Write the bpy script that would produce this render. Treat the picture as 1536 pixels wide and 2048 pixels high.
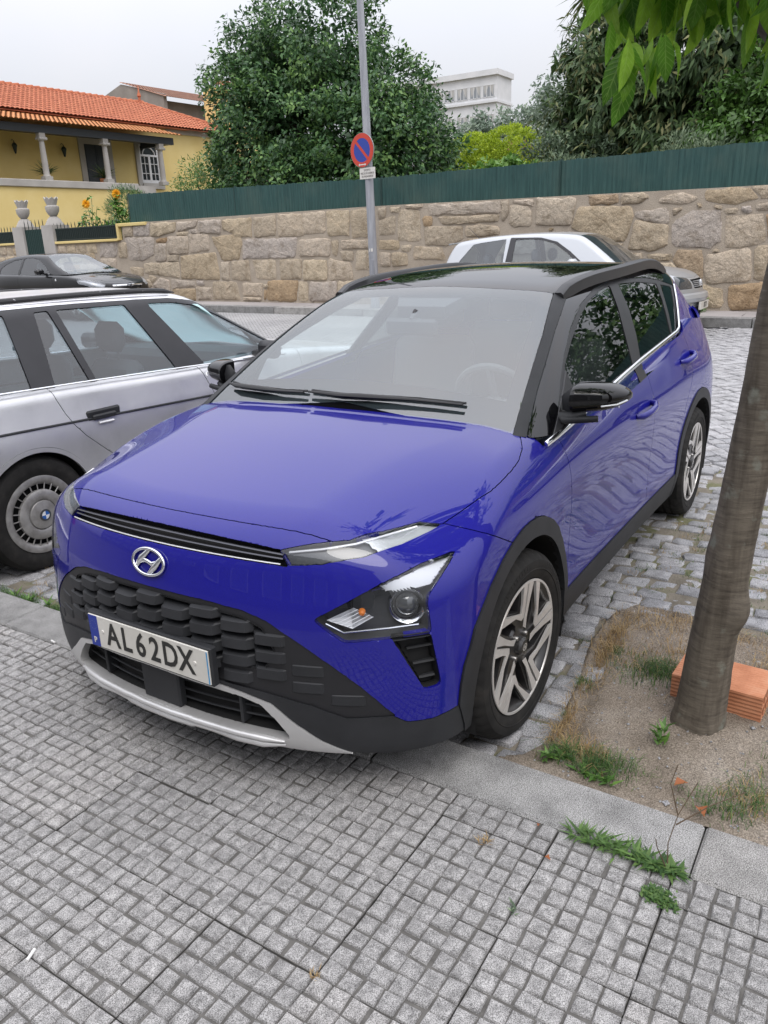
import bpy, bmesh, math, random
import numpy as np
from mathutils import Matrix, Vector
for o in list(bpy.data.objects): bpy.data.objects.remove(o)
scene = bpy.context.scene
# ---------------------------------------------------------------- camera
cam_d = bpy.data.cameras.new('camera'); cam = bpy.data.objects.new('camera', cam_d); scene.collection.objects.link(cam)
cam_d.sensor_fit = 'VERTICAL'; cam_d.sensor_height = 36; cam_d.lens = 1570.14/2048*36; cam_d.clip_start = .05; cam_d.clip_end = 2000
def _cam(loc, yaw, pitch, roll):
    y, p, r = map(math.radians, (yaw, pitch, roll))
    f = Vector((math.cos(p)*math.cos(y), math.cos(p)*math.sin(y), math.sin(p)))
    rt = f.cross(Vector((0, 0, 1))).normalized(); up = rt.cross(f)
    R = rt*math.cos(r)+up*math.sin(r); U = -rt*math.sin(r)+up*math.cos(r)
    return Matrix(((R.x, U.x, -f.x, loc[0]), (R.y, U.y, -f.y, loc[1]), (R.z, U.z, -f.z, loc[2]), (0, 0, 0, 1)))
cam.matrix_world = _cam((2.2216, 1.7696, 1.6341), 212.8987, -18.9672, -2.1023)
scene.camera = cam
# ---------------------------------------------------------------- overcast sky and soft sun
SUN_EL, SUN_AZ = 58, 38          # degrees; azimuth from +x towards +y
world = bpy.data.worlds.new('World'); scene.world = world; world.use_nodes = True
wt = world.node_tree; bg = wt.nodes['Background']
sky = wt.nodes.new('ShaderNodeTexSky'); sky.sky_type = 'NISHITA'; sky.sun_disc = False
sky.sun_elevation = math.radians(SUN_EL); sky.sun_rotation = math.radians(90-SUN_AZ); sky.air_density = 1.5; sky.dust_density = 4
tc = wt.nodes.new('ShaderNodeTexCoord'); sep = wt.nodes.new('ShaderNodeSeparateXYZ'); wt.links.new(tc.outputs['Generated'], sep.inputs[0])
# cloud layer: overcast luminance rising to the zenith, more steeply than the standard sky
mr = wt.nodes.new('ShaderNodeMapRange'); mr.inputs[1].default_value = 0; mr.inputs[2].default_value = 1; mr.inputs[3].default_value = .42; mr.inputs[4].default_value = 2.05
wt.links.new(sep.outputs[2], mr.inputs[0])
nz = wt.nodes.new('ShaderNodeTexNoise'); nz.inputs['Scale'].default_value = 2.2; nz.inputs['Detail'].default_value = 5; nz.inputs['Roughness'].default_value = .5
wt.links.new(tc.outputs['Generated'], nz.inputs['Vector'])
cr = wt.nodes.new('ShaderNodeValToRGB'); cr.color_ramp.elements[0].position = .30; cr.color_ramp.elements[0].color = (.87, .905, 1.0, 1); cr.color_ramp.elements[1].position = .70; cr.color_ramp.elements[1].color = (1.02, 1.0, 1.045, 1)
wt.links.new(nz.outputs['Fac'], cr.inputs[0])
mul = wt.nodes.new('ShaderNodeVectorMath'); mul.operation = 'SCALE'; wt.links.new(cr.outputs[0], mul.inputs[0]); wt.links.new(mr.outputs[0], mul.inputs['Scale'])
sk2 = wt.nodes.new('ShaderNodeVectorMath'); sk2.operation = 'SCALE'; sk2.inputs['Scale'].default_value = .02; wt.links.new(sky.outputs[0], sk2.inputs[0])
add = wt.nodes.new('ShaderNodeVectorMath'); add.operation = 'ADD'; wt.links.new(mul.outputs[0], add.inputs[0]); wt.links.new(sk2.outputs[0], add.inputs[1])
wt.links.new(add.outputs[0], bg.inputs['Color']); bg.inputs['Strength'].default_value = 1.0
sun_d = bpy.data.lights.new('sun', 'SUN'); sun_d.energy = .9; sun_d.angle = math.radians(28); sun_d.color = (1, .97, .93)
sun = bpy.data.objects.new('sun', sun_d); scene.collection.objects.link(sun)
_e, _a = math.radians(SUN_EL), math.radians(SUN_AZ)
sun.rotation_euler = Vector((math.cos(_e)*math.cos(_a), math.cos(_e)*math.sin(_a), math.sin(_e))).to_track_quat('Z', 'Y').to_euler()
scene.view_settings.view_transform = 'Standard'; scene.view_settings.look = 'None'; scene.view_settings.exposure = .20; scene.view_settings.gamma = 1; scene.view_settings.use_curve_mapping = False
scene.render.engine = 'CYCLES'; scene.cycles.use_denoising = True; scene.cycles.max_bounces = 8; scene.cycles.transparent_max_bounces = 24; scene.cycles.glossy_bounces = 4; scene.cycles.diffuse_bounces = 3; scene.cycles.transmission_bounces = 4; scene.cycles.caustics_reflective = False; scene.cycles.caustics_refractive = False; scene.cycles.sample_clamp_indirect = 6

# ======================================================================
# helpers
# ======================================================================
COL = bpy.context.scene.collection
PI = math.pi
def vec(*a): return np.array(a, float)
def lin(c):
    "sRGB 0-255 -> linear"
    return tuple(((v/255+.055)/1.055)**2.4 if v/255 > .04045 else v/255/12.92 for v in c)
MATS = {}
class NT:
    def __init__(s, name):
        s.m = bpy.data.materials.new(name); s.m.use_nodes = True; s.t = s.m.node_tree
        s.b = s.t.nodes['Principled BSDF']; s.out = s.t.nodes['Material Output']; MATS[name] = s.m
    def n(s, typ, **kw):
        nd = s.t.nodes.new('ShaderNode'+typ)
        for k, v in kw.items():
            if hasattr(nd, k): setattr(nd, k, v)
        return nd
    def L(s, a, b): s.t.links.new(a, b)
    def set(s, **kw):
        for k, v in kw.items():
            nm = {'col': 'Base Color', 'rough': 'Roughness', 'metal': 'Metallic', 'spec': 'Specular IOR Level', 'coat': 'Coat Weight', 'coatr': 'Coat Roughness', 'trans': 'Transmission Weight', 'ior': 'IOR', 'sheen': 'Sheen Weight', 'sss': 'Subsurface Weight', 'alpha': 'Alpha', 'coati': 'Coat IOR'}[k]
            if k == 'col': v = (*v[:3], 1)
            s.b.inputs[nm].default_value = v
        return s
    def coord(s, kind='Object', scale=None):
        tc = s.n('TexCoord'); o = tc.outputs[kind]
        if scale is not None:
            mp = s.n('Mapping'); mp.inputs['Scale'].default_value = scale if hasattr(scale, '__len__') else (scale,)*3
            s.L(o, mp.inputs[0]); o = mp.outputs[0]
        return o
    def noise(s, co, scale=5, detail=4, rough=.55, dist=0):
        nd = s.n('TexNoise'); nd.inputs['Scale'].default_value = scale; nd.inputs['Detail'].default_value = detail
        nd.inputs['Roughness'].default_value = rough; nd.inputs['Distortion'].default_value = dist
        s.L(co, nd.inputs['Vector']); return nd.outputs['Fac']
    def ramp(s, fac, stops, interp='LINEAR'):
        r = s.n('ValToRGB'); e = r.color_ramp.elements; r.color_ramp.interpolation = interp
        while len(e) > 1: e.remove(e[-1])
        e[0].position = stops[0][0]; e[0].color = (*stops[0][1][:3], 1)
        for p, c in stops[1:]:
            k = e.new(p); k.color = (*c[:3], 1)
        s.L(fac, r.inputs[0]); return r.outputs[0]
    def val(s, fac, a, b, lo=0., hi=1.):
        r = s.n('MapRange'); r.inputs[1].default_value = lo; r.inputs[2].default_value = hi; r.inputs[3].default_value = a; r.inputs[4].default_value = b
        s.L(fac, r.inputs[0]); return r.outputs[0]
    def mix(s, fac, a, b, mode='MIX'):
        m = s.n('Mix', data_type='RGBA', blend_type=mode)
        for i, v in ((0, fac), (6, a), (7, b)):
            if hasattr(v, 'is_linked'): s.L(v, m.inputs[i])
            else: m.inputs[i].default_value = v if i == 0 else (*v[:3], 1)
        return m.outputs[2]
    def rnd(s):
        return s.n('ObjectInfo').outputs['Random']
    def bump(s, h, strength=.3, dist=.01, prev=None):
        b = s.n('Bump'); b.inputs['Strength'].default_value = strength; b.inputs['Distance'].default_value = dist
        s.L(h, b.inputs['Height'])
        if prev is not None: s.L(prev, b.inputs['Normal'])
        return b.outputs[0]
    def col(s, o): s.L(o, s.b.inputs['Base Color']); return s
    def rough(s, o): s.L(o, s.b.inputs['Roughness']); return s
    def nor(s, o): s.L(o, s.b.inputs['Normal']); return s
def plain(name, c, rough=.5, metal=0., **kw):
    return NT(name).set(col=c, rough=rough, metal=metal, **kw).m
def M(n): return MATS[n]

def link(o, parent=None):
    COL.objects.link(o)
    if parent is not None:
        o.parent = parent
    return o
def mesh(name, V, F, mat=None, smooth=False, sharp=None):
    me = bpy.data.meshes.new(name)
    V = np.asarray(V, float)
    me.from_pydata(V.tolist(), [], [tuple(int(i) for i in f) for f in F])
    if mat is not None:
        for m in (mat if isinstance(mat, (list, tuple)) else [mat]): me.materials.append(M(m) if isinstance(m, str) else m)
    if smooth:
        me.polygons.foreach_set('use_smooth', [True]*len(me.polygons))
        if sharp: me.set_sharp_from_angle(angle=math.radians(sharp))
    me.update()
    return me
def obj(name, me, parent=None, loc=None, rot=None):
    o = bpy.data.objects.new(name, me)
    if loc is not None: o.location = loc
    if rot is not None: o.rotation_euler = rot
    return link(o, parent)
def tag(o, label=None, cat=None, group=None, kind=None):
    if label: o['label'] = label
    if cat: o['category'] = cat
    if group: o['group'] = group
    if kind: o['kind'] = kind
    return o
def thing(name, label, cat, loc=(0, 0, 0), rz=0, group=None):
    o = bpy.data.objects.new(name, None); COL.objects.link(o)
    o.location = loc; o.rotation_euler = (0, 0, rz); o.empty_display_size = .2
    return tag(o, label, cat, group)

class B:
    "collects simple solids into one mesh"
    def __init__(s): s.v = []; s.f = []; s.mi = []
    def add(s, V, F, mi=0):
        n = len(s.v); s.v += [tuple(map(float, p)) for p in V]; s.f += [tuple(n+int(i) for i in f) for f in F]; s.mi += [mi]*len(F); return s
    def box(s, lo, hi, mi=0, bev=0, rz=0, c=None):
        x0, y0, z0 = lo; x1, y1, z1 = hi
        if bev:
            b = min(bev, .49*min(x1-x0, y1-y0, z1-z0)); V = []
            for X in (0, 1):
                for Y in (0, 1):
                    for Z in (0, 1):
                        cx, cy, cz = (x1 if X else x0), (y1 if Y else y0), (z1 if Z else z0)
                        sx, sy, sz = (-1 if X else 1), (-1 if Y else 1), (-1 if Z else 1)
                        V += [(cx, cy+sy*b, cz+sz*b), (cx+sx*b, cy, cz+sz*b), (cx+sx*b, cy+sy*b, cz)]
            i = lambda X, Y, Z, k: ((X*2+Y)*2+Z)*3+k
            F = [(i(0,0,0,0), i(0,0,1,0), i(0,1,1,0), i(0,1,0,0)), (i(1,0,0,0), i(1,1,0,0), i(1,1,1,0), i(1,0,1,0)),
                 (i(0,0,0,1), i(1,0,0,1), i(1,0,1,1), i(0,0,1,1)), (i(0,1,0,1), i(0,1,1,1), i(1,1,1,1), i(1,1,0,1)),
                 (i(0,0,0,2), i(0,1,0,2), i(1,1,0,2), i(1,0,0,2)), (i(0,0,1,2), i(1,0,1,2), i(1,1,1,2), i(0,1,1,2))]
            for Y in (0, 1):
                for Z in (0, 1): F.append((i(0,Y,Z,1), i(1,Y,Z,1), i(1,Y,Z,2), i(0,Y,Z,2))[::(1 if Y != Z else -1)])
            for X in (0, 1):
                for Z in (0, 1): F.append((i(X,0,Z,0), i(X,1,Z,0), i(X,1,Z,2), i(X,0,Z,2))[::(-1 if X != Z else 1)])
            for X in (0, 1):
                for Y in (0, 1): F.append((i(X,Y,0,0), i(X,Y,1,0), i(X,Y,1,1), i(X,Y,0,1))[::(1 if X != Y else -1)])
            for X in (0, 1):
                for Y in (0, 1):
                    for Z in (0, 1): F.append((i(X,Y,Z,0), i(X,Y,Z,1), i(X,Y,Z,2))[::(1 if (X+Y+Z) % 2 else -1)])
        else:
            V = [(x, y, z) for x in (x0, x1) for y in (y0, y1) for z in (z0, z1)]
            F = [(0,1,3,2), (4,6,7,5), (0,4,5,1), (2,3,7,6), (0,2,6,4), (1,5,7,3)]
        if rz:
            cc, ss = math.cos(rz), math.sin(rz); ox, oy = (c or ((x0+x1)/2, (y0+y1)/2))[:2]
            V = [(ox+(x-ox)*cc-(y-oy)*ss, oy+(x-ox)*ss+(y-oy)*cc, z) for x, y, z in V]
        return s.add(V, F, mi)
    def tube(s, pts, r, n=8, mi=0, cap=True, up=None, flat=1.):
        "round bar along a polyline; r number or list; flat squeezes the second axis"
        P = np.asarray(pts, float); m = len(P); r = np.broadcast_to(np.asarray(r, float), (m,))
        T = np.gradient(P, axis=0); T /= np.linalg.norm(T, axis=1, keepdims=True)+1e-12
        u = np.array(up if up is not None else ((0, 0, 1) if abs(T[0][2]) < .9 else (1, 0, 0)), float)
        V = []
        for i in range(m):
            a = np.cross(T[i], u); a /= np.linalg.norm(a)+1e-12; b = np.cross(a, T[i])
            if up is None: u = b
            for k in range(n):
                t = 2*PI*k/n; V.append(P[i]+r[i]*(math.cos(t)*a+flat*math.sin(t)*b))
        F = [(i*n+k, i*n+(k+1) % n, (i+1)*n+(k+1) % n, (i+1)*n+k) for i in range(m-1) for k in range(n)]
        if cap: F += [tuple(range(n))[::-1], tuple(range((m-1)*n, m*n))]
        return s.add(V, F, mi)
    def lathe(s, prof, n=24, axis='z', o=(0, 0, 0), mi=0, cap=False):
        "profile of (radius, height)"
        V = []; m = len(prof)
        for r, h in prof:
            for k in range(n):
                t = 2*PI*k/n; a, b = r*math.cos(t), r*math.sin(t)
                V.append({'z': (o[0]+a, o[1]+b, o[2]+h), 'y': (o[0]+b, o[1]+h, o[2]+a), 'x': (o[0]+h, o[1]+a, o[2]+b)}[axis])
        F = [(i*n+k, i*n+(k+1) % n, (i+1)*n+(k+1) % n, (i+1)*n+k) for i in range(m-1) for k in range(n)]
        if cap: F += [tuple(range(n))[::-1], tuple(range((m-1)*n, m*n))]
        return s.add(V, F, mi)
    def prism(s, poly, a, b, axis='z', mi=0):
        "extrude a 2D polygon along an axis from a to b; poly in the other two coordinates in order"
        n = len(poly)
        def P(q, h): return {'z': (q[0], q[1], h), 'y': (q[0], h, q[1]), 'x': (h, q[0], q[1])}[axis]
        V = [P(q, a) for q in poly]+[P(q, b) for q in poly]
        F = [tuple(range(n))[::-1], tuple(range(n, 2*n))]+[(i, (i+1) % n, n+(i+1) % n, n+i) for i in range(n)]
        return s.add(V, F, mi)
    def quad(s, a, b, c, d, mi=0): return s.add([a, b, c, d], [(0, 1, 2, 3)], mi)
    def xf(s, fn, start=0):
        s.v[start:] = [tuple(fn(np.array(p))) for p in s.v[start:]]; return s
    def me(s, name, mat, smooth=False, sharp=30):
        m = mesh(name, s.v, s.f, mat, smooth, sharp)
        if len(m.materials) > 1: m.polygons.foreach_set('material_index', s.mi)
        bm = bmesh.new(); bm.from_mesh(m); bmesh.ops.recalc_face_normals(bm, faces=bm.faces); bm.to_mesh(m); bm.free()
        return m
    def obj(s, name, mat, parent=None, smooth=False, sharp=30, loc=None, rot=None):
        return obj(name, s.me(name, mat, smooth, sharp), parent, loc, rot)
def copy_tree(o, parent=None):
    c = o.copy(); COL.objects.link(c); c.parent = parent
    for ch in list(o.children): copy_tree(ch, c)
    return c
def text_mesh(txt, size, depth=.0015, bold=0., align='CENTER', xs=1., space=1.):
    cu = bpy.data.curves.new('t', 'FONT'); cu.body = txt; cu.size = size; cu.extrude = depth; cu.offset = bold; cu.align_x = align; cu.align_y = 'CENTER'; cu.space_character = space; cu.resolution_u = 3
    o = bpy.data.objects.new('t', cu); COL.objects.link(o)
    dg = bpy.context.evaluated_depsgraph_get(); dg.update()
    me = bpy.data.meshes.new_from_object(o.evaluated_get(dg))
    bpy.data.objects.remove(o); bpy.data.curves.remove(cu)
    V = np.array([v.co[:] for v in me.vertices]); F = [tuple(p.vertices) for p in me.polygons]
    V[:, 0] *= xs
    bpy.data.meshes.remove(me)
    return V, F
def place(V, o, ex, ey, ez):
    "map local (x,y,z) vertices to the frame o,ex,ey,ez"
    V = np.asarray(V, float); return np.asarray(o)+V[:, :1]*np.asarray(ex)+V[:, 1:2]*np.asarray(ey)+V[:, 2:3]*np.asarray(ez)
def unit(a): a = np.asarray(a, float); return a/np.linalg.norm(a)
RNG = np.random.default_rng(7)

# ---------- smooth 1D / 2D interpolation (numpy only) ----------
def nspl(xk, yk, x):
    "natural cubic spline through (xk,yk), linear outside; yk may be (n,) or (n,m)"
    xk = np.asarray(xk, float); yk = np.asarray(yk, float); n = len(xk)
    h = np.diff(xk); A = np.zeros((n, n)); B = np.zeros((n,) + yk.shape[1:])
    A[0, 0] = A[-1, -1] = 1
    for i in range(1, n - 1):
        A[i, i-1] = h[i-1]; A[i, i] = 2 * (h[i-1] + h[i]); A[i, i+1] = h[i]
        B[i] = 6 * ((yk[i+1] - yk[i]) / h[i] - (yk[i] - yk[i-1]) / h[i-1])
    M = np.linalg.solve(A, B)
    x = np.asarray(x, float); xc = np.clip(x, xk[0], xk[-1])
    j = np.clip(np.searchsorted(xk, xc) - 1, 0, n - 2)
    hh = h[j]; a = (xk[j+1] - xc) / hh; b = (xc - xk[j]) / hh
    ex = (slice(None),) * x.ndim + (None,) * (yk.ndim - 1)
    hh2 = (hh**2)[ex]; a = a[ex]; b = b[ex]
    y = a * yk[j] + b * yk[j+1] + ((a**3 - a) * M[j] + (b**3 - b) * M[j+1]) * hh2 / 6
    lo = x < xk[0]; hi = x > xk[-1]
    s0 = (yk[1] - yk[0]) / h[0] - h[0] * (2 * M[0] + M[1]) / 6
    s1 = (yk[-1] - yk[-2]) / h[-1] + h[-1] * (M[-2] + 2 * M[-1]) / 6
    y = y + np.where(lo[ex], (x - xk[0])[ex] * s0, 0) + np.where(hi[ex], (x - xk[-1])[ex] * s1, 0)
    return y
class Curve:
    "spline sampled densely once, then fast cubic lookup"
    def __init__(s, xk, yk, n=600, pad=.3):
        if xk[0] > xk[-1]: xk = xk[::-1]; yk = yk[::-1]
        s.lo = xk[0] - pad; s.hi = xk[-1] + pad; s.n = n
        s.t = nspl(xk, yk, np.linspace(s.lo, s.hi, n))
    def __call__(s, x):
        u = np.clip((np.asarray(x, float) - s.lo) / (s.hi - s.lo) * (s.n - 1), 1, s.n - 2.001)
        i = u.astype(int); f = u - i; t = s.t
        p0, p1, p2, p3 = t[i-1], t[i], t[i+1], t[np.minimum(i+2, s.n-1)]
        return p1 + .5 * f * (p2 - p0 + f * (2*p0 - 5*p1 + 4*p2 - p3 + f * (3*(p1 - p2) + p3 - p0)))
class Sheet:
    "2D tensor spline table val[x][z]"
    def __init__(s, xk, zk, val, n=(260, 160), pad=.3):
        if xk[0] > xk[-1]: xk = xk[::-1]; val = val[::-1]
        s.xl, s.xh, s.zl, s.zh, s.n = xk[0]-pad, xk[-1]+pad, zk[0]-pad, zk[-1]+pad, n
        v = nspl(xk, np.asarray(val, float), np.linspace(s.xl, s.xh, n[0]))
        s.t = nspl(zk, v.T, np.linspace(s.zl, s.zh, n[1])).T
    def __call__(s, x, z):
        nx, nz = s.n
        u = np.clip((x - s.xl) / (s.xh - s.xl) * (nx - 1), 1, nx - 2.001); w = np.clip((z - s.zl) / (s.zh - s.zl) * (nz - 1), 1, nz - 2.001)
        i = u.astype(int); j = w.astype(int); f = u - i; g = w - j
        def cw(f): return (-.5*f+f*f-.5*f**3, 1-2.5*f*f+1.5*f**3, .5*f+2*f*f-1.5*f**3, -.5*f*f+.5*f**3)
        a = cw(f); b = cw(g); r = 0
        for p in range(4):
            ii = np.clip(i + p - 1, 0, nx - 1)
            for q in range(4):
                r = r + a[p] * b[q] * s.t[ii, np.clip(j + q - 1, 0, nz - 1)]
        return r
def smax(a, b, k):
    h = np.clip(.5 + .5 * (a - b) / k, 0, 1)
    return a * h + b * (1 - h) + k * h * (1 - h)
def sstep(a, b, x):
    t = np.clip((x - a) / (b - a), 0, 1); return t * t * (3 - 2 * t)

# ---------- crossover body ----------
_cx = Curve([.12, .19, .235, .28, .34, .42, .50, .60, .68, .76, .82, .87, .91, 1.0], [.66, .745, .795, .812, .815, .815, .812, .808, .798, .779, .762, .735, .69, .5])
_q = Curve([.2, .5, .8, 1.0], [.30, .30, .33, .36])
_hc = Curve([-3.3, -2.6, -2.0, -1.4, -.9, -.5, -.22, .1, .4, .6, .70, .78, .9], [1.25, 1.22, 1.165, 1.105, 1.067, 1.045, 1.028, .997, .953, .917, .893, .868, .82])
_XS = [.85, .65, .45, .25, 0, -.4, -1.0, -1.6, -2.2, -2.6, -3.0, -3.35]
_ZS = [.12, .22, .36, .5, .65, .78, .88, .96, 1.04, 1.14]
_S = Sheet(_XS, _ZS, [
 [.76,.78,.795,.80,.80,.78,.72,.64,.56,.46],
 [.80,.825,.838,.845,.845,.832,.775,.70,.62,.53],
 [.83,.853,.866,.875,.872,.86,.815,.745,.67,.58],
 [.81,.85,.878,.884,.882,.872,.836,.772,.70,.61],
 [.81,.85,.880,.885,.884,.876,.846,.792,.735,.66],
 [.80,.84,.868,.868,.868,.870,.852,.815,.775,.72],
 [.79,.83,.862,.860,.862,.868,.858,.832,.805,.77],
 [.79,.83,.862,.861,.864,.870,.862,.838,.812,.78],
 [.80,.84,.870,.870,.872,.876,.868,.848,.824,.795],
 [.81,.85,.880,.885,.884,.880,.870,.848,.820,.785],
 [.80,.84,.865,.872,.872,.866,.852,.826,.795,.755],
 [.74,.78,.80,.81,.81,.805,.79,.765,.735,.69]])
def body_S(x, z): return _S(x, z)
def body_F(y, z): return _cx(z) - _q(z) * y * y - .35 * np.maximum(y - .45, 0) ** 2
_yc = Curve([-.3, -.07, .15, .4, .6], [.615, .563, .50, .472, .445])
def body_H(x, y):
    d = y - _yc(np.clip(x, -.45, .75))
    return _hc(x) - .052 * y * y - (.06 + .70 * sstep(-.1, .6, x)) * np.maximum(y - .42, 0) ** 2 - .055 * .5 * (d + np.sqrt(d * d + .0002))
_rx = Curve([.2, .35, .6, .9, 1.1, 1.3], [-3.28, -3.33, -3.335, -3.30, -3.27, -3.2])
def g_body(x, y, z):
    gx = x - body_F(y, z); gy = y - body_S(x, z); gz = (z - body_H(x, y))
    gr = _rx(z) + .22 * y * y - x
    k = .13
    g = smax(gx, gy, k)
    g = smax(g, gr, .16)
    kz = .05 + .05 * sstep(.3, .75, x)
    return smax(g, gz, kz)
# ---------- greenhouse ----------
_roof = Curve([-.6, -1.05, -1.3, -1.6, -1.95, -2.3, -2.7, -3.0, -3.3], [1.36, 1.438, 1.470, 1.494, 1.503, 1.497, 1.470, 1.438, 1.395])
_wsz = Curve([-1.3, -1.05, -.8, -.5, -.22, 0.1], [1.530, 1.440, 1.335, 1.185, 1.028, .83], 2000, 2.6)
_gp = Curve([-3.3, -2.8, -2.2, -1.5, -.9, -.4, .0], [-.075, -.006, .010, .002, -.006, -.02, -.05])
def g_green(x, y, z):
    s = .555
    gy = (y - (.785 - s * (z - 1.08) - .06 * (z - 1.08) ** 2 * 2 + _gp(x))) * .86
    gz = z - (_roof(x) - .075 * y * y - .25 * np.maximum(y - .42, 0) ** 2)
    gw = (z - _wsz(x + .17 * y * y)) * .88
    gr = ((-2.98 - .62 * (1.42 - z)) + .10 * y * y - x) * .85
    g = smax(gz, gw, .03)
    g = smax(g, gr, .06)
    return smax(g, gy, .075)
def grad(g, P, e=2e-4):
    x, y, z = P.T
    n = np.stack([g(x+e, y, z) - g(x-e, y, z), g(x, y+e, z) - g(x, y-e, z), g(x, y, z+e) - g(x, y, z-e)], -1)
    return n / np.linalg.norm(n, axis=1, keepdims=True)

# ---------- meshing ----------
def shell(g, xa, xb, zc, dx, phis, alphas, alphar, L=1.6, it=34):
    "left half of a closed smooth body g<0, by rays from the axis (x,0,zc): straight part xa..xb and two round caps"
    st = []
    for a in alphar[::-1]: st.append((xa, -a))
    for x in np.arange(xa, xb, dx): st.append((x, 0.))
    for a in alphas: st.append((xb, a))
    O = []; D = []
    sp, cp = np.sin(phis), np.cos(phis)
    for x, a in st:
        ca, sa = np.cos(a), np.sin(a)
        O.append(np.stack([np.full_like(phis, x), 0*phis, np.full_like(phis, zc)], -1))
        D.append(np.stack([np.full_like(phis, sa), ca*sp, ca*cp], -1))
    n, m = len(st), len(phis)
    O = np.concatenate(O); D = np.concatenate(D)
    lo = np.zeros(len(O)); hi = np.full(len(O), L)
    for _ in range(it):
        mid = .5*(lo+hi); P = O + D*mid[:, None]
        ins = g(P[:, 0], np.abs(P[:, 1]), P[:, 2]) < 0
        lo = np.where(ins, mid, lo); hi = np.where(ins, hi, mid)
    V = O + D*lo[:, None]
    V[:, 1] = np.maximum(V[:, 1], 0)
    i, j = np.meshgrid(np.arange(n-1), np.arange(m-1), indexing='ij')
    a = (i*m+j).ravel(); b = a+1; c = a+m; d = c+1
    T = np.concatenate([np.stack([a, c, b], -1), np.stack([b, c, d], -1)])
    # drop degenerate
    e1 = V[T[:, 1]]-V[T[:, 0]]; e2 = V[T[:, 2]]-V[T[:, 0]]
    T = T[np.linalg.norm(np.cross(e1, e2), axis=1) > 1e-9]
    return V, T
def sd_poly(poly, q, closed=True):
    "signed distance (negative inside) of 2D points q to polygon; open polyline: negative on its left side"
    P = np.asarray(poly, float); A = P if closed else P[:-1]; B = np.roll(P, -1, 0) if closed else P[1:]
    best = np.full(len(q), 1e9); ins = np.zeros(len(q), bool); sgn = np.zeros(len(q))
    for a, b in zip(A, B):
        d = b-a; L2 = d@d
        if L2 < 1e-14: continue
        w = q-a; t = np.clip((w@d)/L2, 0, 1)
        r = w-t[:, None]*d; dd = (r*r).sum(1)
        if closed:
            c1 = (a[1] <= q[:, 1]) & (b[1] > q[:, 1]); c2 = (b[1] <= q[:, 1]) & (a[1] > q[:, 1])
            cr = d[0]*w[:, 1]-d[1]*w[:, 0]
            ins ^= (c1 & (cr > 0)) | (c2 & (cr < 0))
        else:
            cr = d[0]*w[:, 1]-d[1]*w[:, 0]
            sgn = np.where(dd < best, np.sign(cr), sgn)
        best = np.minimum(best, dd)
    best = np.sqrt(best)
    return np.where(ins, -best, best) if closed else -sgn*best
def split(V, T, lab, d, snap=.0012):
    "cut triangles along d=0 (per-vertex scalar)"
    d = np.where(np.abs(d) < snap, 0., d)
    s = np.sign(d)[T]
    mix = (s.max(1) > 0) & (s.min(1) < 0)
    if not mix.any(): return V, T, lab, d
    keepT, keepL = T[~mix], lab[~mix]
    M, ML = T[mix], lab[mix]
    E = np.sort(np.concatenate([M[:, [0, 1]], M[:, [1, 2]], M[:, [2, 0]]]), axis=1)
    E = E[(np.sign(d[E[:, 0]])*np.sign(d[E[:, 1]])) < 0]
    key = np.unique(E[:, 0].astype(np.int64)*len(V)+E[:, 1])
    ea, eb = key//len(V), key % len(V)
    t = d[ea]/(d[ea]-d[eb])
    NV = V[ea]+(V[eb]-V[ea])*t[:, None]
    base = len(V); look = {int(k): base+i for i, k in enumerate(key)}
    n0 = len(V)
    def mid(a, b): return look[min(a, b)*n0+max(a, b)]
    out = []; ol = []
    for (a, b, c), l in zip(M.tolist(), ML.tolist()):
        v = [a, b, c]; sg = [d[k] for k in v]
        if 0. in sg:
            i = sg.index(0.); a, b, c = v[i], v[(i+1) % 3], v[(i+2) % 3]
            m = mid(b, c); out += [(a, b, m), (a, m, c)]; ol += [l, l]
        else:
            for i in range(3):
                if sg[i]*sg[(i+1) % 3] < 0 and sg[i]*sg[(i+2) % 3] < 0: break
            a, b, c = v[i], v[(i+1) % 3], v[(i+2) % 3]
            p, q = mid(a, b), mid(a, c)
            out += [(a, p, q), (p, b, c), (p, c, q)]; ol += [l, l, l]
    V = np.concatenate([V, NV]); T = np.concatenate([keepT, np.array(out, int)]); lab = np.concatenate([keepL, np.array(ol, lab.dtype)])
    return V, T, lab, np.concatenate([d, np.zeros(len(NV))])

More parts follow.
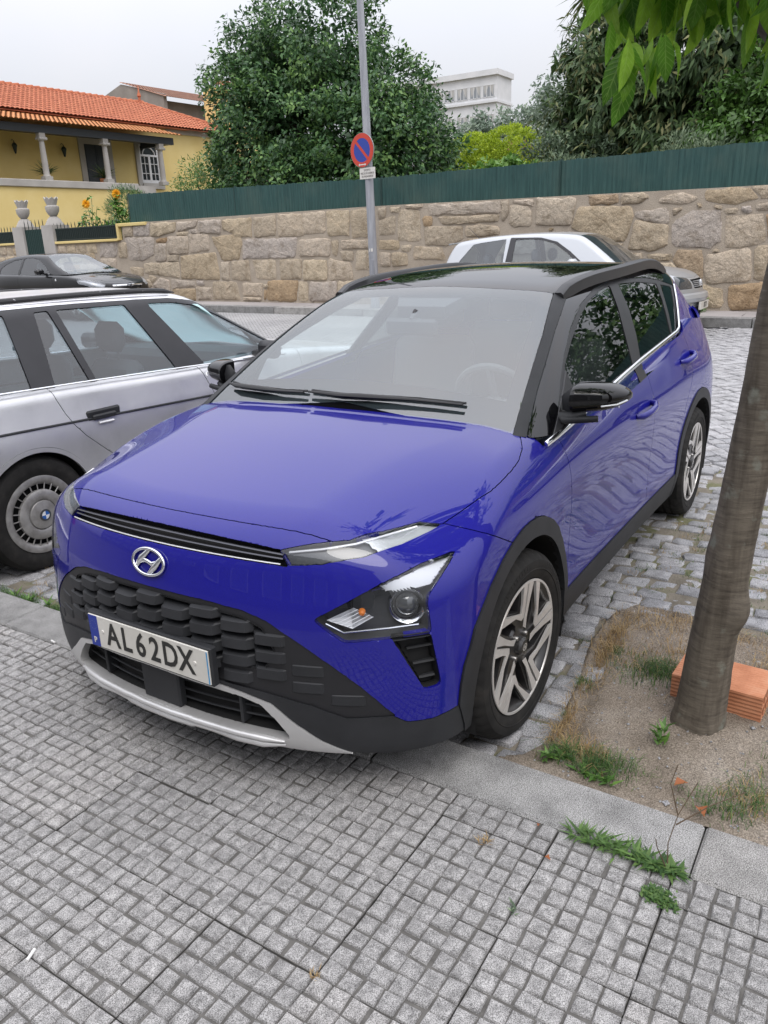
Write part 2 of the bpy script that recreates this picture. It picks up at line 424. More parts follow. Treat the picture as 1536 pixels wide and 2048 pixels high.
# ======================================================================
# materials
# ======================================================================
def _mats():
    # car paints
    m = NT('blue_paint').set(col=(.010, .008, .17), rough=.45, metal=.0, coat=1., coatr=.0, spec=.10, coati=1.46)
    c = m.coord('Object'); f = m.noise(c, 900, 1); m.col(m.ramp(f, [(.35, (.0075, .0070, .185)), (.65, (.0115, .0105, .265))]))
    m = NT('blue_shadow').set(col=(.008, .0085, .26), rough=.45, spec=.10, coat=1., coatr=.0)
    NT('black_gloss').set(col=(.004, .004, .005), rough=.5, spec=.0, coat=1., coatr=.01, coati=1.5)
    m = NT('black_plastic').set(rough=.55, spec=.35); c = m.coord('Object'); f = m.noise(c, 7, 5)
    m.col(m.ramp(f, [(.3, (.018, .019, .021)), (.7, (.030, .031, .034))])).nor(m.bump(m.noise(c, 700, 2), .12, .001))
    m = NT('grille_black').set(col=(.014, .014, .016), rough=.5)
    plain('dark_recess', (.004, .004, .004), .8); plain('frit', (.006, .006, .007), 1., spec=0.)
    m = NT('matte_black').set(rough=.42, spec=.5); c = m.coord('Object'); m.col(m.ramp(m.noise(c, 4, 4), [(.3, (.020, .020, .023)), (.7, (.032, .032, .036))]))
    plain('rail_black', (.022, .022, .025), .38)
    plain('wiper_black', (.010, .010, .011), .5)
    m = NT('silver_trim').set(rough=.38, metal=.55); c = m.coord('Object'); f = m.noise(c, 6, 5); m.col(m.ramp(f, [(.3, (.58, .575, .565)), (.7, (.68, .675, .665))]))
    plain('chrome', (.86, .87, .89), .06, 1.)
    plain('dark_chrome', (.10, .10, .11), .25, .8)
    m = NT('rubber').set(rough=.78, spec=.25); c = m.coord('Object'); f = m.noise(c, 18, 5); m.col(m.ramp(f, [(.3, (.014, .0135, .013)), (.55, (.022, .021, .020)), (.8, (.040, .036, .032))]))
    m = NT('wheel_dark').set(rough=.35, spec=.5, coat=.4, coatr=.15); c = m.coord('Object'); m.col(m.ramp(m.noise(c, 14, 4), [(.3, (.018, .018, .020)), (.75, (.045, .042, .040))]))
    m = NT('wheel_machined').set(rough=.34, metal=.5); c = m.coord('Object'); m.col(m.ramp(m.noise(c, 9, 4), [(.3, (.66, .63, .60)), (.75, (.82, .80, .77))]))
    plain('brushed_steel', (.34, .33, .32), .35, .9)
    # lamps
    def glass(name, tint, ior, dirt=0., dcol=(.5, .5, .5)):
        m = NT(name); t = m.t; t.nodes.remove(m.b)
        tr = m.n('BsdfTransparent'); tr.inputs[0].default_value = (*tint, 1); gl = m.n('BsdfGlossy'); gl.inputs['Roughness'].default_value = .0; gl.inputs[0].default_value = (1, 1, 1, 1)
        lw = m.n('LayerWeight'); lw.inputs[0].default_value = .5; pw = m.n('Math', operation='POWER'); pw.inputs[1].default_value = 5; m.L(lw.outputs['Facing'], pw.inputs[0]); f0 = ((ior-1)/(ior+1))**2; mx = m.n('MixShader'); m.L(m.val(pw.outputs[0], f0, 1.), mx.inputs[0]); m.L(tr.outputs[0], mx.inputs[1]); m.L(gl.outputs[0], mx.inputs[2]); o = mx.outputs[0]
        if dirt:
            df = m.n('BsdfDiffuse'); df.inputs[0].default_value = (*dcol, 1); m2 = m.n('MixShader'); c = m.coord('Object'); f = m.noise(c, 3, 5); m.L(m.val(f, dirt*.7, dirt*1.3, .3, .7), m2.inputs[0]); m.L(o, m2.inputs[1]); m.L(df.outputs[0], m2.inputs[2]); o = m2.outputs[0]
        m.L(o, m.out.inputs[0]); return m.m
    glass('lamp_glass', (.95, .96, .97), 1.6)
    glass('car_glass', (.80, .87, .88), 2.35, .04, (.60, .78, .84))
    glass('car_glass_dark', (.16, .19, .18), 1.6); glass('car_glass_front', (.70, .76, .75), 1.6)
    glass('car_glass_clear', (.58, .65, .68), 1.95, .03, (.62, .68, .72))
    glass('window_glass', (.25, .28, .30), 1.7)
    plain('lamp_black', (.075, .078, .082), .3, .3); plain('lamp_chrome', (.80, .81, .83), .14, 1.); plain('lamp_satin', (.66, .67, .69), .3, .55); plain('lamp_bright', (.82, .83, .85), .25, .2)
    m = NT('lamp_lens').set(col=(.05, .055, .06), rough=.03, coat=1., spec=.8); plain('amber_lens', (.75, .22, .04), .15)
    # plate
    m = NT('plate_white').set(rough=.4, coat=.3); c = m.coord('Object'); m.col(m.ramp(m.noise(c, 9, 5), [(.3, (.60, .58, .52)), (.7, (.70, .68, .63))]))
    plain('plate_blue', (.012, .035, .30), .4); plain('plate_edge', (.05, .28, .55), .4); plain('plate_ink', (.018, .018, .016), .5); plain('plate_stars', (.10, .14, .34), .5)
    # interior
    plain('interior_dark', (.12, .13, .135), .7); plain('interior_grey', (.15, .155, .16), .9); plain('interior_cloth', (.16, .165, .175), .9)
_mats()
plain('window_pane_bright', (.30, .32, .34), .08)

# ======================================================================
# ground, road, kerb, pavement, planting pit
# ======================================================================
def gz(x): return .032*np.maximum(-np.asarray(x, float)-3.3, 0)
def _ground_mats():
    m = NT('earth_far').set(rough=.95); c = m.coord('Object'); m.col(m.ramp(m.noise(c, .6, 6), [(.3, (.10, .085, .06)), (.7, (.16, .15, .10))]))
    # granite: speckle, lichen, per-piece tone
    def granite(name, a, b, rough=.85, speck=260, dirt=.5, bump=.35, warm=0., rndamt=.22, mott=9):
        m = NT(name).set(rough=rough, spec=.3); c = m.coord('Object'); r = m.rnd()
        mp = m.n('VectorMath', operation='ADD'); cmb = m.n('CombineXYZ'); m.L(m.val(r, 0, 50), cmb.inputs[0]); m.L(m.val(r, 0, 31), cmb.inputs[1]); m.L(c, mp.inputs[0]); m.L(cmb.outputs[0], mp.inputs[1]); c2 = mp.outputs[0]
        sp = m.noise(c2, speck, 2, .7); base = m.ramp(sp, [(.36, tuple(v*.38 for v in a)), (.48, a), (.58, b), (.72, tuple(min(1, v*1.35) for v in b))])
        lg = m.noise(c2, mott, 5, .6); k = m.ramp(lg, [(.35, (1-dirt, 1-dirt, 1-dirt)), (.62, (1, 1, 1))]); o = m.mix(1., base, k, 'MULTIPLY')
        tone = m.ramp(r, [(0, (1-rndamt, 1-rndamt, 1-rndamt)), (.5, (1, 1, 1)), (1, (1+rndamt*.6, 1+rndamt*.5, 1+rndamt*.4))]); o = m.mix(1., o, tone, 'MULTIPLY'); m.col(o)
        n1 = m.bump(m.noise(c2, speck*.5, 3), bump, .002); m.nor(m.bump(m.noise(c2, 22, 5), bump*1.2, .012, n1)); return m
    granite('granite_sett', (.33, .33, .34), (.48, .48, .49), dirt=.35)
    granite('granite_kerb', (.30, .295, .285), (.44, .435, .425), .85, 330, .35, .25)
    granite('slab_concrete', (.325, .317, .31), (.48, .47, .46), .9, 420, .42, .4, rndamt=.12, mott=34)
    m = NT('slab_groove').set(rough=.95); c = m.coord('Object'); m.col(m.ramp(m.noise(c, 30, 5), [(.3, (.075, .071, .066)), (.7, (.145, .138, .128))]))
    m = NT('soil').set(rough=1., spec=.1); c = m.coord('Object')
    o = m.ramp(m.noise(c, 3.2, 7, .6), [(.28, (.15, .122, .095)), (.5, (.255, .215, .172)), (.72, (.35, .31, .262))]); g = m.ramp(m.noise(c, 210, 2, .6), [(.34, (.5, .5, .5)), (.55, (1, 1, 1)), (.74, (1.5, 1.5, 1.5))]); m.col(m.mix(1., o, g, 'MULTIPLY'))
    m.nor(m.bump(m.noise(c, 160, 3), .6, .006, m.bump(m.noise(c, 14, 5), .7, .03)))
    m = NT('joint_dirt').set(rough=1., spec=.1); c = m.coord('Object'); o = m.ramp(m.noise(c, 5, 6), [(.3, (.15, .135, .11)), (.5, (.23, .205, .165)), (.62, (.15, .155, .085)), (.8, (.24, .20, .15))]); m.col(o); m.nor(m.bump(m.noise(c, 90, 4), .8, .01))
    # far road: setts as bump and tone only where single stones are too small to see
    m = NT('road_setts').set(rough=.8); tc = m.coord('Object'); mp = m.n('Mapping'); mp.inputs['Rotation'].default_value = (0, 0, PI/4); mp.inputs['Scale'].default_value = (8.2, 8.2, 8.2); m.L(tc, mp.inputs[0])
    br = m.n('TexBrick'); br.inputs['Scale'].default_value = 1; br.inputs['Mortar Size'].default_value = .06; br.inputs['Brick Width'].default_value = 1; br.inputs['Row Height'].default_value = 1; br.inputs['Color1'].default_value = (.34, .34, .345, 1); br.inputs['Color2'].default_value = (.42, .42, .42, 1); br.inputs['Mortar'].default_value = (.13, .12, .11, 1)
    m.L(mp.outputs[0], br.inputs[0]); k = m.ramp(m.noise(tc, .5, 6), [(.3, (.75, .75, .75)), (.7, (1.05, 1.04, 1.03))]); k2 = m.ramp(m.noise(tc, 120, 2), [(.3, (.7, .7, .7)), (.7, (1.2, 1.2, 1.2))]); m.col(m.mix(1., m.mix(1., br.outputs[0], k, 'MULTIPLY'), k2, 'MULTIPLY')); m.nor(m.bump(br.outputs['Fac'], -.5, .02))
    m = NT('far_pavement').set(rough=.9); c = m.coord('Object'); o = m.ramp(m.noise(c, 1.1, 6), [(.3, (.30, .275, .265)), (.7, (.42, .39, .38))]); m.col(m.mix(1., o, m.ramp(m.noise(c, 150, 2), [(.3, (.75, .75, .75)), (.7, (1.1, 1.1, 1.1))]), 'MULTIPLY'))
    # leaves and grass: tone from a per-leaf attribute
    def leaf(name, dark, mid, light, rough=.42, trans=.22, spec=.45):
        m = NT(name).set(rough=rough, spec=spec); at = m.n('Attribute', attribute_name='tone'); o = m.ramp(at.outputs['Fac'], [(0, dark), (.55, mid), (1, light)]); m.col(o)
        tr = m.n('BsdfTranslucent'); hs = m.n('HueSaturation'); hs.inputs['Value'].default_value = 1.6; m.L(o, hs.inputs['Color']); m.L(hs.outputs[0], tr.inputs[0]); mx = m.n('MixShader'); mx.inputs[0].default_value = trans; m.L(m.b.outputs[0], mx.inputs[1]); m.L(tr.outputs[0], mx.inputs[2]); m.L(mx.outputs[0], m.out.inputs[0]); return m
    leaf('leaf_camellia', (.026, .064, .026), (.062, .140, .048), (.16, .28, .075), .42, .18, .35)
    leaf('leaf_bright', (.05, .11, .02), (.09, .20, .035), (.18, .32, .07))
    leaf('leaf_lime', (.16, .23, .012), (.30, .40, .02), (.46, .54, .05), .6, .3)
    leaf('leaf_grey', (.055, .085, .05), (.10, .15, .085), (.26, .33, .20), .6)
    leaf('leaf_mango', (.040, .072, .028), (.082, .140, .050), (.21, .21, .09), .5, .15, .3)
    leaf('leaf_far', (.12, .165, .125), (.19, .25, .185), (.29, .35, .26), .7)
    leaf('leaf_cherry', (.045, .125, .012), (.11, .26, .022), (.28, .46, .05), .45, .5, .3)
    leaf('grass_green', (.03, .075, .018), (.06, .13, .03), (.12, .20, .05), .6)
    leaf('weed_green', (.05, .10, .025), (.085, .17, .04), (.14, .24, .06), .6)
    leaf('grass_dry', (.22, .14, .06), (.36, .25, .12), (.50, .38, .20), .8)
    leaf('petal', (.65, .25, .01), (.85, .42, .015), (.9, .55, .03), .6)
    m = NT('bark').set(rough=.85, spec=.2); c = m.coord('Object'); mp = m.n('Mapping'); mp.inputs['Scale'].default_value = (7, 7, 52); m.L(c, mp.inputs[0]); f = m.noise(mp.outputs[0], 1.5, 6, .62)
    o = m.ramp(f, [(.30, (.088, .076, .062)), (.48, (.130, .112, .090)), (.64, (.150, .130, .104)), (.78, (.26, .23, .19))]); lic = m.noise(c, 13, 4); vc = m.n('Mapping'); vc.inputs['Scale'].default_value = (26, 26, 3); m.L(c, vc.inputs[0]); o = m.mix(1., o, m.ramp(m.noise(vc.outputs[0], 1.2, 5), [(.32, (.62, .60, .58)), (.55, (1.05, 1.04, 1.02))]), 'MULTIPLY'); o = m.mix(m.ramp(lic, [(.60, (0, 0, 0)), (.70, (.8, .8, .8))]), o, (.20, .205, .17)); m.col(o); m.nor(m.bump(f, .45, .006, m.bump(m.noise(c, 60, 4), .4, .004)))
    plain('bark_dark', (.045, .034, .026), .9); plain('stem_brown', (.09, .06, .035), .8)
    m = NT('clay').set(rough=.85); c = m.coord('Object'); m.col(m.ramp(m.noise(c, 11, 6), [(.3, (.40, .155, .075)), (.55, (.52, .22, .115)), (.75, (.58, .30, .18))]))
    plain('dead_leaf', (.30, .10, .035), .7); plain('butt_white', (.75, .74, .72), .7)
_ground_mats()

def tri_mesh(name, V, T, mat, tone=None, smooth=False):
    "fast mesh from arrays of triangles"
    me = bpy.data.meshes.new(name); V = np.asarray(V, np.float32); T = np.asarray(T, np.int32)
    me.vertices.add(len(V)); me.vertices.foreach_set('co', V.ravel()); me.loops.add(T.size); me.loops.foreach_set('vertex_index', T.ravel())
    me.polygons.add(len(T)); me.polygons.foreach_set('loop_start', np.arange(len(T), dtype=np.int32)*T.shape[1]); me.update(calc_edges=True)
    if smooth: me.polygons.foreach_set('use_smooth', [True]*len(T))
    if tone is not None:
        a = me.attributes.new('tone', 'FLOAT', 'POINT'); a.data.foreach_set('value', np.asarray(tone, np.float32))
    for mm in (mat if isinstance(mat, (list, tuple)) else [mat]): me.materials.append(M(mm))
    return me
def leaves(P, D, Nn, size, wid=.45, fold=.12, tone=None, curl=.0):
    "leaf blades: base P, direction D, normal N, length size -> verts, tris, tone (6-vert leaf, folded along the rib)"
    n = len(P); D = D/np.linalg.norm(D, axis=1, keepdims=True); S = np.cross(D, Nn); S /= np.linalg.norm(S, axis=1, keepdims=True)+1e-9; U = np.cross(S, D)
    L = np.broadcast_to(np.asarray(size, float), (n,))[:, None]; w = L*wid*.5
    v0 = P; v1 = P+D*L*.38+S*w+U*w*fold*2; v2 = P+D*L*.38-S*w+U*w*fold*2; v3 = P+D*L*.98-U*L*curl; vm = P+D*L*.42+U*L*.02
    V = np.stack([v0, v1, v3, v2, vm], 1).reshape(-1, 3); b = np.arange(n)[:, None]*5
    T = (b[:, :, None]+np.array([[0, 1, 4], [1, 2, 4], [4, 2, 3], [0, 4, 3]])[None]).reshape(-1, 3)
    tn = np.repeat(tone if tone is not None else RNG.random(n), 5)
    return V, T, tn
def blades(P, h, w, lean, rng, tone=None):
    "grass blades standing at P"
    n = len(P); a = rng.random(n)*2*PI; d = np.stack([np.cos(a), np.sin(a), 0*a], -1); s = np.stack([-np.sin(a), np.cos(a), 0*a], -1)
    h = h*(.5+rng.random(n)*.8)[:, None]; ln = lean*(.3+rng.random(n))[:, None]
    m = P+d*h*ln*.35+[0, 0, 1]*h*.6; t = P+d*h*ln+[0, 0, 1]*h*(1-.35*ln)
    w = w*(.6+.8*rng.random(n))[:, None]
    V = np.stack([P-s*w, P+s*w, m-s*w*.7, m+s*w*.7, t], 1).reshape(-1, 3); b = np.arange(n)[:, None]*5
    T = (b[:, :, None]+np.array([[0, 1, 3], [0, 3, 2], [2, 3, 4]])[None]).reshape(-1, 3)
    return V, T, np.repeat(tone if tone is not None else rng.random(n), 5)
def cat(parts):
    V, T, N = [], [], []; k = 0
    for v, t, n in parts: V.append(v); T.append(t+k); N.append(n); k += len(v)
    return np.concatenate(V), np.concatenate(T), np.concatenate(N)

PIT = [(.262,.90),(.207,.97),(.09,1.015),(-.07,1.025),(-.25,.99),(-.52,.945),(-.72,.915),(-.96,.92),(-1.10,.98),(-1.10,1.10),(-1.09,1.25),(-1.02,1.46),(-.99,1.6),(-1.05,2.0),(-1.05,3.4),(.262,3.4)]
KX0, KX1, KZ = .262, .480, .07
def build_ground():
    rng = np.random.default_rng(11)
    g = B(); g.quad((-900,-900,-.30), (900,-900,-.30), (900,900,-.30), (-900,900,-.30)); tag(g.obj('ground', 'earth_far'), kind='structure')
    # garden terrace behind the far wall
    b = B(); b.quad((-14.6,-40,1.25), (-10.75,20,1.25), (-60,20,1.6), (-60,-60,1.6)); tag(b.obj('garden_ground', 'earth_far'), kind='structure')
    # road sheet
    xs = np.concatenate([np.linspace(KX0, -3.3, 12), np.linspace(-3.9, -11.3, 16)]); ys = np.linspace(-45, 30, 40)
    V = [(x, y, gz(x)-.006) for x in xs for y in ys]; n = len(ys); F = [(i*n+j, i*n+j+1, (i+1)*n+j+1, (i+1)*n+j) for i in range(len(xs)-1) for j in range(n-1)]
    road = obj('road', mesh('road', V, F, 'road_setts')); tag(road, kind='structure')
    bay = B(); bay.quad((KX0,-30,.0), (KX0,25,.0), (-3.62,25,.004), (-3.62,-30,.004)); tag(bay.obj('parking_bay', 'joint_dirt', road))
    # ---- setts: irregular domed blocks
    def sett_mesh(w, l, seed):
        r = np.random.default_rng(seed); a, c = w/2, l/2
        q = [(-a,-c),(0,-c*1.04),(a,-c),(a*1.04,0),(a,c),(0,c*1.04),(-a,c),(-a*1.04,0)]
        q = [np.array(p)+r.normal(0, .006, 2) for p in q]
        V = [(*(p*1.0), -.03) for p in q]+[(*(p*.985), .003+r.normal(0, .0012)) for p in q]+[(*(p*.92), .0075+r.normal(0, .0016)) for p in q]+[(*(p*.45), .0085+r.normal(0, .002)) for p in q]+[(0, 0, .0085)]
        F = [(k*8+i, k*8+(i+1) % 8, (k+1)*8+(i+1) % 8, (k+1)*8+i) for k in range(3) for i in range(8)]+[(24+i, 24+(i+1) % 8, 32) for i in range(8)]
        return V, F
    var = [sett_mesh(.118, .158, k) for k in range(8)]; var2 = [sett_mesh(.112, .112, 20+k) for k in range(6)]
    meshes = [mesh('sett', v, f, 'granite_sett', True, 50) for v, f in var]; meshes2 = [mesh('sett', v, f, 'granite_sett', True, 50) for v, f in var2]
    items = []
    x = .19; row = 0
    while x > -3.62:
        rw = .100+rng.normal(0, .004); y = -3.0+rng.random()*.17
        while y < 3.4:
            l = rng.uniform(.105, .155); xx, yy = x+rng.normal(0, .006), y+l/2
            q = sd_poly(np.array(PIT), np.array([[xx, yy]]))[0]
            if q > -.005 and rng.random() > .02 and not (q < .13 and yy > 1.05 and rng.random() < .25): items.append((xx, yy, rng.normal(0, .005)+.008*(q < .2), rng.normal(0, .05), rw/.120, (l-.008)/.158, 0, rng.normal(0, .03), rng.normal(0, .03)))
            y += l+.006+abs(rng.normal(0, .006))
        x -= rw+.008; row += 1
    d = .128
    for i in range(-70, 70):
        for j in range(-90, 90):
            u, v = i*d+(j % 2)*0, j*d; xx, yy = -7.2+(u-v)*.7071, -.2+(u+v)*.7071
            if -10.7 < xx < -3.68 and -3.2+.0*(xx) < yy < 2.2: items.append((xx+rng.normal(0, .004), yy+rng.normal(0, .004), rng.normal(0, .003), PI/4+rng.normal(0, .03), 1.06, 1.06, 1, 0, 0))
    def vis(t):
        x, y = t[0], t[1]
        return (y > .80 and x > -3.7 and y < 1.9) or (y < -.85 and y > -1.9 and x > -.75) or (x <= -3.7 and .25 < y < 1.0)
    cand = sorted([t for t in items if vis(t)], key=lambda t: math.hypot(t[0]-2.22, t[1]-1.77))[:300]
    cs = set(id(t) for t in cand)
    for t in cand:
        k = int(rng.integers(0, 6 if t[6] else 8)); o = bpy.data.objects.new('sett', (meshes2 if t[6] else meshes)[k]); COL.objects.link(o); o.parent = road
        o.location = (t[0], t[1], gz(t[0])+t[2]); o.rotation_euler = (t[7], t[8]+.032*(t[0] < -3.3), t[3]+(PI if rng.random() < .5 else 0)); o.scale = (t[4], t[5], 1)
    V, F = [], []; k = 0; VV, FT = [], []
    for t in items:
        if id(t) in cs: continue
        v, f = (var2 if t[6] else var)[int(rng.integers(0, 6))]; v = np.array(v)*[t[4], t[5], 1]; c, s = math.cos(t[3]), math.sin(t[3])
        w = np.stack([v[:, 0]*c-v[:, 1]*s+t[0], v[:, 0]*s+v[:, 1]*c+t[1], v[:, 2]+gz(t[0])+t[2]], -1); VV.append(w); FT += [tuple(i+k for i in q) for q in f]; k += len(v)
    o = obj('distant_setts', mesh('distant_setts', np.concatenate(VV), FT, 'granite_sett', True, 50), road); tag(o, kind='stuff')
    # ---- near kerb
    kerb = thing('kerb', None, None); tag(kerb, kind='structure')
    y = -9.28; 
    while y < 6:
        l = .983; b = B(); b.box((KX0, y+.002, -.12), (KX1-.003, y+l-.002, KZ), bev=.008)
        if -1.5 < y < 2.6: pass
        b.obj('kerb_stone', 'granite_kerb', kerb, loc=(0, 0, 0)); y += l
    # ---- pavement slabs: 5 x 5 moulded squares each
    pv = thing('pavement', None, None); tag(pv, kind='structure')
    bb = B(); bb.quad((KX1,-40,.048), (60,-40,.048), (60,40,.048), (KX1,40,.048)); bb.obj('bedding', 'slab_groove', pv)
    def slab(nx, ny, wx, wy, seed):
        r = np.random.default_rng(seed); m = B(); m.box((-wx/2+.0015, -wy/2+.0015, -.03), (wx/2-.0015, wy/2-.0015, -.0065), 1)
        px, py = wx/nx, wy/ny
        gx = [[(-wx/2+i*px+(r.normal(0, .0022) if 0 < i < nx else 0)) for i in range(nx+1)] for _ in range(ny+1)]; gy = [[(-wy/2+j*py+(r.normal(0, .0022) if 0 < j < ny else 0)) for j in range(ny+1)] for _ in range(nx+1)]
        for i in range(nx):
            for j in range(ny):
                g = .0030; lo = (gx[j][i]+g, gy[i][j]+g); hi = (gx[j+1][i+1]-g, gy[i+1][j+1]-g); zz = r.normal(0, .0008)
                q = [(lo[0]+r.normal(0, .0012), lo[1]+r.normal(0, .0012)), (hi[0]+r.normal(0, .0012), lo[1]+r.normal(0, .0012)), (hi[0]+r.normal(0, .0012), hi[1]+r.normal(0, .0012)), (lo[0]+r.normal(0, .0012), hi[1]+r.normal(0, .0012))]
                c = np.mean(q, 0); V = []
                for s_, z in ((1.03, -.0065), (.955, -.0022), (.86, .0)):
                    V += [(*(c+(np.array(p)-c)*s_), z+zz+r.normal(0, .0006)) for p in q]
                V.append((*c, .0012+zz)); n0 = 12
                m.add(V, [(k*4+i2, k*4+(i2+1) % 4, (k+1)*4+(i2+1) % 4, (k+1)*4+i2) for k in range(2) for i2 in range(4)]+[(8+i2, 8+(i2+1) % 4, 12) for i2 in range(4)])
        return m.me('paving_slab', ['slab_concrete', 'slab_groove'], False)
    full = [slab(6, 6, .3045, .3115, k) for k in range(12)]; part = [slab(2, 6, .105, .3115, 50+k) for k in range(4)]
    for i in range(9):
        for j in range(-12, 13):
            yy = -.06+.1557+j*.3115; xx = .535 if i == 0 else .587+.1523+(i-1)*.3045
            if i > 0 and (xx > 2.9): continue
            o = bpy.data.objects.new('paving_slab', (part if i == 0 else full)[int(rng.integers(0, 4 if i == 0 else 12))]); COL.objects.link(o); o.parent = pv
            o.location = (xx, yy, KZ-.002+rng.normal(0, .0012)); o.rotation_euler = (rng.normal(0, .003), rng.normal(0, .003), (PI if rng.random() < .5 else 0)+rng.normal(0, .002))
    # ---- planting pit soil
    xs = np.linspace(-1.25, KX0, 90); ys = np.linspace(.74, 3.4, 150); X, Y = np.meshgrid(xs, ys, indexing='ij'); q = np.stack([X.ravel(), Y.ravel()], -1); sd = sd_poly(np.array(PIT), q)
    def fb(x, y, s): return np.sin(x*7.1*s+1.3)*np.cos(y*6.3*s+.7)+.5*np.sin(x*15.7*s+y*11.1*s)+.35*np.cos(x*29*s-y*23*s+2)
    z = .040+.018*sstep(-.45, KX0, q[:, 0])+.004*fb(q[:, 0], q[:, 1], 1.)+rng.normal(0, .0018, len(q)); r = np.hypot(q[:, 0]+.27, q[:, 1]-1.41); z += .022*np.exp(-(r/.2)**2)
    z = np.where(sd > 0, z-.09*sstep(0, .08, sd), z-.028*sstep(-.10, 0, sd)*(q[:, 0] < .2))
    nY = len(ys); n = nY; F = [(i*n+j, i*n+j+1, (i+1)*n+j+1, (i+1)*n+j) for i in range(len(xs)-1) for j in range(n-1)]; zgrid = z.reshape(len(xs), nY)
    so = obj('soil', mesh('soil', np.stack([q[:, 0], q[:, 1], z], -1), F, 'soil', True)); tag(so, kind='structure')
    def sz(x, y): 
        i = np.clip(np.searchsorted(xs, x)-1, 0, len(xs)-2); j = np.clip(np.searchsorted(ys, y)-1, 0, nY-2); return zgrid[i, j]
    # pebbles in the soil
    pb = []; fc = []; k = 0
    for _ in range(700):
        x, y = rng.uniform(-1.0, .24), rng.uniform(.95, 2.2)
        if sd_poly(np.array(PIT), np.array([[x, y]]))[0] > -.03: continue
        r_ = rng.uniform(.002, .006)*(2.2 if rng.random() < .05 else 1); p0 = np.array((x, y, sz(x, y)+r_*.2)); v = np.array([(1,0,0),(-1,0,0),(0,1,0),(0,-1,0),(0,0,.7),(0,0,-.7)])*r_*rng.uniform(.6, 1.3, (6, 1)); pb.append(p0+v); fc += [tuple(a+k for a in f) for f in ((0,2,4),(2,1,4),(1,3,4),(3,0,4),(2,0,5),(1,2,5),(3,1,5),(0,3,5))]; k += 6
    tag(obj('gravel', mesh('gravel', np.concatenate(pb), fc, 'granite_sett', True, 20), so), kind='stuff')
    # ---- grasses
    dry, grn = [], []
    def patch(cx, cy, sx, sy, n, h, lst, lean=.9, zf=None, w=.0011):
        n = int(n*.7) if lst is dry and n > 100 else n; P = np.stack([rng.normal(cx, sx, n), rng.normal(cy, sy, n)], -1); P = np.stack([P[:, 0], P[:, 1], np.array([sz(a, b) for a, b in P])-.004 if zf is None else np.full(n, zf)], -1); lst.append(blades(P, h, w, lean, rng))
    for cx, cy, sx, sy, n, h in ((-.62,.98,.09,.03,420,.05),(-.78,.97,.10,.03,360,.05),(-.40,1.0,.08,.03,260,.045),(-.95,1.05,.06,.08,300,.045),(-1.0,1.3,.06,.12,500,.05),(-.70,1.25,.10,.07,420,.04),(-.58,1.12,.06,.05,200,.035),(.02,1.02,.05,.03,260,.05),(.10,1.12,.03,.05,300,.05),(-.10,1.0,.05,.02,200,.05),(-.75,1.62,.10,.06,500,.06),(-.9,1.75,.08,.1,400,.06),(-.28,.935,.05,.02,200,.04),(.10,1.62,.05,.05,220,.045),(-.5,1.7,.1,.1,200,.04)): patch(cx, cy, sx, sy, n, h, dry, 1.3)
    for cx, cy, sx, sy, n, h in ((-.52,1.17,.06,.06,420,.045),(-.56,1.22,.04,.04,260,.05),(.14,1.06,.025,.03,220,.06),(.12,1.22,.03,.05,320,.05),(.17,1.17,.02,.05,240,.045),(-.35,.97,.02,.02,140,.035),(-.10,.965,.02,.015,160,.035),(-.62,1.02,.03,.02,120,.03),(.08,1.62,.05,.04,200,.05),(-.05,1.75,.08,.08,260,.05),(.16,1.55,.03,.06,160,.05)): patch(cx, cy, sx, sy, n, h, grn, 1.)
    # joints between the setts
    for _ in range(170):
        x, y = rng.uniform(-2.4, .0), rng.uniform(.84, 1.55)
        if sd_poly(np.array(PIT), np.array([[x, y]]))[0] < .01: continue
        patch(x, y, .02, .02, 22, .016, grn if rng.random() < .6 else dry, 1., .006)
    for _ in range(26): patch(rng.uniform(.18,.25), rng.uniform(-2.2,-1.12), .02, .03, 110, .045, grn, 1., .0)
    for _ in range(12): patch(rng.uniform(-.2,.2), rng.uniform(-2.0,-1.1), .015, .03, 30, .03, dry, 1., .0)
    tag(obj('dry_grass', tri_mesh('dry_grass', *cat(dry)[:2], 'grass_dry', cat(dry)[2])), 'dry straw coloured grass scattered over the soil of the planting pit', 'grass', kind='stuff')
    tag(obj('green_grass', tri_mesh('green_grass', *cat(grn)[:2], 'grass_green', cat(grn)[2])), 'short green grass in the soil and between the setts', 'grass', kind='stuff')
    # ---- single weeds
    def weed(name, label, pts, leafn, size, mat='leaf_bright', spread=1., up=.35, wid=.30, group='weeds along the kerb'):
        t = thing(name, label, 'weed', pts[0], 0, group); parts = []
        for (x, y, z_) in pts:
            a = rng.random(leafn)*2*PI; P = np.stack([np.full(leafn, x-pts[0][0])+rng.normal(0, .008, leafn), np.full(leafn, y-pts[0][1])+rng.normal(0, .008, leafn), np.full(leafn, z_-pts[0][2])], -1)
            D = np.stack([np.cos(a)*spread, np.sin(a)*spread, up+rng.random(leafn)*.5], -1); parts.append(leaves(P, D, np.tile([0, 0, 1.], (leafn, 1)), size*rng.uniform(.6, 1.2, leafn), wid, .2, None, .12))
        c = cat(parts); obj('foliage', tri_mesh('foliage', c[0], c[1], mat, c[2]), t); return t
    weed('weed', 'bright green leafy weed lying along the joint of kerb and pavement', [(.475+.01*rng.random(), y, .068) for y in np.linspace(1.235, 1.40, 11)], 13, .055, 'weed_green', up=.3, wid=.14)
    w = weed('weed', 'dark green rosette weed with tall bare branching stem at the kerb joint', [(.485, y, .068) for y in np.linspace(1.42, 1.50, 5)], 24, .05, 'grass_green', up=.25, wid=.2)
    sb = B()
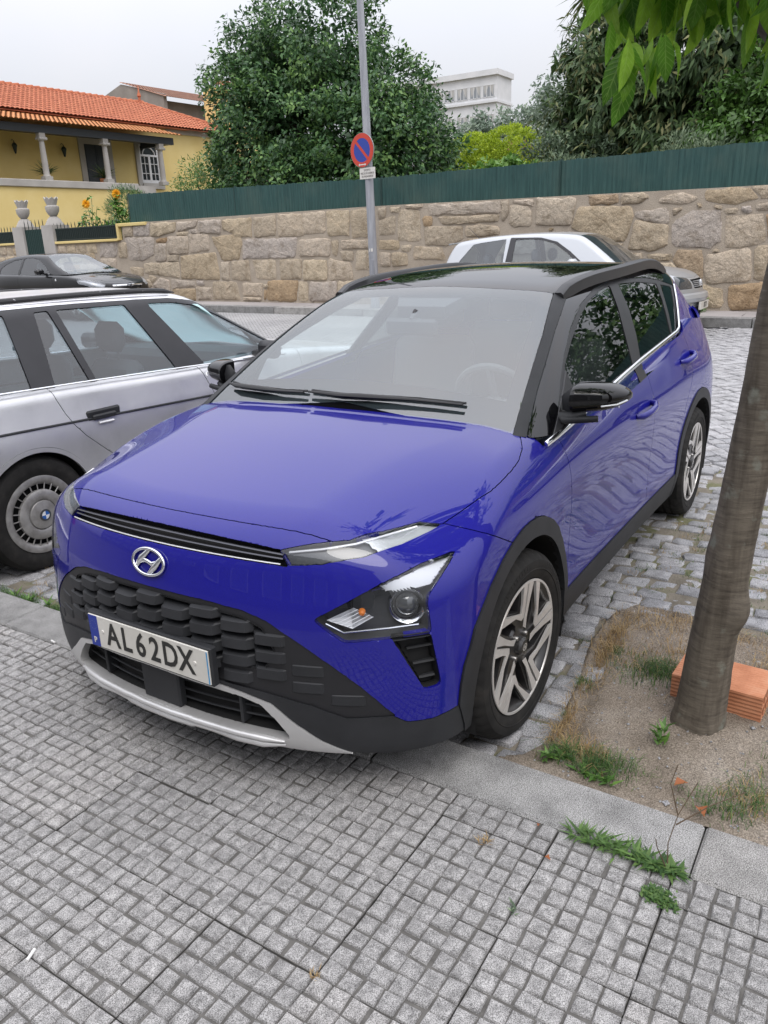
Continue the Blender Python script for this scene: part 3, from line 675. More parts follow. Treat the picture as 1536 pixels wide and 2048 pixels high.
    for q in ([(0,0,0),(-.03,-.01,.06),(-.075,.0,.12),(-.14,.03,.19)], [(-.075,.0,.12),(-.10,-.03,.19),(-.12,-.02,.24)], [(-.06,0,.10),(-.13,.07,.14),(-.2,.14,.16)], [(0,0,0),(.0,-.03,.06),(.005,-.035,.09)]): sb.tube(q, [.0022]+[.0013]*(len(q)-1), 5)
    sb.obj('stem', 'stem_brown', w, True, loc=(0,.06,0))
    weed('weed', 'low dark mossy weed spreading over the pavement slabs below the kerb', [(.56+.05*rng.random(), 1.44+.08*rng.random(), .068) for _ in range(26)], 12, .016, 'grass_green', up=.5, wid=.5)
    weed('weed', 'small pale green seedling between two pavement slabs', [(.80,1.19,.068)], 9, .022, 'leaf_grey')
    weed('weed', 'single upright leafy seedling in the middle of the soil', [(-.06,1.33,.06),(-.06,1.33,.085),(-.06,1.33,.11)], 8, .05, up=.9)
    weed('weed', 'green leafy weed between the front wheel and the kerb', [(.17,1.03,.055),(.15,1.08,.055)], 14, .05, up=.4)
    weed('weed', 'broad leafy green weed against the inner kerb edge', [(.20,y,.055) for y in (1.16,1.20,1.24)], 13, .045, up=.35)
    weed('weed', 'thin green weed beside the kerb under the silver estate', [(.22,-1.75,.02),(.22,-1.62,.02),(.2,-1.5,.02)], 12, .06, up=.8, wid=.18)
    weed('weed', 'dry tuft growing in a joint of the nearer pavement slabs', [(1.205,.88,.066)], 22, .02, 'grass_dry', up=.6, wid=.12)
    weed('weed', 'pale dry tuft on the pavement beside the kerb', [(.63,1.03,.068)], 24, .025, 'grass_dry', up=.6, wid=.12)
    # fallen leaves and butts
    def flat_leaf(name, label, p, s, rz, mat='dead_leaf', cat_='leaf', grp='fallen leaves'):
        V, T, tn = leaves(np.array([[0, 0, 0.]]), np.array([[1., 0, .15]]), np.array([[0, 0, 1.]]), s, .7, .5, np.array([.5])); o = obj(name, tri_mesh(name, V, T, mat, tn), None, p, (0, 0, rz)); tag(o, label, cat_, grp)
    flat_leaf('fallen_leaf', 'orange brown fallen leaf curled on the soil beside the kerb', (.13,1.415,.064), .045, 2.2); flat_leaf('fallen_leaf', 'reddish fallen leaf lying at the kerb edge behind the bare stem', (.205,1.50,.074), .05, .5)
    flat_leaf('fallen_leaf', 'tiny orange leaf scrap on the pavement below the kerb', (.60,1.19,.071), .022, 1.2); flat_leaf('fallen_leaf', 'tiny red leaf scrap in the joint of kerb and slabs', (.49,1.13,.070), .014, .2)
    for p, rz, lb in (((1.50,.265,.073), .4, 'white cigarette butt in a slab joint at the lower corner'), ((.478,-1.06,.074), 1.4, 'white cigarette butt by the kerb beside the bumper')):
        b = B(); b.tube([(-.016,0,0),(.016,0,0)], .004, 8); tag(b.obj('cigarette_butt', 'butt_white', None, True, loc=p, rot=(0, 0, rz)), lb, 'litter')
    # ---- hollow clay brick
    bk = thing('hollow_brick', 'orange hollow clay brick lying on the soil behind the tree trunk', 'brick', (-.468,1.44,.045), math.radians(-3))
    L, Wd, H = .30, .20, .10; b = B(); m_ = 26
    # ribbed outer skin with holes through the length
    prof = []
    def rib(a0, a1, fix, horiz, nn):
        for i in range(nn):
            t = i/nn; r_ = .0018 if i % 2 else 0
            prof.append((a0+(a1-a0)*t, fix+r_*(1 if fix > 0 else -1)) if horiz else (fix+r_*(1 if fix > 0 else -1), a0+(a1-a0)*t))
    rib(-Wd/2, Wd/2, 0., True, 26); n1 = len(prof); rib(0, H, Wd/2, False, 14); rib(Wd/2, -Wd/2, H, True, 26); rib(H, 0, -Wd/2, False, 14)
    nq = len(prof); V = [(x, -L/2, z_) for x, z_ in prof]+[(x, L/2, z_) for x, z_ in prof]; b.add(V, [(i, (i+1) % nq, nq+(i+1) % nq, nq+i) for i in range(nq)])
    t_ = .009; cols = 4; rows = 2; cw = (Wd-t_)/cols; rh = (H-t_)/rows
    for s_ in (-1, 1):
        for i in range(cols+1): b.box((-Wd/2+i*cw, s_*L/2-.0005*s_-(.012 if s_ > 0 else 0), .0005), (-Wd/2+i*cw+t_, s_*L/2-.0005*s_+(.012 if s_ < 0 else 0), H-.0005))
        for j in range(rows+1): b.box((-Wd/2+.0005, s_*L/2-.001*s_-(.012 if s_ > 0 else 0), j*rh), (Wd/2-.0005, s_*L/2-.001*s_+(.012 if s_ < 0 else 0), j*rh+t_))
    b.obj('shell', 'clay', bk); b2 = B(); b2.box((-Wd/2+.004,-L/2+.014,.004), (Wd/2-.004,L/2-.014,H-.004)); b2.obj('hole_shade', 'dark_recess', bk)  # near-black block inside stands in for the shade in the holes
    # ---- far kerb and far pavement
    f = lambda y: -10.76+.055*(y+.5)
    fp = thing('far_pavement', None, None); tag(fp, kind='structure'); b = B(); z0 = float(gz(-10.9))+.13
    b.add([(f(-45)-.28,-45,z0-.003),(f(25)-.28,25,z0-.003),(-11.72+.064*25.6,25,z0+.02),(-11.72+.064*(-44.4),-45,z0+.02)], [(0, 1, 2, 3)]); b.obj('paving', 'far_pavement', fp)
    y = -30.
    while y < 12:
        b = B(); b.box((-.28,.004,-.3), (0,1.19,.13)); o = b.obj('kerb_stone', 'granite_kerb', fp, loc=(f(y), y, float(gz(f(y)))), rot=(0, 0, -.055)); y += 1.2
    y = -9.6
    for k in range(46):
        yy = -9.0+k*.22
        b = B(); b.box((0,0,0), (.50,.0045,.004)); b.obj('paving_joint', 'slab_groove', fp, loc=(f(yy)-.80, yy, z0+.010)) if k % 4 == 0 else None
    dr = B(); dr.box((-.06,-.45,-.02), (.06,.45,.012)); tag(dr.obj('gully_grate', 'dark_chrome', None, loc=(f(-.9)+.20, -.75, float(gz(-10.6))+.002)), 'dark drain slot in the road at the far kerb', 'drain')
    return sz

# ======================================================================
# far stone wall with screen fence, gate, railing, lamp pole and sign
# ======================================================================
WW = unit((.064, 1, 0)); WN = unit((1, -.064, 0)); W0 = np.array((-11.72, -.6, 0))
def wp(s, z, o=0.): return W0+WW*s+WN*o+np.array((0, 0, z))
WROT = math.atan2(WW[1], WW[0])-PI/2
STONES = [[(-15.12,2.26),(-14.72,2.28),(-14.78,2.0),(-15.15,1.99)],
 [(-14.71,2.28),(-14.05,2.3),(-14.11,1.99),(-14.75,2.0)],
 [(-14.01,2.3),(-13.03,2.28),(-13.09,2.07),(-13.8,1.95),(-14.06,1.97)],
 [(-13.0,2.28),(-12.23,2.28),(-12.32,2.14),(-12.89,2.05),(-13.01,2.07)],
 [(-12.23,2.28),(-11.42,2.27),(-11.47,1.94),(-12.25,2.01)],
 [(-11.38,2.27),(-10.4,2.27),(-10.45,1.86),(-10.95,1.86),(-11.16,2.0),(-11.4,2.04)],
 [(-10.38,2.27),(-9.63,2.29),(-9.7,1.85),(-10.37,1.83)],
 [(-9.6,2.3),(-8.88,2.27),(-8.86,1.82),(-9.62,1.82)],
 [(-15.13,1.99),(-13.93,1.95),(-13.99,1.54),(-14.46,1.38),(-15.05,1.42)],
 [(-13.87,1.89),(-13.42,1.95),(-13.45,1.81),(-13.88,1.82)],
 [(-13.91,1.79),(-13.47,1.79),(-13.57,1.35),(-13.97,1.36)],
 [(-13.41,1.95),(-12.65,1.95),(-12.68,1.53),(-13.45,1.53)],
 [(-12.6,1.98),(-11.89,1.97),(-11.9,1.59),(-12.63,1.53)],
 [(-11.8,1.9),(-10.8,1.93),(-10.79,1.69),(-10.92,1.36),(-11.48,1.33),(-11.64,1.59)],
 [(-10.75,1.81),(-9.05,1.8),(-9.15,1.37),(-10.83,1.37)],
 [(-14.47,1.33),(-13.07,1.34),(-13.11,0.95),(-14.47,1.07)],
 [(-12.99,1.49),(-11.69,1.54),(-11.64,0.89),(-13.06,0.93)],
 [(-13.51,1.51),(-13.04,1.52),(-13.09,1.34),(-13.51,1.35)],
 [(-11.56,1.32),(-11.25,1.33),(-11.31,0.89),(-11.59,0.91)],
 [(-11.2,1.33),(-10.61,1.35),(-10.6,0.86),(-11.24,0.92)],
 [(-10.52,1.35),(-9.76,1.35),(-9.78,0.9),(-10.39,0.92)],
 [(-9.65,1.34),(-8.95,1.35),(-9.01,0.9),(-9.65,0.9)],
 [(-15.09,1.25),(-14.5,1.21),(-14.57,1.0),(-15.02,1.02)],
 [(-14.95,0.97),(-14.23,0.9),(-14.23,0.74),(-14.98,0.55)],
 [(-14.23,0.76),(-13.88,0.97),(-13.52,0.9),(-13.56,0.56)],
 [(-13.46,0.93),(-12.53,0.88),(-12.56,0.73),(-13.48,0.69)],
 [(-12.51,0.9),(-12.21,0.88),(-12.2,0.76),(-12.5,0.78)],
 [(-12.53,0.75),(-11.96,0.72),(-12.01,0.44),(-12.51,0.43)],
 [(-11.92,0.86),(-11.08,0.86),(-11.0,0.43),(-11.96,0.44)],
 [(-10.9,0.83),(-10.23,0.83),(-10.28,0.52),(-10.92,0.53)],
 [(-10.07,0.87),(-9.11,0.9),(-9.2,0.42),(-10.12,0.43)],
 [(-9.09,0.87),(-8.83,0.87),(-8.87,0.43),(-9.15,0.44)],
 [(-15.42,1.86),(-15.04,1.87),(-15.13,1.46),(-15.48,1.48)],
 [(-16.22,1.89),(-15.47,1.88),(-15.56,1.5),(-16.32,1.5)],
 [(-16.32,1.48),(-15.6,1.47),(-15.67,1.15),(-16.41,1.16)],
 [(-14.34,1.04),(-13.99,0.97),(-14.16,0.83),(-14.35,0.86)],
 [(-10.21,0.8),(-9.99,0.8),(-10.02,0.71),(-10.22,0.72)],
 [(-10.2,0.69),(-10.1,0.68),(-10.13,0.46),(-10.23,0.44)],
 [(-10.9,0.5),(-10.29,0.5),(-10.32,0.42),(-10.93,0.43)],
 [(-12.58,2.1),(-12.26,2.09),(-12.28,1.98),(-12.57,1.99)],
 [(-13.05,2.04),(-12.61,2.04),(-12.65,1.96),(-13.06,1.96)],
 [(-13.45,0.68),(-12.56,0.7),(-12.59,0.4),(-13.51,0.39)],
 [(-15.02,0.53),(-13.56,0.54),(-13.57,0.32),(-15.07,0.3)],
 [(-8.87,2.29),(-8.21,2.3),(-8.25,1.86),(-8.88,1.86)],
 [(-8.19,2.3),(-7.56,2.29),(-7.59,1.78),(-8.17,1.79)],
 [(-7.53,2.29),(-7.08,2.29),(-7.09,1.74),(-7.54,1.75)],
 [(-9.01,1.76),(-8.11,1.75),(-8.14,1.38),(-9.04,1.4)],
 [(-8.09,1.71),(-7.89,1.71),(-7.92,1.4),(-8.08,1.4)],
 [(-7.84,1.7),(-7.01,1.7),(-7.02,1.52),(-7.82,1.52)],
 [(-7.86,1.48),(-7.5,1.49),(-7.51,1.27),(-7.81,1.29)],
 [(-7.42,1.49),(-6.99,1.48),(-7.01,1.1),(-7.47,1.08)],
 [(-8.93,1.31),(-8.23,1.32),(-8.26,0.89),(-8.97,0.89)],
 [(-8.2,1.34),(-7.57,1.25),(-7.53,0.89),(-8.21,0.89)],
 [(-8.78,0.85),(-7.99,0.87),(-8.04,0.45),(-8.81,0.43)],
 [(-7.97,0.86),(-7.3,0.88),(-7.32,0.47),(-8.01,0.46)],
 [(-7.27,0.87),(-6.68,0.89),(-6.7,0.49),(-7.29,0.47)],
 [(-6.82,2.29),(-6.59,2.3),(-6.65,2.07),(-6.82,2.07)],
 [(-6.81,2.05),(-6.4,2.14),(-6.41,1.78),(-6.82,1.76)],
 [(-6.54,2.29),(-6.24,2.29),(-6.3,2.17),(-6.51,2.19)],
 [(-6.33,2.14),(-6.21,2.25),(-5.81,2.19),(-5.79,1.63),(-6.35,1.64)],
 [(-6.18,2.31),(-5.71,2.3),(-5.79,2.22),(-6.14,2.25)],
 [(-5.61,2.29),(-4.04,2.27),(-4.02,2.07),(-5.51,2.09),(-5.6,2.12)],
 [(-5.73,2.09),(-5.51,2.07),(-5.53,1.89),(-5.73,1.9)],
 [(-5.41,2.06),(-4.04,2.04),(-4.08,1.92),(-5.29,1.91)],
 [(-5.7,1.89),(-4.83,1.88),(-4.82,1.63),(-5.2,1.52),(-5.71,1.56)],
 [(-4.8,1.86),(-4.42,1.89),(-4.05,1.82),(-4.04,1.68),(-4.77,1.67)],
 [(-6.83,1.68),(-6.31,1.66),(-6.32,1.48),(-6.83,1.49)],
 [(-6.28,1.57),(-6.02,1.56),(-6.04,1.43),(-6.27,1.45)],
 [(-5.97,1.54),(-5.3,1.49),(-5.2,1.26),(-5.98,1.28)],
 [(-6.51,1.43),(-6.12,1.42),(-6.13,1.15),(-6.52,1.15)],
 [(-4.02,2.27),(-3.87,2.28),(-3.87,2.03),(-4.01,1.9)],
 [(-3.86,2.19),(-3.5,2.16),(-3.4,2.05),(-3.4,1.81),(-3.79,1.81),(-3.85,1.86)],
 [(-3.8,2.27),(-3.37,2.26),(-3.38,2.14),(-3.77,2.22)],
 [(-3.33,2.28),(-2.57,2.24),(-2.65,1.79),(-3.32,1.82)],
 [(-6.84,1.45),(-6.54,1.42),(-6.55,1.15),(-6.83,1.16)],
 [(-4.77,1.64),(-3.9,1.64),(-3.9,1.34),(-4.71,1.36)],
 [(-3.87,1.64),(-3.09,1.67),(-3.07,1.32),(-3.87,1.34)],
 [(-2.54,2.1),(-1.62,2.07),(-1.54,1.92),(-1.67,1.5),(-2.14,1.5),(-2.65,1.75)],
 [(-2.37,2.26),(-1.82,2.25),(-1.82,2.11),(-2.06,2.1),(-2.34,2.13)],
 [(-1.8,2.24),(-1.37,2.25),(-1.3,2.17),(-1.47,2.08),(-1.77,2.09)],
 [(-1.16,2.14),(-0.81,2.23),(-0.52,2.12),(-0.73,2.03),(-1.15,2.08)],
 [(-0.45,2.23),(0.22,2.25),(0.37,2.07),(0.05,1.99),(-0.42,2.07)],
 [(0.23,2.25),(0.47,2.25),(0.58,2.25),(0.61,2.04),(0.41,2.06)],
 [(-1.53,1.97),(-0.98,2.02),(-0.95,1.76),(-1.1,1.75),(-1.53,1.87)],
 [(-0.94,2.0),(-0.77,1.99),(-0.79,1.94),(-0.91,1.86)],
 [(-1.52,1.84),(-0.96,1.73),(-0.95,1.43),(-1.2,1.32),(-1.63,1.38),(-1.56,1.61)],
 [(-0.9,1.78),(-0.59,1.96),(-0.15,1.91),(-0.12,1.45),(-0.29,1.36),(-0.82,1.38),(-0.9,1.47)],
 [(-0.11,1.84),(0.46,1.85),(0.54,1.43),(0.36,1.38),(-0.06,1.35)],
 [(-0.12,1.96),(0.08,1.95),(0.09,1.86),(-0.11,1.86)],
 [(0.11,1.97),(0.29,1.95),(0.3,1.87),(0.13,1.87)],
 [(0.32,1.99),(0.61,2.01),(0.63,1.88),(0.34,1.89)],
 [(0.49,1.83),(0.67,1.85),(0.71,1.43),(0.56,1.44)],
 [(-1.28,1.3),(-0.86,1.3),(-0.85,1.19),(-1.06,1.17),(-1.27,1.21)],
 [(-0.82,1.35),(-0.39,1.34),(-0.36,1.14),(-0.35,0.87),(-0.57,0.88),(-0.84,1.15)],
 [(-0.35,1.26),(0.32,1.36),(0.38,0.99),(0.38,0.85),(-0.3,0.81),(-0.34,0.98)],
 [(0.38,1.37),(0.72,1.4),(0.78,0.88),(0.42,0.88)],
 [(-0.57,0.85),(-0.03,0.73),(0.01,0.52),(-0.03,0.43),(-0.45,0.42),(-0.59,0.66)],
 [(0.05,0.78),(0.53,0.84),(0.68,0.84),(0.72,0.43),(0.09,0.42)],
 [(-1.65,1.31),(-1.37,1.32),(-1.33,1.19),(-1.49,1.15)],
 [(-1.25,1.15),(-0.86,1.15),(-0.61,0.88),(-0.91,0.98)],
 [(-0.24,1.35),(-0.15,1.35),(-0.13,1.29),(-0.24,1.29)],
 [(-0.55,2.05),(-0.47,2.04),(-0.46,1.98),(-0.54,1.99)],
 [(-0.28,2.0),(-0.16,1.98),(-0.18,1.94),(-0.26,1.95)],
 [(-1.85,1.47),(-1.69,1.48),(-1.7,1.35),(-1.79,1.35)],
 [(-1.62,1.14),(-1.27,1.14),(-0.96,0.98),(-0.65,0.84),(-0.68,0.65),(-1.59,0.65)]]
def _street_mats():
    m = NT('wall_stone').set(rough=.9, spec=.2); c = m.coord('Object'); r = m.rnd(); mp = m.n('VectorMath', operation='ADD'); cmb = m.n('CombineXYZ'); m.L(m.val(r, 0, 70), cmb.inputs[0]); m.L(m.val(r, 0, 43), cmb.inputs[2]); m.L(c, mp.inputs[0]); m.L(cmb.outputs[0], mp.inputs[1]); c2 = mp.outputs[0]
    tone = m.ramp(r, [(0, (.43, .375, .305)), (.22, (.47, .40, .305)), (.40, (.52, .45, .365)), (.58, (.455, .415, .385)), (.72, (.53, .455, .345)), (.90, (.44, .365, .265)), (.97, (.40, .28, .17)), (1., (.47, .43, .36))])
    sp = m.ramp(m.noise(c2, 75, 3, .7), [(.30, (.45, .43, .40)), (.48, (.95, .94, .93)), (.68, (1.28, 1.26, 1.24))]); st = m.ramp(m.noise(c2, 4.5, 6, .6), [(.30, (.68, .64, .58)), (.50, (.98, .97, .95)), (.7, (1.10, 1.06, 1.0))]); m.col(m.mix(1., m.mix(1., tone, sp, 'MULTIPLY'), st, 'MULTIPLY'))
    m.nor(m.bump(m.noise(c2, 60, 4), .55, .012, m.bump(m.noise(c2, 14, 5), .8, .04)))
    m = NT('mortar').set(rough=.95); c = m.coord('Object'); m.col(m.mix(1., m.ramp(m.noise(c, 2.2, 6), [(.3, (.37, .31, .245)), (.7, (.50, .43, .345))]), m.ramp(m.noise(c, 80, 3), [(.3, (.7, .7, .7)), (.7, (1.15, 1.15, 1.15))]), 'MULTIPLY')); m.nor(m.bump(m.noise(c, 45, 5), .6, .02))
    m = NT('screen_green').set(rough=.55, spec=.3); c = m.coord('Object'); mp = m.n('Mapping'); mp.inputs['Scale'].default_value = (1, 1, .06); m.L(c, mp.inputs[0]); f = m.noise(mp.outputs[0], 26, 4, .7); o = m.ramp(f, [(.28, (.018, .050, .048)), (.5, (.030, .078, .073)), (.75, (.046, .104, .096))]); dirt = m.noise(c, 1.3, 6, .6); o = m.mix(m.ramp(dirt, [(.5, (0, 0, 0)), (.72, (.5, .5, .5))]), o, (.075, .115, .095)); m.col(o)
    plain('post_green', (.015, .045, .04), .5)
    m = NT('galvanised').set(rough=.5, metal=.35); c = m.coord('Object'); mp = m.n('Mapping'); mp.inputs['Scale'].default_value = (1, 1, .12); m.L(c, mp.inputs[0]); m.col(m.ramp(m.noise(mp.outputs[0], 14, 5), [(.3, (.27, .28, .31)), (.6, (.40, .41, .44)), (.8, (.47, .48, .50))]))
    plain('sign_red', (.55, .055, .03), .4); plain('sign_blue', (.025, .055, .33), .4); plain('sign_white', (.66, .64, .60), .5); plain('sign_grey', (.40, .40, .40), .5, .5); plain('sign_ink', (.16, .14, .13), .6)
    def stucco(name, a, b):
        m = NT(name).set(rough=.9); c = m.coord('Object'); m.col(m.ramp(m.noise(c, .8, 6), [(.3, a), (.7, b)])); m.nor(m.bump(m.noise(c, 30, 4), .2, .01))
    stucco('yellow_wall', (.68, .52, .20), (.75, .60, .27)); stucco('white_wall', (.62, .63, .64), (.72, .72, .73)); stucco('stone_trim', (.32, .30, .28), (.47, .45, .42)); stucco('old_wall', (.20, .18, .16), (.32, .29, .26)); stucco('facade_grey', (.20, .20, .205), (.26, .26, .265))
    m = NT('roof_tile').set(rough=.85); c = m.coord('Object'); o = m.ramp(m.noise(c, 3.5, 5), [(.3, (.36, .105, .055)), (.55, (.50, .17, .085)), (.8, (.56, .24, .14))]); o = m.mix(1., o, m.ramp(m.noise(c, 25, 3), [(.3, (.7, .66, .62)), (.7, (1.15, 1.12, 1.1))]), 'MULTIPLY'); m.col(o)
    m = NT('roof_tile_new').set(rough=.85); c = m.coord('Object'); m.col(m.mix(1., m.ramp(m.noise(c, 3, 5), [(.3, (.50, .19, .06)), (.7, (.62, .29, .12))]), m.ramp(m.noise(c, 25, 3), [(.3, (.75, .7, .65)), (.7, (1.1, 1.1, 1.1))]), 'MULTIPLY'))
    m = NT('roof_tile_old').set(rough=.9); c = m.coord('Object'); m.col(m.ramp(m.noise(c, 3, 5), [(.3, (.22, .105, .07)), (.7, (.34, .19, .13))]))
    plain('dark_wood', (.018, .024, .030), .5); plain('iron', (.010, .022, .020), .5); plain('white_frame', (.70, .70, .70), .5); plain('lantern_glass', (.05, .05, .045), .2); plain('curtain', (.45, .44, .42), .9); plain('pane_dark', (.035, .04, .045), .12); plain('pane_hazed', (.25, .27, .29), .2)  # panes of the distant block are lightened to stand for distance haze
    m = NT('gate_green').set(col=(.008, .032, .028), rough=.45)
_street_mats()

def stone_mesh(poly, rng):
    "rough-hewn face block from an outline in the wall plane; local x along wall, z up, y=0 wall face, +proud towards -y"
    P = np.array(poly, float); c = P.mean(0); A = fillet(np.column_stack([P, 0*P[:, 0]]), .05, 3)[:, :2]
    out = []
    for i in range(len(A)):
        a, b = A[i], A[(i+1) % len(A)]; n = max(1, int(np.linalg.norm(b-a)/.11))
        for k in range(n): out.append(a+(b-a)*k/n)
    Q = np.array(out); Q += rng.normal(0, .008, Q.shape); n = len(Q); sz = max(.08, np.sqrt(np.prod(P.max(0)-P.min(0)))); pr = rng.uniform(.012, .030)
    V = []
    for sc, d in ((1.015, -.02), (.99, pr*.45), (1-.05/sz, pr), (.60, pr+.006), (.28, pr+.010)):
        q = c+(Q-c)*sc
        for p in q: V.append((p[0]-c[0], -(d+(rng.normal(0, .0035) if d > 0 and sc < .98 else 0)), p[1]-c[1]))
    V.append((0, -(pr+.008), 0)); m = 5*n
    F = [(k*n+i, k*n+(i+1) % n, (k+1)*n+(i+1) % n, (k+1)*n+i) for k in range(4) for i in range(n)]+[(4*n+i, 4*n+(i+1) % n, m) for i in range(n)]
    return mesh('stone', V, F, 'wall_stone', True, 42), c
def build_wall():
    rng = np.random.default_rng(5)
    wall = thing('stone_wall', 'long wall of rough granite blocks across the road, under the green screen', 'wall', tuple(W0), WROT)
    # local frame: x' = -normal?  rotate so that local y runs along the wall and local x outwards
    def ztop(s): return np.interp(s, [-15.2,-14,-6.8,0,15], [2.33,2.33,2.33,2.25,2.2])
    b = B(); ss = np.linspace(-15.2, 18, 34)
    for a, c in zip(ss[:-1], ss[1:]):
        b.add([(0,a,.2),(0,c,.2),(0,c,ztop(c)),(0,a,ztop(a)),(-.45,a,.2),(-.45,c,.2),(-.45,c,ztop(c)),(-.45,a,ztop(a))], [(0,1,2,3),(5,4,7,6),(3,2,6,7)]+([(4,0,3,7)] if a == ss[0] else []))
    b.box((-.45,-24,.2), (0,-15.2,1.93)); b.obj('mortar', 'mortar', wall)
    boxes = []
    def put(poly):
        P = np.array(poly)
        me, c = stone_mesh(poly, rng); o = bpy.data.objects.new('stone', me); COL.objects.link(o); o.parent = wall; o.location = (0, c[0], c[1]); o.rotation_euler = (0, 0, PI/2)
        boxes.append((P.min(0), P.max(0)))
    for p in STONES:
        P = np.array(p); put([(s, min(z, float(ztop(s))-.01)) for s, z in p])
    def fill(s0, s1, z0, z1):
        z = z0
        while z < z1-.12:
            h = min(rng.uniform(.22, .42), z1-z); s = s0-rng.random()*.2
            while s < s1:
                w = rng.uniform(.28, .62); a, c = np.array((s+.02, z+.015)), np.array((s+w-.02, z+h-.015))
                if not any((a < hi-.03).all() and (c > lo+.03).all() for lo, hi in boxes) and a[0] > -24 and not (-19.9 < (a[0]+c[0])/2 < -18.7):
                    j = lambda: rng.normal(0, .018); put([(a[0]+j(), a[1]+j()), (c[0]+j(), a[1]+j()), (c[0]+j(), c[1]+j()), (a[0]+j(), c[1]+j())])
                s += w
            z += h
    fill(.75, 12, .42, 2.2); fill(-6.4, -1.2, .42, 1.0); fill(-22, -15.2, .45, 1.9); fill(-15.2, -12.6, .42, .75)
    # small packing stones in free mortar
    for _ in range(60):
        s, z = rng.uniform(-14.5, .6), rng.uniform(.6, 2.2); a = np.array((s-.05, z-.03)); c = np.array((s+.05, z+.03))
        if not any((a < hi+.005).all() and (c > lo-.005).all() for lo, hi in boxes): put([(s-.045, z-.02), (s+.04, z-.028), (s+.05, z+.02), (s-.035, z+.028)])
    # yellow copings
    for lo, hi in (((-.10,-15.28,2.255),(.06,-14.15,2.335)), ((-.05,-15.36,1.92),(.07,-15.28,2.335)), ((-.05,-18.35,1.90),(.07,-15.36,1.965)), ((-.05,-18.72,1.1),(.07,-18.35,2.42)), ((-.05,-20.30,1.1),(.07,-19.85,2.42)), ((-.05,-24,1.93),(.07,-20.30,1.99))):
        y = B(); y.box(lo, hi, bev=.01); y.obj('coping', 'yellow_wall', wall)
    # ---- screen fence on the wall
    fe = thing('screen_fence', 'dark green reed screen fence with posts on top of the stone wall', 'fence', tuple(W0), WROT)
    post = [-15.0,-11.06,-6.84,-2.96,.95,4.9,8.8,12.7,16.6]; ft = lambda s: np.interp(s, [-15,-10.9,-6.8,0,9], [3.03,2.95,2.86,2.87,2.85])
    for a, c in zip(post[:-1], post[1:]):
        n = int((c-a)/.042); V, F = [], []
        for i in range(n+1):
            s = a+(c-a)*i/n; t = (i % 2)
            bow = .012*math.sin((s-a)/(c-a)*PI*3+a)
            zt = float(ft(s))+rng.normal(0, .006); x = -.16+(.013 if t else 0.)+bow
            V += [(x, s, float(ztop(s))-.04), (x, s, zt)]
        F = [(2*i, 2*i+2, 2*i+3, 2*i+1) for i in range(n)]; o = obj('screen_panel', mesh('screen_panel', V, F, 'screen_green', False), fe)
        so = o.modifiers.new('thick', 'SOLIDIFY'); so.thickness = .012
    for s in post:
        p = B(); p.tube([(-.20,s,2.0),(-.20,s,float(ft(s))+.03)], .024, 8); p.tube([(-.14,s+.01,2.2),(-.14,s+.01,float(ft(s)))], .012, 6); p.obj('post', 'post_green', fe, True)
    # ---- railing, gate, urns
    def railing(s0, s1, label):
        t = thing('iron_railing', label, 'railing', tuple(W0), WROT); b = B()
        for z in (2.0, 2.30): b.box((-.03,s0,z-.015), (.0,s1,z+.015))
        b.obj('rail', 'iron', t); b = B(); k = 0; s = s0+.04
        while s < s1:
            b.tube([(-.015,s,1.97),(-.015,s,2.30)], .016, 5); b.tube([(-.015,s+.045,1.97),(-.015,s+.045,2.3)], .010, 4)
            if k % 2 == 0: b.tube([(-.015,s,2.30),(-.015,s,2.40),(-.015,s,2.47)], [.010,.012,.002], 5)
            s += .085; k += 1
        o = b.obj('baluster', 'iron', t); tag(o, kind='stuff'); bk = B(); bk.box((-.05,s0,1.97),(-.045,s1,2.29)); bk.obj('backing', 'gate_green', t)
    railing(-18.33, -15.37, 'dark iron railing with spikes on the low wall beside the gate'); railing(-23.5, -20.32, 'dark iron railing at the far end of the wall beyond the gate')
    gt = thing('iron_gate', 'dark green sheet metal gate with spikes between yellow jambs', 'gate', tuple(W0), WROT); b = B(); n = 24; V = []
    for i in range(n+1): s = -19.83+1.10*i/n; V += [(.0+.02*(i % 2), s, .5), (.0+.02*(i % 2), s, 2.33)]
    b.add(V, [(2*i, 2*i+2, 2*i+3, 2*i+1) for i in range(n)]); b.obj('gate_leaf', 'gate_green', gt)
    for i in range(6): s = -19.75+i*.19; p = B(); p.tube([(.0,s,2.30),(.0,s,2.52),(.0,s,2.6)], [.012,.012,.002], 5); p.obj('spike', 'iron', gt)
    for s, lb in ((-18.52,'grey stone urn on the gate post nearer the green screen'), (-20.05,'grey stone urn on the gate post farther from the green screen')):
        u = thing('stone_urn', lb, 'urn', tuple(wp(s, 2.42, -.2)), WROT, 'gate post urns'); b = B(); b.lathe([(.0,0),(.26,0),(.25,.03),(.17,.17),(.13,.20),(.12,.23)], 20, 'z'); b.obj('pedestal', 'stone_trim', u, True, 35)
        b = B(); b.lathe([(.08,.23),(.14,.30),(.18,.38),(.19,.46),(.19,.50),(.14,.53),(.11,.56)], 20, 'z'); b.obj('bowl', 'stone_trim', u, True, 40)
        b = B(); V = []; nn = 16
        for k in range(nn): a = 2*PI*k/nn; V += [(.105*math.cos(a), .105*math.sin(a), .55), ((.16+.01*(k % 2))*math.cos(a), (.16+.01*(k % 2))*math.sin(a), .70+.06*(k % 2))]
        b.add(V, [(2*k, (2*k+2) % (2*nn), (2*k+3) % (2*nn), 2*k+1) for k in range(nn)]); o = b.obj('crown', 'stone_trim', u); o.modifiers.new('t', 'SOLIDIFY').thickness = .03
        pb = B(); pb.box((-.28,-.28,-1.5), (.28,.28,0)); pb.obj('post', 'stone_trim', u)
    # ---- lamp pole with sign
    px, py = -11.50, -7.13; zb = float(gz(-10.9))+.12
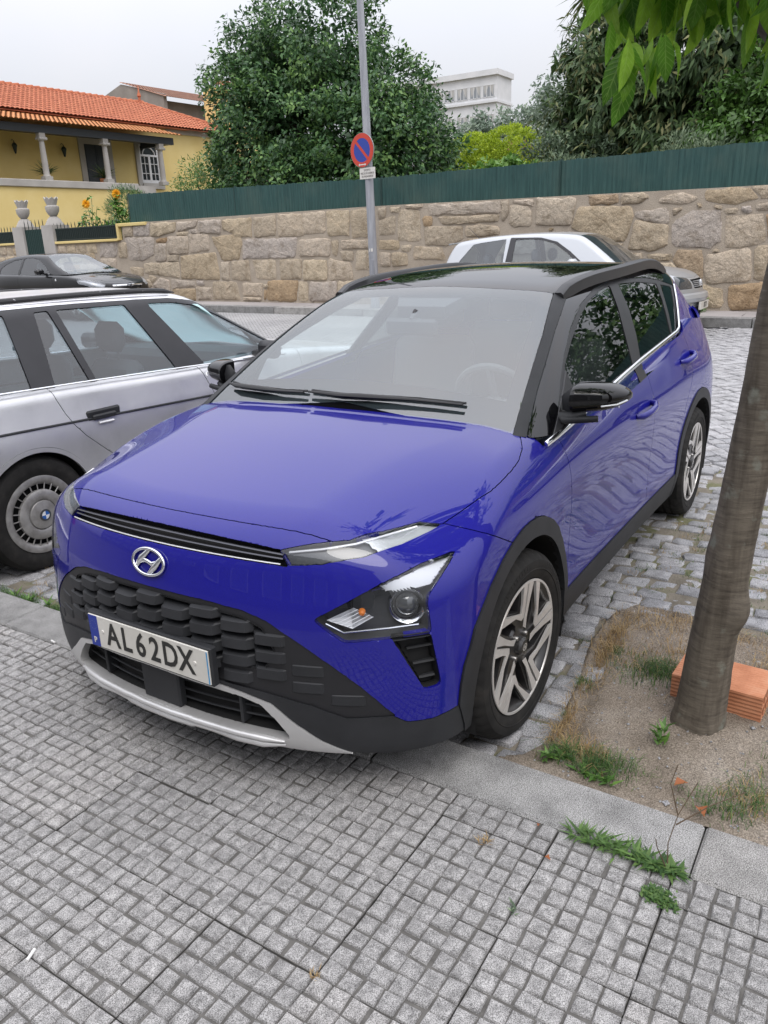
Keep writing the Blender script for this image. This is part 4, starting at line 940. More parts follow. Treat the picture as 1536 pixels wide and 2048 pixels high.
    po = thing('lamp_pole', 'tall grey galvanised lamp pole standing on the far pavement', 'pole', (px, py, zb)); b = B(); b.tube([(0,0,0),(0.02,-.03,3),(.05,-.075,6.4)], [.092,.078,.058], 8); b.obj('shaft', 'galvanised', po, True, 20)
    b = B(); b.box((.080,-.05,.35), (.092,.05,.95), bev=.004); b.obj('service_door', 'galvanised', po); b = B(); b.box((.082,-.04,1.10),(.090,.04,1.16)); b.obj('sticker', 'sign_white', po)
    n = unit((.985, -.17, 0)); e = unit((.17, .985, 0)); c = np.array((px, py, 3.295))+n*.115-e*.09; up = np.array((0, 0, 1.))
    sg = thing('no_parking_sign', 'round red and blue no parking sign with white double arrow on the pole', 'sign', tuple(c))
    def disc(r0, r1, d, name, mat, rr=44, a0=0, a1=2*PI):
        b = B(); V = []
        for k in range(rr+1): a = a0+(a1-a0)*k/rr; V += [n*d+e*r0*math.cos(a)+up*r0*math.sin(a), n*d+e*r1*math.cos(a)+up*r1*math.sin(a)]
        b.add(V, [(2*k, 2*k+1, 2*k+3, 2*k+2) for k in range(rr)]); return b.obj(name, mat, sg)
    b = B(); V = []
    for k in range(44): a = 2*PI*k/44; V += [-n*.012+e*.302*math.cos(a)+up*.302*math.sin(a), n*.004+e*.302*math.cos(a)+up*.302*math.sin(a)]
    b.add(V, [(2*k, (2*k+2) % 88, (2*k+3) % 88, 2*k+1) for k in range(44)]+[tuple(range(0, 88, 2))[::-1], tuple(range(1, 88, 2))]); b.obj('back_plate', 'sign_grey', sg)
    disc(.0, .215, .007, 'blue_field', 'sign_blue'); disc(.21, .296, .0085, 'red_ring', 'sign_red')
    b = B(); d1 = unit(-e*.70+up*.72); d2 = unit(e*.72+up*.70); b.add([n*.0095+d1*.22+d2*.026, n*.0095+d1*.22-d2*.026, n*.0095-d1*.22-d2*.026, n*.0095-d1*.22+d2*.026], [(0,1,2,3)]); b.obj('diagonal_bar', 'sign_red', sg)
    b = B(); z0 = -.252; Q = [(-.10,z0),(-.065,z0+.026),(-.065,z0+.009),(.065,z0+.009),(.065,z0+.026),(.10,z0),(.065,z0-.026),(.065,z0-.009),(-.065,z0-.009),(-.065,z0-.026)]; b.add([n*.0105+e*x+up*z for x, z in Q], [tuple(range(10))]); b.obj('double_arrow', 'sign_white', sg)
    for z in (.12, -.12): b = B(); b.box((-.10,-.04,z-.02), (-.016,.05,z+.02)); b.obj('bracket', 'sign_grey', sg)
    c2 = np.array((px, py, 2.885))+n*.11+e*.02; pl = thing('exception_plate', 'small white text plate below the no parking sign', 'sign', tuple(c2)); b = B()
    V = [n*d+e*x+up*z for d in (-.006, .002) for x, z in ((-.20,-.098),(.20,-.098),(.20,.098),(-.20,.098))]; b.add(V, [(0,1,2,3),(4,5,6,7),(0,4,5,1),(1,5,6,2),(2,6,7,3),(3,7,4,0)]); b.obj('plate', 'sign_white', pl)
    for txt, z in (('EXCEPTO', .055), ('VEICULOS LIGEIROS', .0), ('DE PASSAGEIROS', -.055)):
        V_, F_ = text_mesh(txt, .048, .0006, .0004, xs=.82); b = B(); b.add(place(V_, n*.004+up*z, e, up, n), F_); b.obj('lettering', 'sign_ink', pl)
    return wall

# ======================================================================
# yellow house with veranda, neighbours, far block, block behind the camera
# ======================================================================
def tiled(name, par, t0, t1, d0, z0, d1, z1, mat, pitch=.24, rows=.36, hip=0., hipl=0.):
    "barrel-tiled roof slope in house coordinates (t along, d deep); one mesh of ribs with stepped courses"
    L = math.hypot(d1-d0, z1-z0); nr = max(2, int(L/rows)); V, F = [], []; n = int((t1-t0)/pitch)*4
    nx, nz = -(z1-z0)/L, (d1-d0)/L
    for r in range(nr):
        f0, f1 = r/nr, (r+1.12)/nr
        for f, lift in ((f0, .035), (min(f1, 1.), .0)):
            base = len(V)
            for i in range(n+1):
                t = t0+(t1-t0)*i/n; ph = i % 4; h = (.0, .045, .06, .045)[ph]+lift; lo = t0+hipl*f; hi_ = t1-hip*f; tt = min(max(t, lo), hi_)
                V.append((tt, d0+(d1-d0)*f+nx*h, z0+(z1-z0)*f+nz*h))
        b0 = len(V)-2*(n+1)
        F += [(b0+i, b0+i+1, b0+n+1+i+1, b0+n+1+i) for i in range(n)]
    me = mesh(name, V, F, mat, True, 50); o = obj(name, me, par); tag(o, kind='stuff'); return o
def build_house():
    rng = np.random.default_rng(3)
    H0 = (-20.93,-33.15,0.); e = np.array((-.998,.061)); rz = math.atan2(e[1], e[0])
    h = thing('yellow_house', 'yellow house with orange tiled roof and columned veranda behind the wall', 'house', H0, rz)
    # local x along the facade (away), local y into the house
    b = B(); b.box((-8,2.6,1), (17.2,9.5,8.25)); wl = b.obj('wall', 'yellow_wall', h)
    b = B(); b.box((-8,0,1), (7.5,2.6,4.62)); b.obj('podium', 'yellow_wall', h)
    b = B(); b.box((-8,-.10,4.62), (7.6,.28,4.95), bev=.03); b.obj('parapet', 'stone_trim', h)
    b = B(); b.box((-8,-.02,6.98), (10.3,.22,7.32)); b.box((10.1,.1,7.0), (10.3,2.6,7.3)); b.obj('beam', 'dark_wood', h)
    b = B(); b.box((-8,.2,7.30), (10.3,2.6,7.34)); b.obj('soffit', 'dark_wood', h)
    for t in (-4.4, -.95, 2.5, 5.95, 9.43):
        c = B(); c.box((t-.20,-.06,4.95), (t+.20,.30,5.12)); o = (t, .12, 0); c.lathe([(.19,5.12),(.16,5.17),(.14,5.22),(.145,5.6),(.12,6.55),(.11,6.62),(.15,6.66),(.15,6.70)], 18, 'z', o); c.box((t-.18,-.05,6.70), (t+.18,.29,6.80)); c.lathe([(.07,-.20),(.07,.20)], 12, 'x', (t, -.02, 6.74), cap=True); c.lathe([(.05,-.16),(.05,.16)], 12, 'y', (t-.16, .12, 6.74), cap=True); c.lathe([(.05,-.16),(.05,.16)], 12, 'y', (t+.16, .12, 6.74), cap=True); c.box((t-.15,-.03,6.80), (t+.15,.27,6.98)); c.obj('column', 'stone_trim', h, True, 30)
    # door and window
    d = B(); d.box((6.15,2.52,4.7), (6.46,2.60,7.3)); d.box((7.86,2.52,4.7), (8.18,2.60,7.3)); d.box((6.46,2.52,7.02), (7.86,2.60,7.3)); d.obj('door_surround', 'stone_trim', h)
    d = B(); d.box((6.46,2.56,4.7), (7.86,2.62,7.02)); do = d.obj('door', 'dark_wood', h); d = B(); d.box((7.15,2.54,4.7), (7.18,2.57,7.0)); 
    for x0 in (6.55, 7.25):
        for z0 in (4.85, 5.6, 6.3): d.box((x0,2.545,z0), (x0+.5,2.562,z0+.55))
    d.obj('door_panel', 'dark_wood', do)
    w0, w1, zb, zt = 9.95, 11.25, 5.25, 7.25
    s = B(); s.box((w0-.25,2.5,zb-.3), (w0,2.6,zt+.2)); s.box((w1,2.5,zb-.3), (w1+.25,2.6,zt+.2)); s.box((w0,2.5,zt-.02), (w1,2.6,zt+.2)); s.box((w0,2.45,zb-.3), (w1,2.6,zb)); s.obj('window_surround', 'stone_trim', h)
    win = B(); win.box((w0,2.53,zb), (w0+.09,2.58,zt)); win.box((w1-.09,2.53,zb), (w1,2.58,zt)); win.box((w0,2.53,zt-.09), (w1,2.58,zt)); win.box((w0,2.53,zb), (w1,2.58,zb+.16)); mid = (w0+w1)/2; win.box((mid-.07,2.525,zb), (mid+.07,2.58,zt-.55)); win.box((w0,2.525,zt-.62), (w1,2.58,zt-.52))
    for x0, x1 in ((w0+.09, mid-.07), (mid+.07, w1-.09)):
        win.box(((x0+x1)/2-.018,2.535,zb), ((x0+x1)/2+.018,2.575,zt-.6))
        for z in (zb+.5, zb+1.0): win.box((x0,2.535,z-.018), (x1,2.575,z+.018))
    win.tube([(mid+.42*math.cos(a), 2.55, zt-.55+.40*math.sin(a)) for a in np.linspace(0, PI, 15)], .035, 6); wf = win.obj('window', 'white_frame', h); g = B(); g.box((w0,2.585,zb), (w1,2.595,zt)); g.obj('pane', 'pane_dark', wf)
    for t in (2.47, 5.14, -.6):
        l = B(); l.lathe([(.0,6.28),(.05,6.32),(.13,6.62),(.15,6.66),(.10,6.74),(.03,6.80),(.02,6.86)], 6, 'z', (t, 2.36, 0)); l.tube([(t,2.58,6.9),(t,2.46,6.93),(t,2.36,6.86)], .015, 5); l.obj('wall_lantern', 'iron', h)
    # roofs
    tiled('main_roof_tiles', h, -8, 17.6, 2.05, 8.22, 6.2, 10.05, 'roof_tile', hip=4.2)
    tiled('veranda_roof_tiles', h, -8, 10.55, -.5, 7.38, 2.2, 8.05, 'roof_tile_new')
    r = B(); r.prism([(2.05,8.16),(6.2,10.0),(10.2,8.16)], -8, 13.4, 'x'); r.add([(13.4,6.2,10.0),(17.6,2.05,8.16),(17.6,10.2,8.16)], [(0,1,2)]); r.add([(13.4,6.2,10.0),(13.4,2.05,8.16),(17.6,2.05,8.16)], [(0,1,2)]); r.obj('roof_deck', 'roof_tile', h)
    r = B(); k = -8.
    while k < 13.4: r.tube([(k,6.2,10.06),(k+.42,6.2,10.10)], [.10,.12], 8); k += .4
    k = 0
    for q in range(14): a = np.array((13.4,6.2,10.08)); c = np.array((17.6,2.05,8.28)); r.tube([a+(c-a)*q/14, a+(c-a)*(q+1.05)/14], [.10,.12], 8)
    tag(r.obj('ridge_tiles', 'roof_tile', h, True), kind='stuff')
    r = B(); r.lathe([(.16,10.0),(.17,10.1),(.09,10.15),(.07,10.35),(.12,10.42),(.09,10.55),(.05,10.62),(.02,11.0)], 12, 'z', (13.4,6.2,0)); r.obj('finial', 'roof_tile', h, True)
    r = B(); r.box((12,2.5,7.95), (17.35,2.75,8.22)); r.obj('cornice', 'stone_trim', h)
    # stair flank
    st = B(); st.prism([(7.5,4.92),(9.2,3.9),(9.2,3.6),(7.5,4.6)], -.10, .2, 'y'); st.prism([(8.6,5.0),(10.6,3.9),(10.6,3.6),(8.6,4.7)], 1.8, 2.1, 'y'); st.box((8.0,.3,3), (9.0,1.8,4.9)); st.obj('stair_flank', 'stone_trim', h)
    # tower
    t = B(); t.box((16.7,2.9,6), (20.0,4.2,10.9)); t.box((17.0,2.88,10.3), (17.35,2.92,10.4), 1); t.obj('chimney_tower', ['yellow_wall', 'dark_wood'], h); tiled('tower_roof_tiles', h, 16.3, 20.4, 2.6, 10.9, 4.0, 11.5, 'roof_tile', hip=1.2, hipl=1.2)
    # potted spiky plants on the parapet walk
    for tt, lb in ((2.9,'spiky potted plant on the veranda between the left column and lantern'), (6.1,'spiky potted plant on the veranda by the dark door')):
        p = np.array(H0)+np.array((e[0]*tt, e[1]*tt, 0))+np.array((.061,.998,0))*-.75; pt = thing('potted_plant', lb, 'plant', (p[0], p[1], 4.9), 0, 'veranda plants'); b = B(); b.lathe([(.0,0),(.16,0),(.2,.3)], 12, 'z'); b.obj('pot', 'clay', pt)
        a = rng.random(90)*2*PI; el = rng.uniform(.3, 1.4, 90); D = np.stack([np.cos(a)*np.cos(el), np.sin(a)*np.cos(el), np.sin(el)], -1); V, T, tn = leaves(np.tile([0, 0, .3], (90, 1)), D, np.tile([0, 0, 1.], (90, 1))+rng.normal(0, .1, (90, 3)), rng.uniform(.5, .95, 90), .05, .1, None, .25); obj('foliage', tri_mesh('foliage', V, T, 'leaf_mango', tn), pt)
    # old stone building behind
    o = thing('old_stone_house', 'grey stone gable house with weathered brown roof behind the yellow house', 'house', H0, rz); b = B(); b.prism([(12.0,3),(12.0,12.0),(16.5,13.15),(21,12.0),(21,3)], 20.2, 20.5, 'x'); b.box((20.3,13,3), (34,20,11.8)); b.obj('wall', 'old_wall', o); tiled('roof_tiles', o, 20.1, 34, 11.6, 11.75, 16.5, 13.25, 'roof_tile_old')
    # distant white block
    f = thing('apartment_block', 'distant white apartment block rising above the trees', 'building', (-110,-57.6,-.6)); b = B(); b.box((-5,-14,0), (0,8.0,23.6)); b.box((-5.2,-14,23.6), (.4,8.3,24.3)); b.box((-5.1,-14,20.2), (.35,8.15,20.5)); b.obj('wall', 'white_wall', f)
    for zf in (20.9, 17.2, 13.5, 9.8):
        for k in range(7):
            y = -6.4+k*2.05; wv = B(); wv.box((-.05,y,zf), (.06,y+1.75,zf+.08)); wv.box((-.05,y,zf+1.5), (.06,y+1.75,zf+1.58)); 
            for q in (0, .55, 1.1, 1.67): wv.box((-.05,y+q,zf), (.06,y+q+.08,zf+1.55))
            wo = wv.obj('window', 'white_frame', f); g = B(); g.box((-.03,y,zf), (.02,y+1.75,zf+1.55)); g.obj('pane', 'pane_hazed', wo); c = B(); c.prism([(y+.1,zf+1.5),(y+.9,zf+1.5),(y+.3,zf+.2)], .025, .03, 'x'); c.prism([(y+.9,zf+1.5),(y+1.65,zf+1.5),(y+1.5,zf+.2)], .025, .03, 'x'); c.obj('curtain', 'curtain', wo)
    w = thing('brick_outhouse', 'low reddish brick wall glimpsed behind the lime green hedge', 'wall', (-33,-12.2,0)); b = B(); b.box((-.3,-1.5,1), (.3,2.4,5.6)); b.obj('wall', 'roof_tile_old', w)
    # apartment house on the near side of the street, behind the camera (seen in the paint and glass)
    nb = thing('street_apartment_house', 'grey apartment house on the near side of the street, mirrored in the bumper', 'building', (13.5,0,0)); b = B(); b.box((0,-30,0), (9,10.5,11.5)); b.box((-.4,-30,11.3), (.2,10.7,11.9)); b.obj('wall', 'facade_grey', nb)
    for fl in range(4):
        for k in range(17):
            y = -28.6+k*2.2; z = .9+fl*2.75; wv = B(); wv.box((-.06,y,z), (.05,y+1.25,z+1.45)); wo = wv.obj('window', 'white_frame', nb); g = B(); g.box((-.075,y+.07,z+.07), (-.062,y+1.18,z+1.38)); g.obj('pane', 'window_pane_bright', wo)

# ======================================================================
# trees and shrubs
# ======================================================================
def crown_cloud(lobes, n, rng, shell=.72, clump=.35, nclump=220):
    "leaf base points, outward normals and clump tone inside a union of ellipsoid lobes, gathered in clumps"
    C_ = np.array([l[:3] for l in lobes], float); R_ = np.array([l[3:6] for l in lobes], float); wgt = (R_[:, 0]*R_[:, 1]*R_[:, 2])**.67; wgt /= wgt.sum()
    li = rng.choice(len(lobes), nclump, p=wgt); d = rng.normal(0, 1, (nclump, 3)); d /= np.linalg.norm(d, axis=1, keepdims=True); rad = rng.uniform(shell, 1.0, nclump)**.6
    cc = C_[li]+d*R_[li]*rad[:, None]; ct = rng.normal(0, .16, nclump)
    k = rng.integers(0, nclump, n); q = rng.normal(0, 1, (n, 3)); q /= np.linalg.norm(q, axis=1, keepdims=True)+1e-9
    P = cc[k]+q*clump*(rng.random(n)**.5)[:, None]*[1, 1, .8]
    dn = unit_rows((P-C_[li[k]])/R_[li[k]]); out = np.linalg.norm((P-C_[li[k]])/R_[li[k]], axis=1)
    return P, dn, ct[k], out
def unit_rows(a): return a/(np.linalg.norm(a, axis=1, keepdims=True)+1e-9)
def foliage(P, dn, ct, rng, size, wid, mat, droop=.3, name='crown', parent=None, up=.5, curl=.08, base=.45, tv=.22, loc=None, top=None):
    n = len(P); D = unit_rows(dn*.7+rng.normal(0, .6, (n, 3))-[0, 0, droop]); Nn = unit_rows(dn*.8+[0, 0, up]+rng.normal(0, .35, (n, 3)))
    tone = base+ct+rng.normal(0, tv, n)
    if top is not None: tone = tone+top
    V, T, tn = leaves(P, D, Nn, size*rng.uniform(.65, 1.25, n), wid, .14, np.clip(tone, 0, 1), curl)
    return obj(name, tri_mesh(name, V, T, mat, tn), parent)
def limbs(par, base, tips, r, mat='bark_dark', name='trunk'):
    b = B()
    for t in tips:
        a = np.array(base); t = np.array(t); m = a+(t-a)*.5+np.array((0, 0, .12*np.linalg.norm(t-a))); b.tube([a, a+(m-a)*.5, m, t], [r, r*.85, r*.6, r*.25], 7)
    return b.obj(name, mat, par, True, 60)
def tree(name, label, cat_, lobes, n, size, wid, mat, base, trunk_r, seed, group=None, nclump=220, clump=.4, droop=.3, shell=.7, basetone=.45, fill=0, **kw):
    rng = np.random.default_rng(seed); t = thing(name, label, cat_, base, 0, group); lb = [(l[0]-base[0], l[1]-base[1], l[2]-base[2], *l[3:]) for l in lobes]
    P, dn, ct, out = crown_cloud(lb, n, rng, shell, clump, nclump)
    foliage(P, dn, ct, rng, size, wid, mat, droop, 'crown', t, base=basetone, **kw)
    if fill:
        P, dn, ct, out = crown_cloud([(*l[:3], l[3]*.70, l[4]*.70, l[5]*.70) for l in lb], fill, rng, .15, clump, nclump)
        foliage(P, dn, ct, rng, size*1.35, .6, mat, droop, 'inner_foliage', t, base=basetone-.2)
    limbs(t, (0, 0, 0), [l[:3] for l in lb], trunk_r); return t
def build_plants():
    rng = np.random.default_rng(21)
    # big dark camellia behind the screen
    L = [(-18.3,-13.9,4.6,2.6,3.0,2.9),(-18.2,-11.1,3.9,2.4,2.15,2.1),(-18.4,-15.3,4.4,2.2,1.7,2.2),(-18.3,-15.4,5.9,1.8,1.6,1.5),(-18.3,-13.1,7.0,1.9,2.0,1.75),(-18.3,-14.9,6.9,1.7,1.4,1.3),(-18.2,-11.2,5.3,1.8,1.7,1.45),(-18.4,-9.9,3.6,1.7,1.1,1.5),(-17.6,-13.2,3.0,2.0,3.4,1.4)]
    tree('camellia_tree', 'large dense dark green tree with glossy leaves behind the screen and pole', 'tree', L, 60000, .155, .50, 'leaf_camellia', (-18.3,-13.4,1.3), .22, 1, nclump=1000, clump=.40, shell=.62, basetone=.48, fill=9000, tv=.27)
    # lighter new growth as part of the same tree
    tree('acacia_shrub', 'light green feathery shrub against the yellow wall', 'shrub', [(-17.6,-16.9,3.5,1.1,1.0,1.2),(-17.6,-17.6,3.0,1.0,.9,.9),(-17.6,-16.1,3.1,1.,.9,.9),(-17.8,-17.9,3.6,.6,.6,.5)], 9000, .11, .30, 'leaf_bright', (-17.6,-16.9,1.3), .08, 2, nclump=260, clump=.32, shell=.4, basetone=.40)
    tree('dark_conifer_bush', 'small dark green clipped bush at the foot of the veranda stair', 'shrub', [(-17.6,-21.0,2.9,.8,.75,.8)], 5000, .13, .12, 'leaf_camellia', (-17.6,-21.0,1.3), .06, 3, nclump=160, clump=.2, shell=.6, droop=-.6, basetone=.55)
    for k, (lb, l) in enumerate((('lime green clipped hedge mound nearer the camellia tree', [(-24,-11.0,3.8,1.3,1.15,1.15)]), ('lime green clipped hedge mound nearer the distant brick wall', [(-23.6,-9.5,3.7,1.3,1.25,1.30)]))):
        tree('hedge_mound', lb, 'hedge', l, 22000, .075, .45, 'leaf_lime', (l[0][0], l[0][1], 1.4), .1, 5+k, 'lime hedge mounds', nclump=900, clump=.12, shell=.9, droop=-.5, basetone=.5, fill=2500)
    tree('fresh_shrub', 'bright green leafy shoots topping the screen in front of the lime hedge', 'shrub', [(-16.5,-7.35,2.85,.5,.9,.40),(-16.5,-6.6,3.05,.45,.5,.45),(-16.6,-6.0,2.85,.4,.4,.35)], 3000, .16, .5, 'leaf_bright', (-16.5,-7.0,1.3), .05, 9, nclump=90, clump=.2, shell=.3, basetone=.7)
    # trees far off, distance haze mixed into the leaf colour
    Lf = [(-46,-17.6,7.0,2.5,2.6,2.6),(-46,-15.3,8.6,2.5,2.4,3.0),(-46,-19.8,5.8,2.2,2.0,1.9),(-46,-14.2,6.0,2.4,2.6,2.6),(-46,-12.4,9.6,2.2,1.5,2.4),(-46,-20.5,6.9,2.2,2.2,2.0),(-46,-22.8,6.4,2.,2.,1.9),(-46,-18.4,4.6,2.2,4.0,1.6)]
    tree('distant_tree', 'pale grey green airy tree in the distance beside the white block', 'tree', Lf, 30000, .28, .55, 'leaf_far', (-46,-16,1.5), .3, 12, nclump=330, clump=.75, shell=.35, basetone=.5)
    # mango-like trees on the right
    Lm = [(-19.5,-4.6,4.6,1.8,1.5,1.7),(-19.2,-3.2,4.3,1.8,1.5,1.9),(-19.6,-5.4,5.9,1.4,1.0,1.1),(-19,-2.2,5.6,1.8,1.6,1.5),(-19.5,-5.9,4.0,1.2,.8,1.4),(-19,-4.0,3.0,1.6,2.0,1.0),(-19.4,-4.2,6.6,1.2,1.0,.9)]
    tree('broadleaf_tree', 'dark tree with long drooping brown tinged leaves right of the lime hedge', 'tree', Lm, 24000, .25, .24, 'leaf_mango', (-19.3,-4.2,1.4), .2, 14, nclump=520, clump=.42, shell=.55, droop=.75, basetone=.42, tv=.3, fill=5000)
    tree('green_tree', 'fresh green rounded tree at the right end of the screen', 'tree', [(-17.5,-1.3,3.8,1.3,1.2,1.2),(-17.5,-.3,4.3,1.4,1.3,1.6),(-17.6,-1.9,3.1,1.,.8,.8),(-17.2,.9,3.6,1.3,1.3,1.4)], 14000, .15, .5, 'leaf_bright', (-17.5,-.8,1.4), .12, 15, nclump=300, clump=.35, shell=.5, basetone=.28, fill=3000)
    tree('garden_tree', 'dense green tree behind the screen beyond the right end, mirrored in the side windows', 'tree', [(-16.5,4,4.0,2,2.2,2.2),(-16.5,7.5,4.3,2,2.4,2.4),(-16.5,11.5,4.0,2,2.4,2.2),(-16.5,15.5,4.2,2,2.4,2.4)], 16000, .20, .5, 'leaf_camellia', (-16.5,7,1.4), .15, 16, nclump=320, clump=.5, shell=.5, basetone=.5, fill=3000)
    for k, (c, lb) in enumerate((((-16.6,-5.2,2.9), 'pale grey green bushy shrub just above the screen beside the lime hedge'), ((-16.0,-2.35,3.05), 'pale airy shrub with whitish tips in front of the dark broadleaf tree'))):
        tree('pale_shrub', lb, 'shrub', [(c[0], c[1], c[2], .5, .75, .55), (c[0], c[1]+.4, c[2]-.1, .4, .5, .5)], 2600, .12, .22, 'leaf_grey', (c[0], c[1], 1.3), .04, 17+k, 'pale shrubs along the screen', nclump=120, clump=.22, shell=.3, droop=-.8, basetone=.6)
    tree('green_shrub', 'mid green shrub filling the gap behind the pale shrub', 'shrub', [(-18.0,-6.0,3.1,.8,.9,1.0),(-18.2,-5.0,2.9,.8,.9,.9)], 6000, .13, .4, 'leaf_grey', (-18,-5.6,1.3), .05, 23, nclump=160, clump=.3, shell=.4, basetone=.32)
    # reddish palm-like tuft high behind
    p = thing('palm_tree', 'reddish brown palm crown high behind the drooping foreground leaves', 'tree', (-30,-9.2,1.5)); a = rng.random(70)*2*PI; el = rng.uniform(-.9, .9, 70); D = np.stack([np.cos(a)*np.cos(el), np.sin(a)*np.cos(el), np.sin(el)], -1)
    V, T, tn = leaves(np.tile([0, 0, 8.4], (70, 1)), D, np.tile([0, 0, 1.], (70, 1))+rng.normal(0, .2, (70, 3)), rng.uniform(1.1, 1.8, 70), .10, .1, rng.uniform(.3, 1, 70), .25); obj('crown', tri_mesh('crown', V, T, 'leaf_mango', tn), p); b = B(); b.tube([(0,0,0),(0,0,4),(.1,.1,8.4)], [.2,.17,.15], 8); b.obj('trunk', 'bark_dark', p, True)
    # sunflowers behind the railing
    for k, (s, o, lb) in enumerate(((-17.15,-.5,'sunflower with sparse leaves standing above the iron railing'), (-15.55,-.35,'leafy sunflower at the end of the green screen'))):
        q = wp(s, 1.3, o); t = thing('sunflower', lb, 'flower', tuple(q), 0, 'sunflowers'); hh = 1.62 if k == 0 else 1.78
        b = B(); st = [[(0,0,0),(.02,.02,hh*.6),(.05,-.05,hh)]]+[[(0,0,.3),(.1,dx*.5,hh*.6),(.1,dx,hh*z)] for dx, z in (((-.35,.72),(.42,.95),(.25,1.12),(-.2,.85)) if k == 0 else ((-.12,.9),(.15,.8)))]
        for w in st: b.tube(w, [.014,.010,.006], 5)
        b.obj('stem', 'leaf_stem', t, True); n = 46 if k == 0 else 90; pk = rng.integers(0, len(st), n); tt = rng.uniform(.35, 1., n); P = np.array([np.array(st[i][1])+(np.array(st[i][2])-np.array(st[i][1]))*u for i, u in zip(pk, tt)]); D = unit_rows(rng.normal(0, 1, (n, 3))*[1, 1, .3]+[0, 0, -.15]); V, T, tn = leaves(P, D, np.tile([0, 0, 1.], (n, 1))+rng.normal(0, .3, (n, 3)), rng.uniform(.12, .24, n), .6, .12, None, .2); obj('foliage', tri_mesh('foliage', V, T, 'leaf_bright', tn), t)
        c = np.array((.07,-.05,hh)); a = np.tile(np.linspace(0, 2*PI, 27)[:-1], 3); rr = np.repeat([.0, .0, .02], 26); fwd = unit((.9,.35,.1)); e1 = unit(np.cross((0,0,1), fwd)); e2 = np.cross(fwd, e1)
        D = np.outer(np.cos(a+rr*9), e1)+np.outer(np.sin(a+rr*9), e2)+np.outer(np.repeat([.15,.5,1.0], 26), fwd); V, T, tn = leaves(np.tile(c, (78, 1)), D, np.tile(fwd, (78, 1)), np.repeat([.15,.13,.10], 26), .32, .1, rng.random(78)); obj('flower_head', tri_mesh('flower_head', V, T, 'petal', tn), t)
    # garden fillers seen over the railing
    tree('rose_bush', 'low green bush with pale flowers behind the iron railing', 'shrub', [(-13.4,-16.2,2.2,.4,.9,.35),(-13.4,-17.3,2.1,.4,.8,.3)], 2600, .11, .5, 'leaf_bright', (-13.4,-16.6,1.2), .04, 31, nclump=90, clump=.2, shell=.3, basetone=.35)
    tree('wall_creeper', 'green tuft growing from the foot of the stone wall', 'weed', [(-11.50,-.95,.55,.05,.10,.22)], 420, .06, .35, 'leaf_bright', (-11.5,-.95,.40), .008, 33, nclump=26, clump=.08, shell=.2, basetone=.3)
    street_tree(rng)
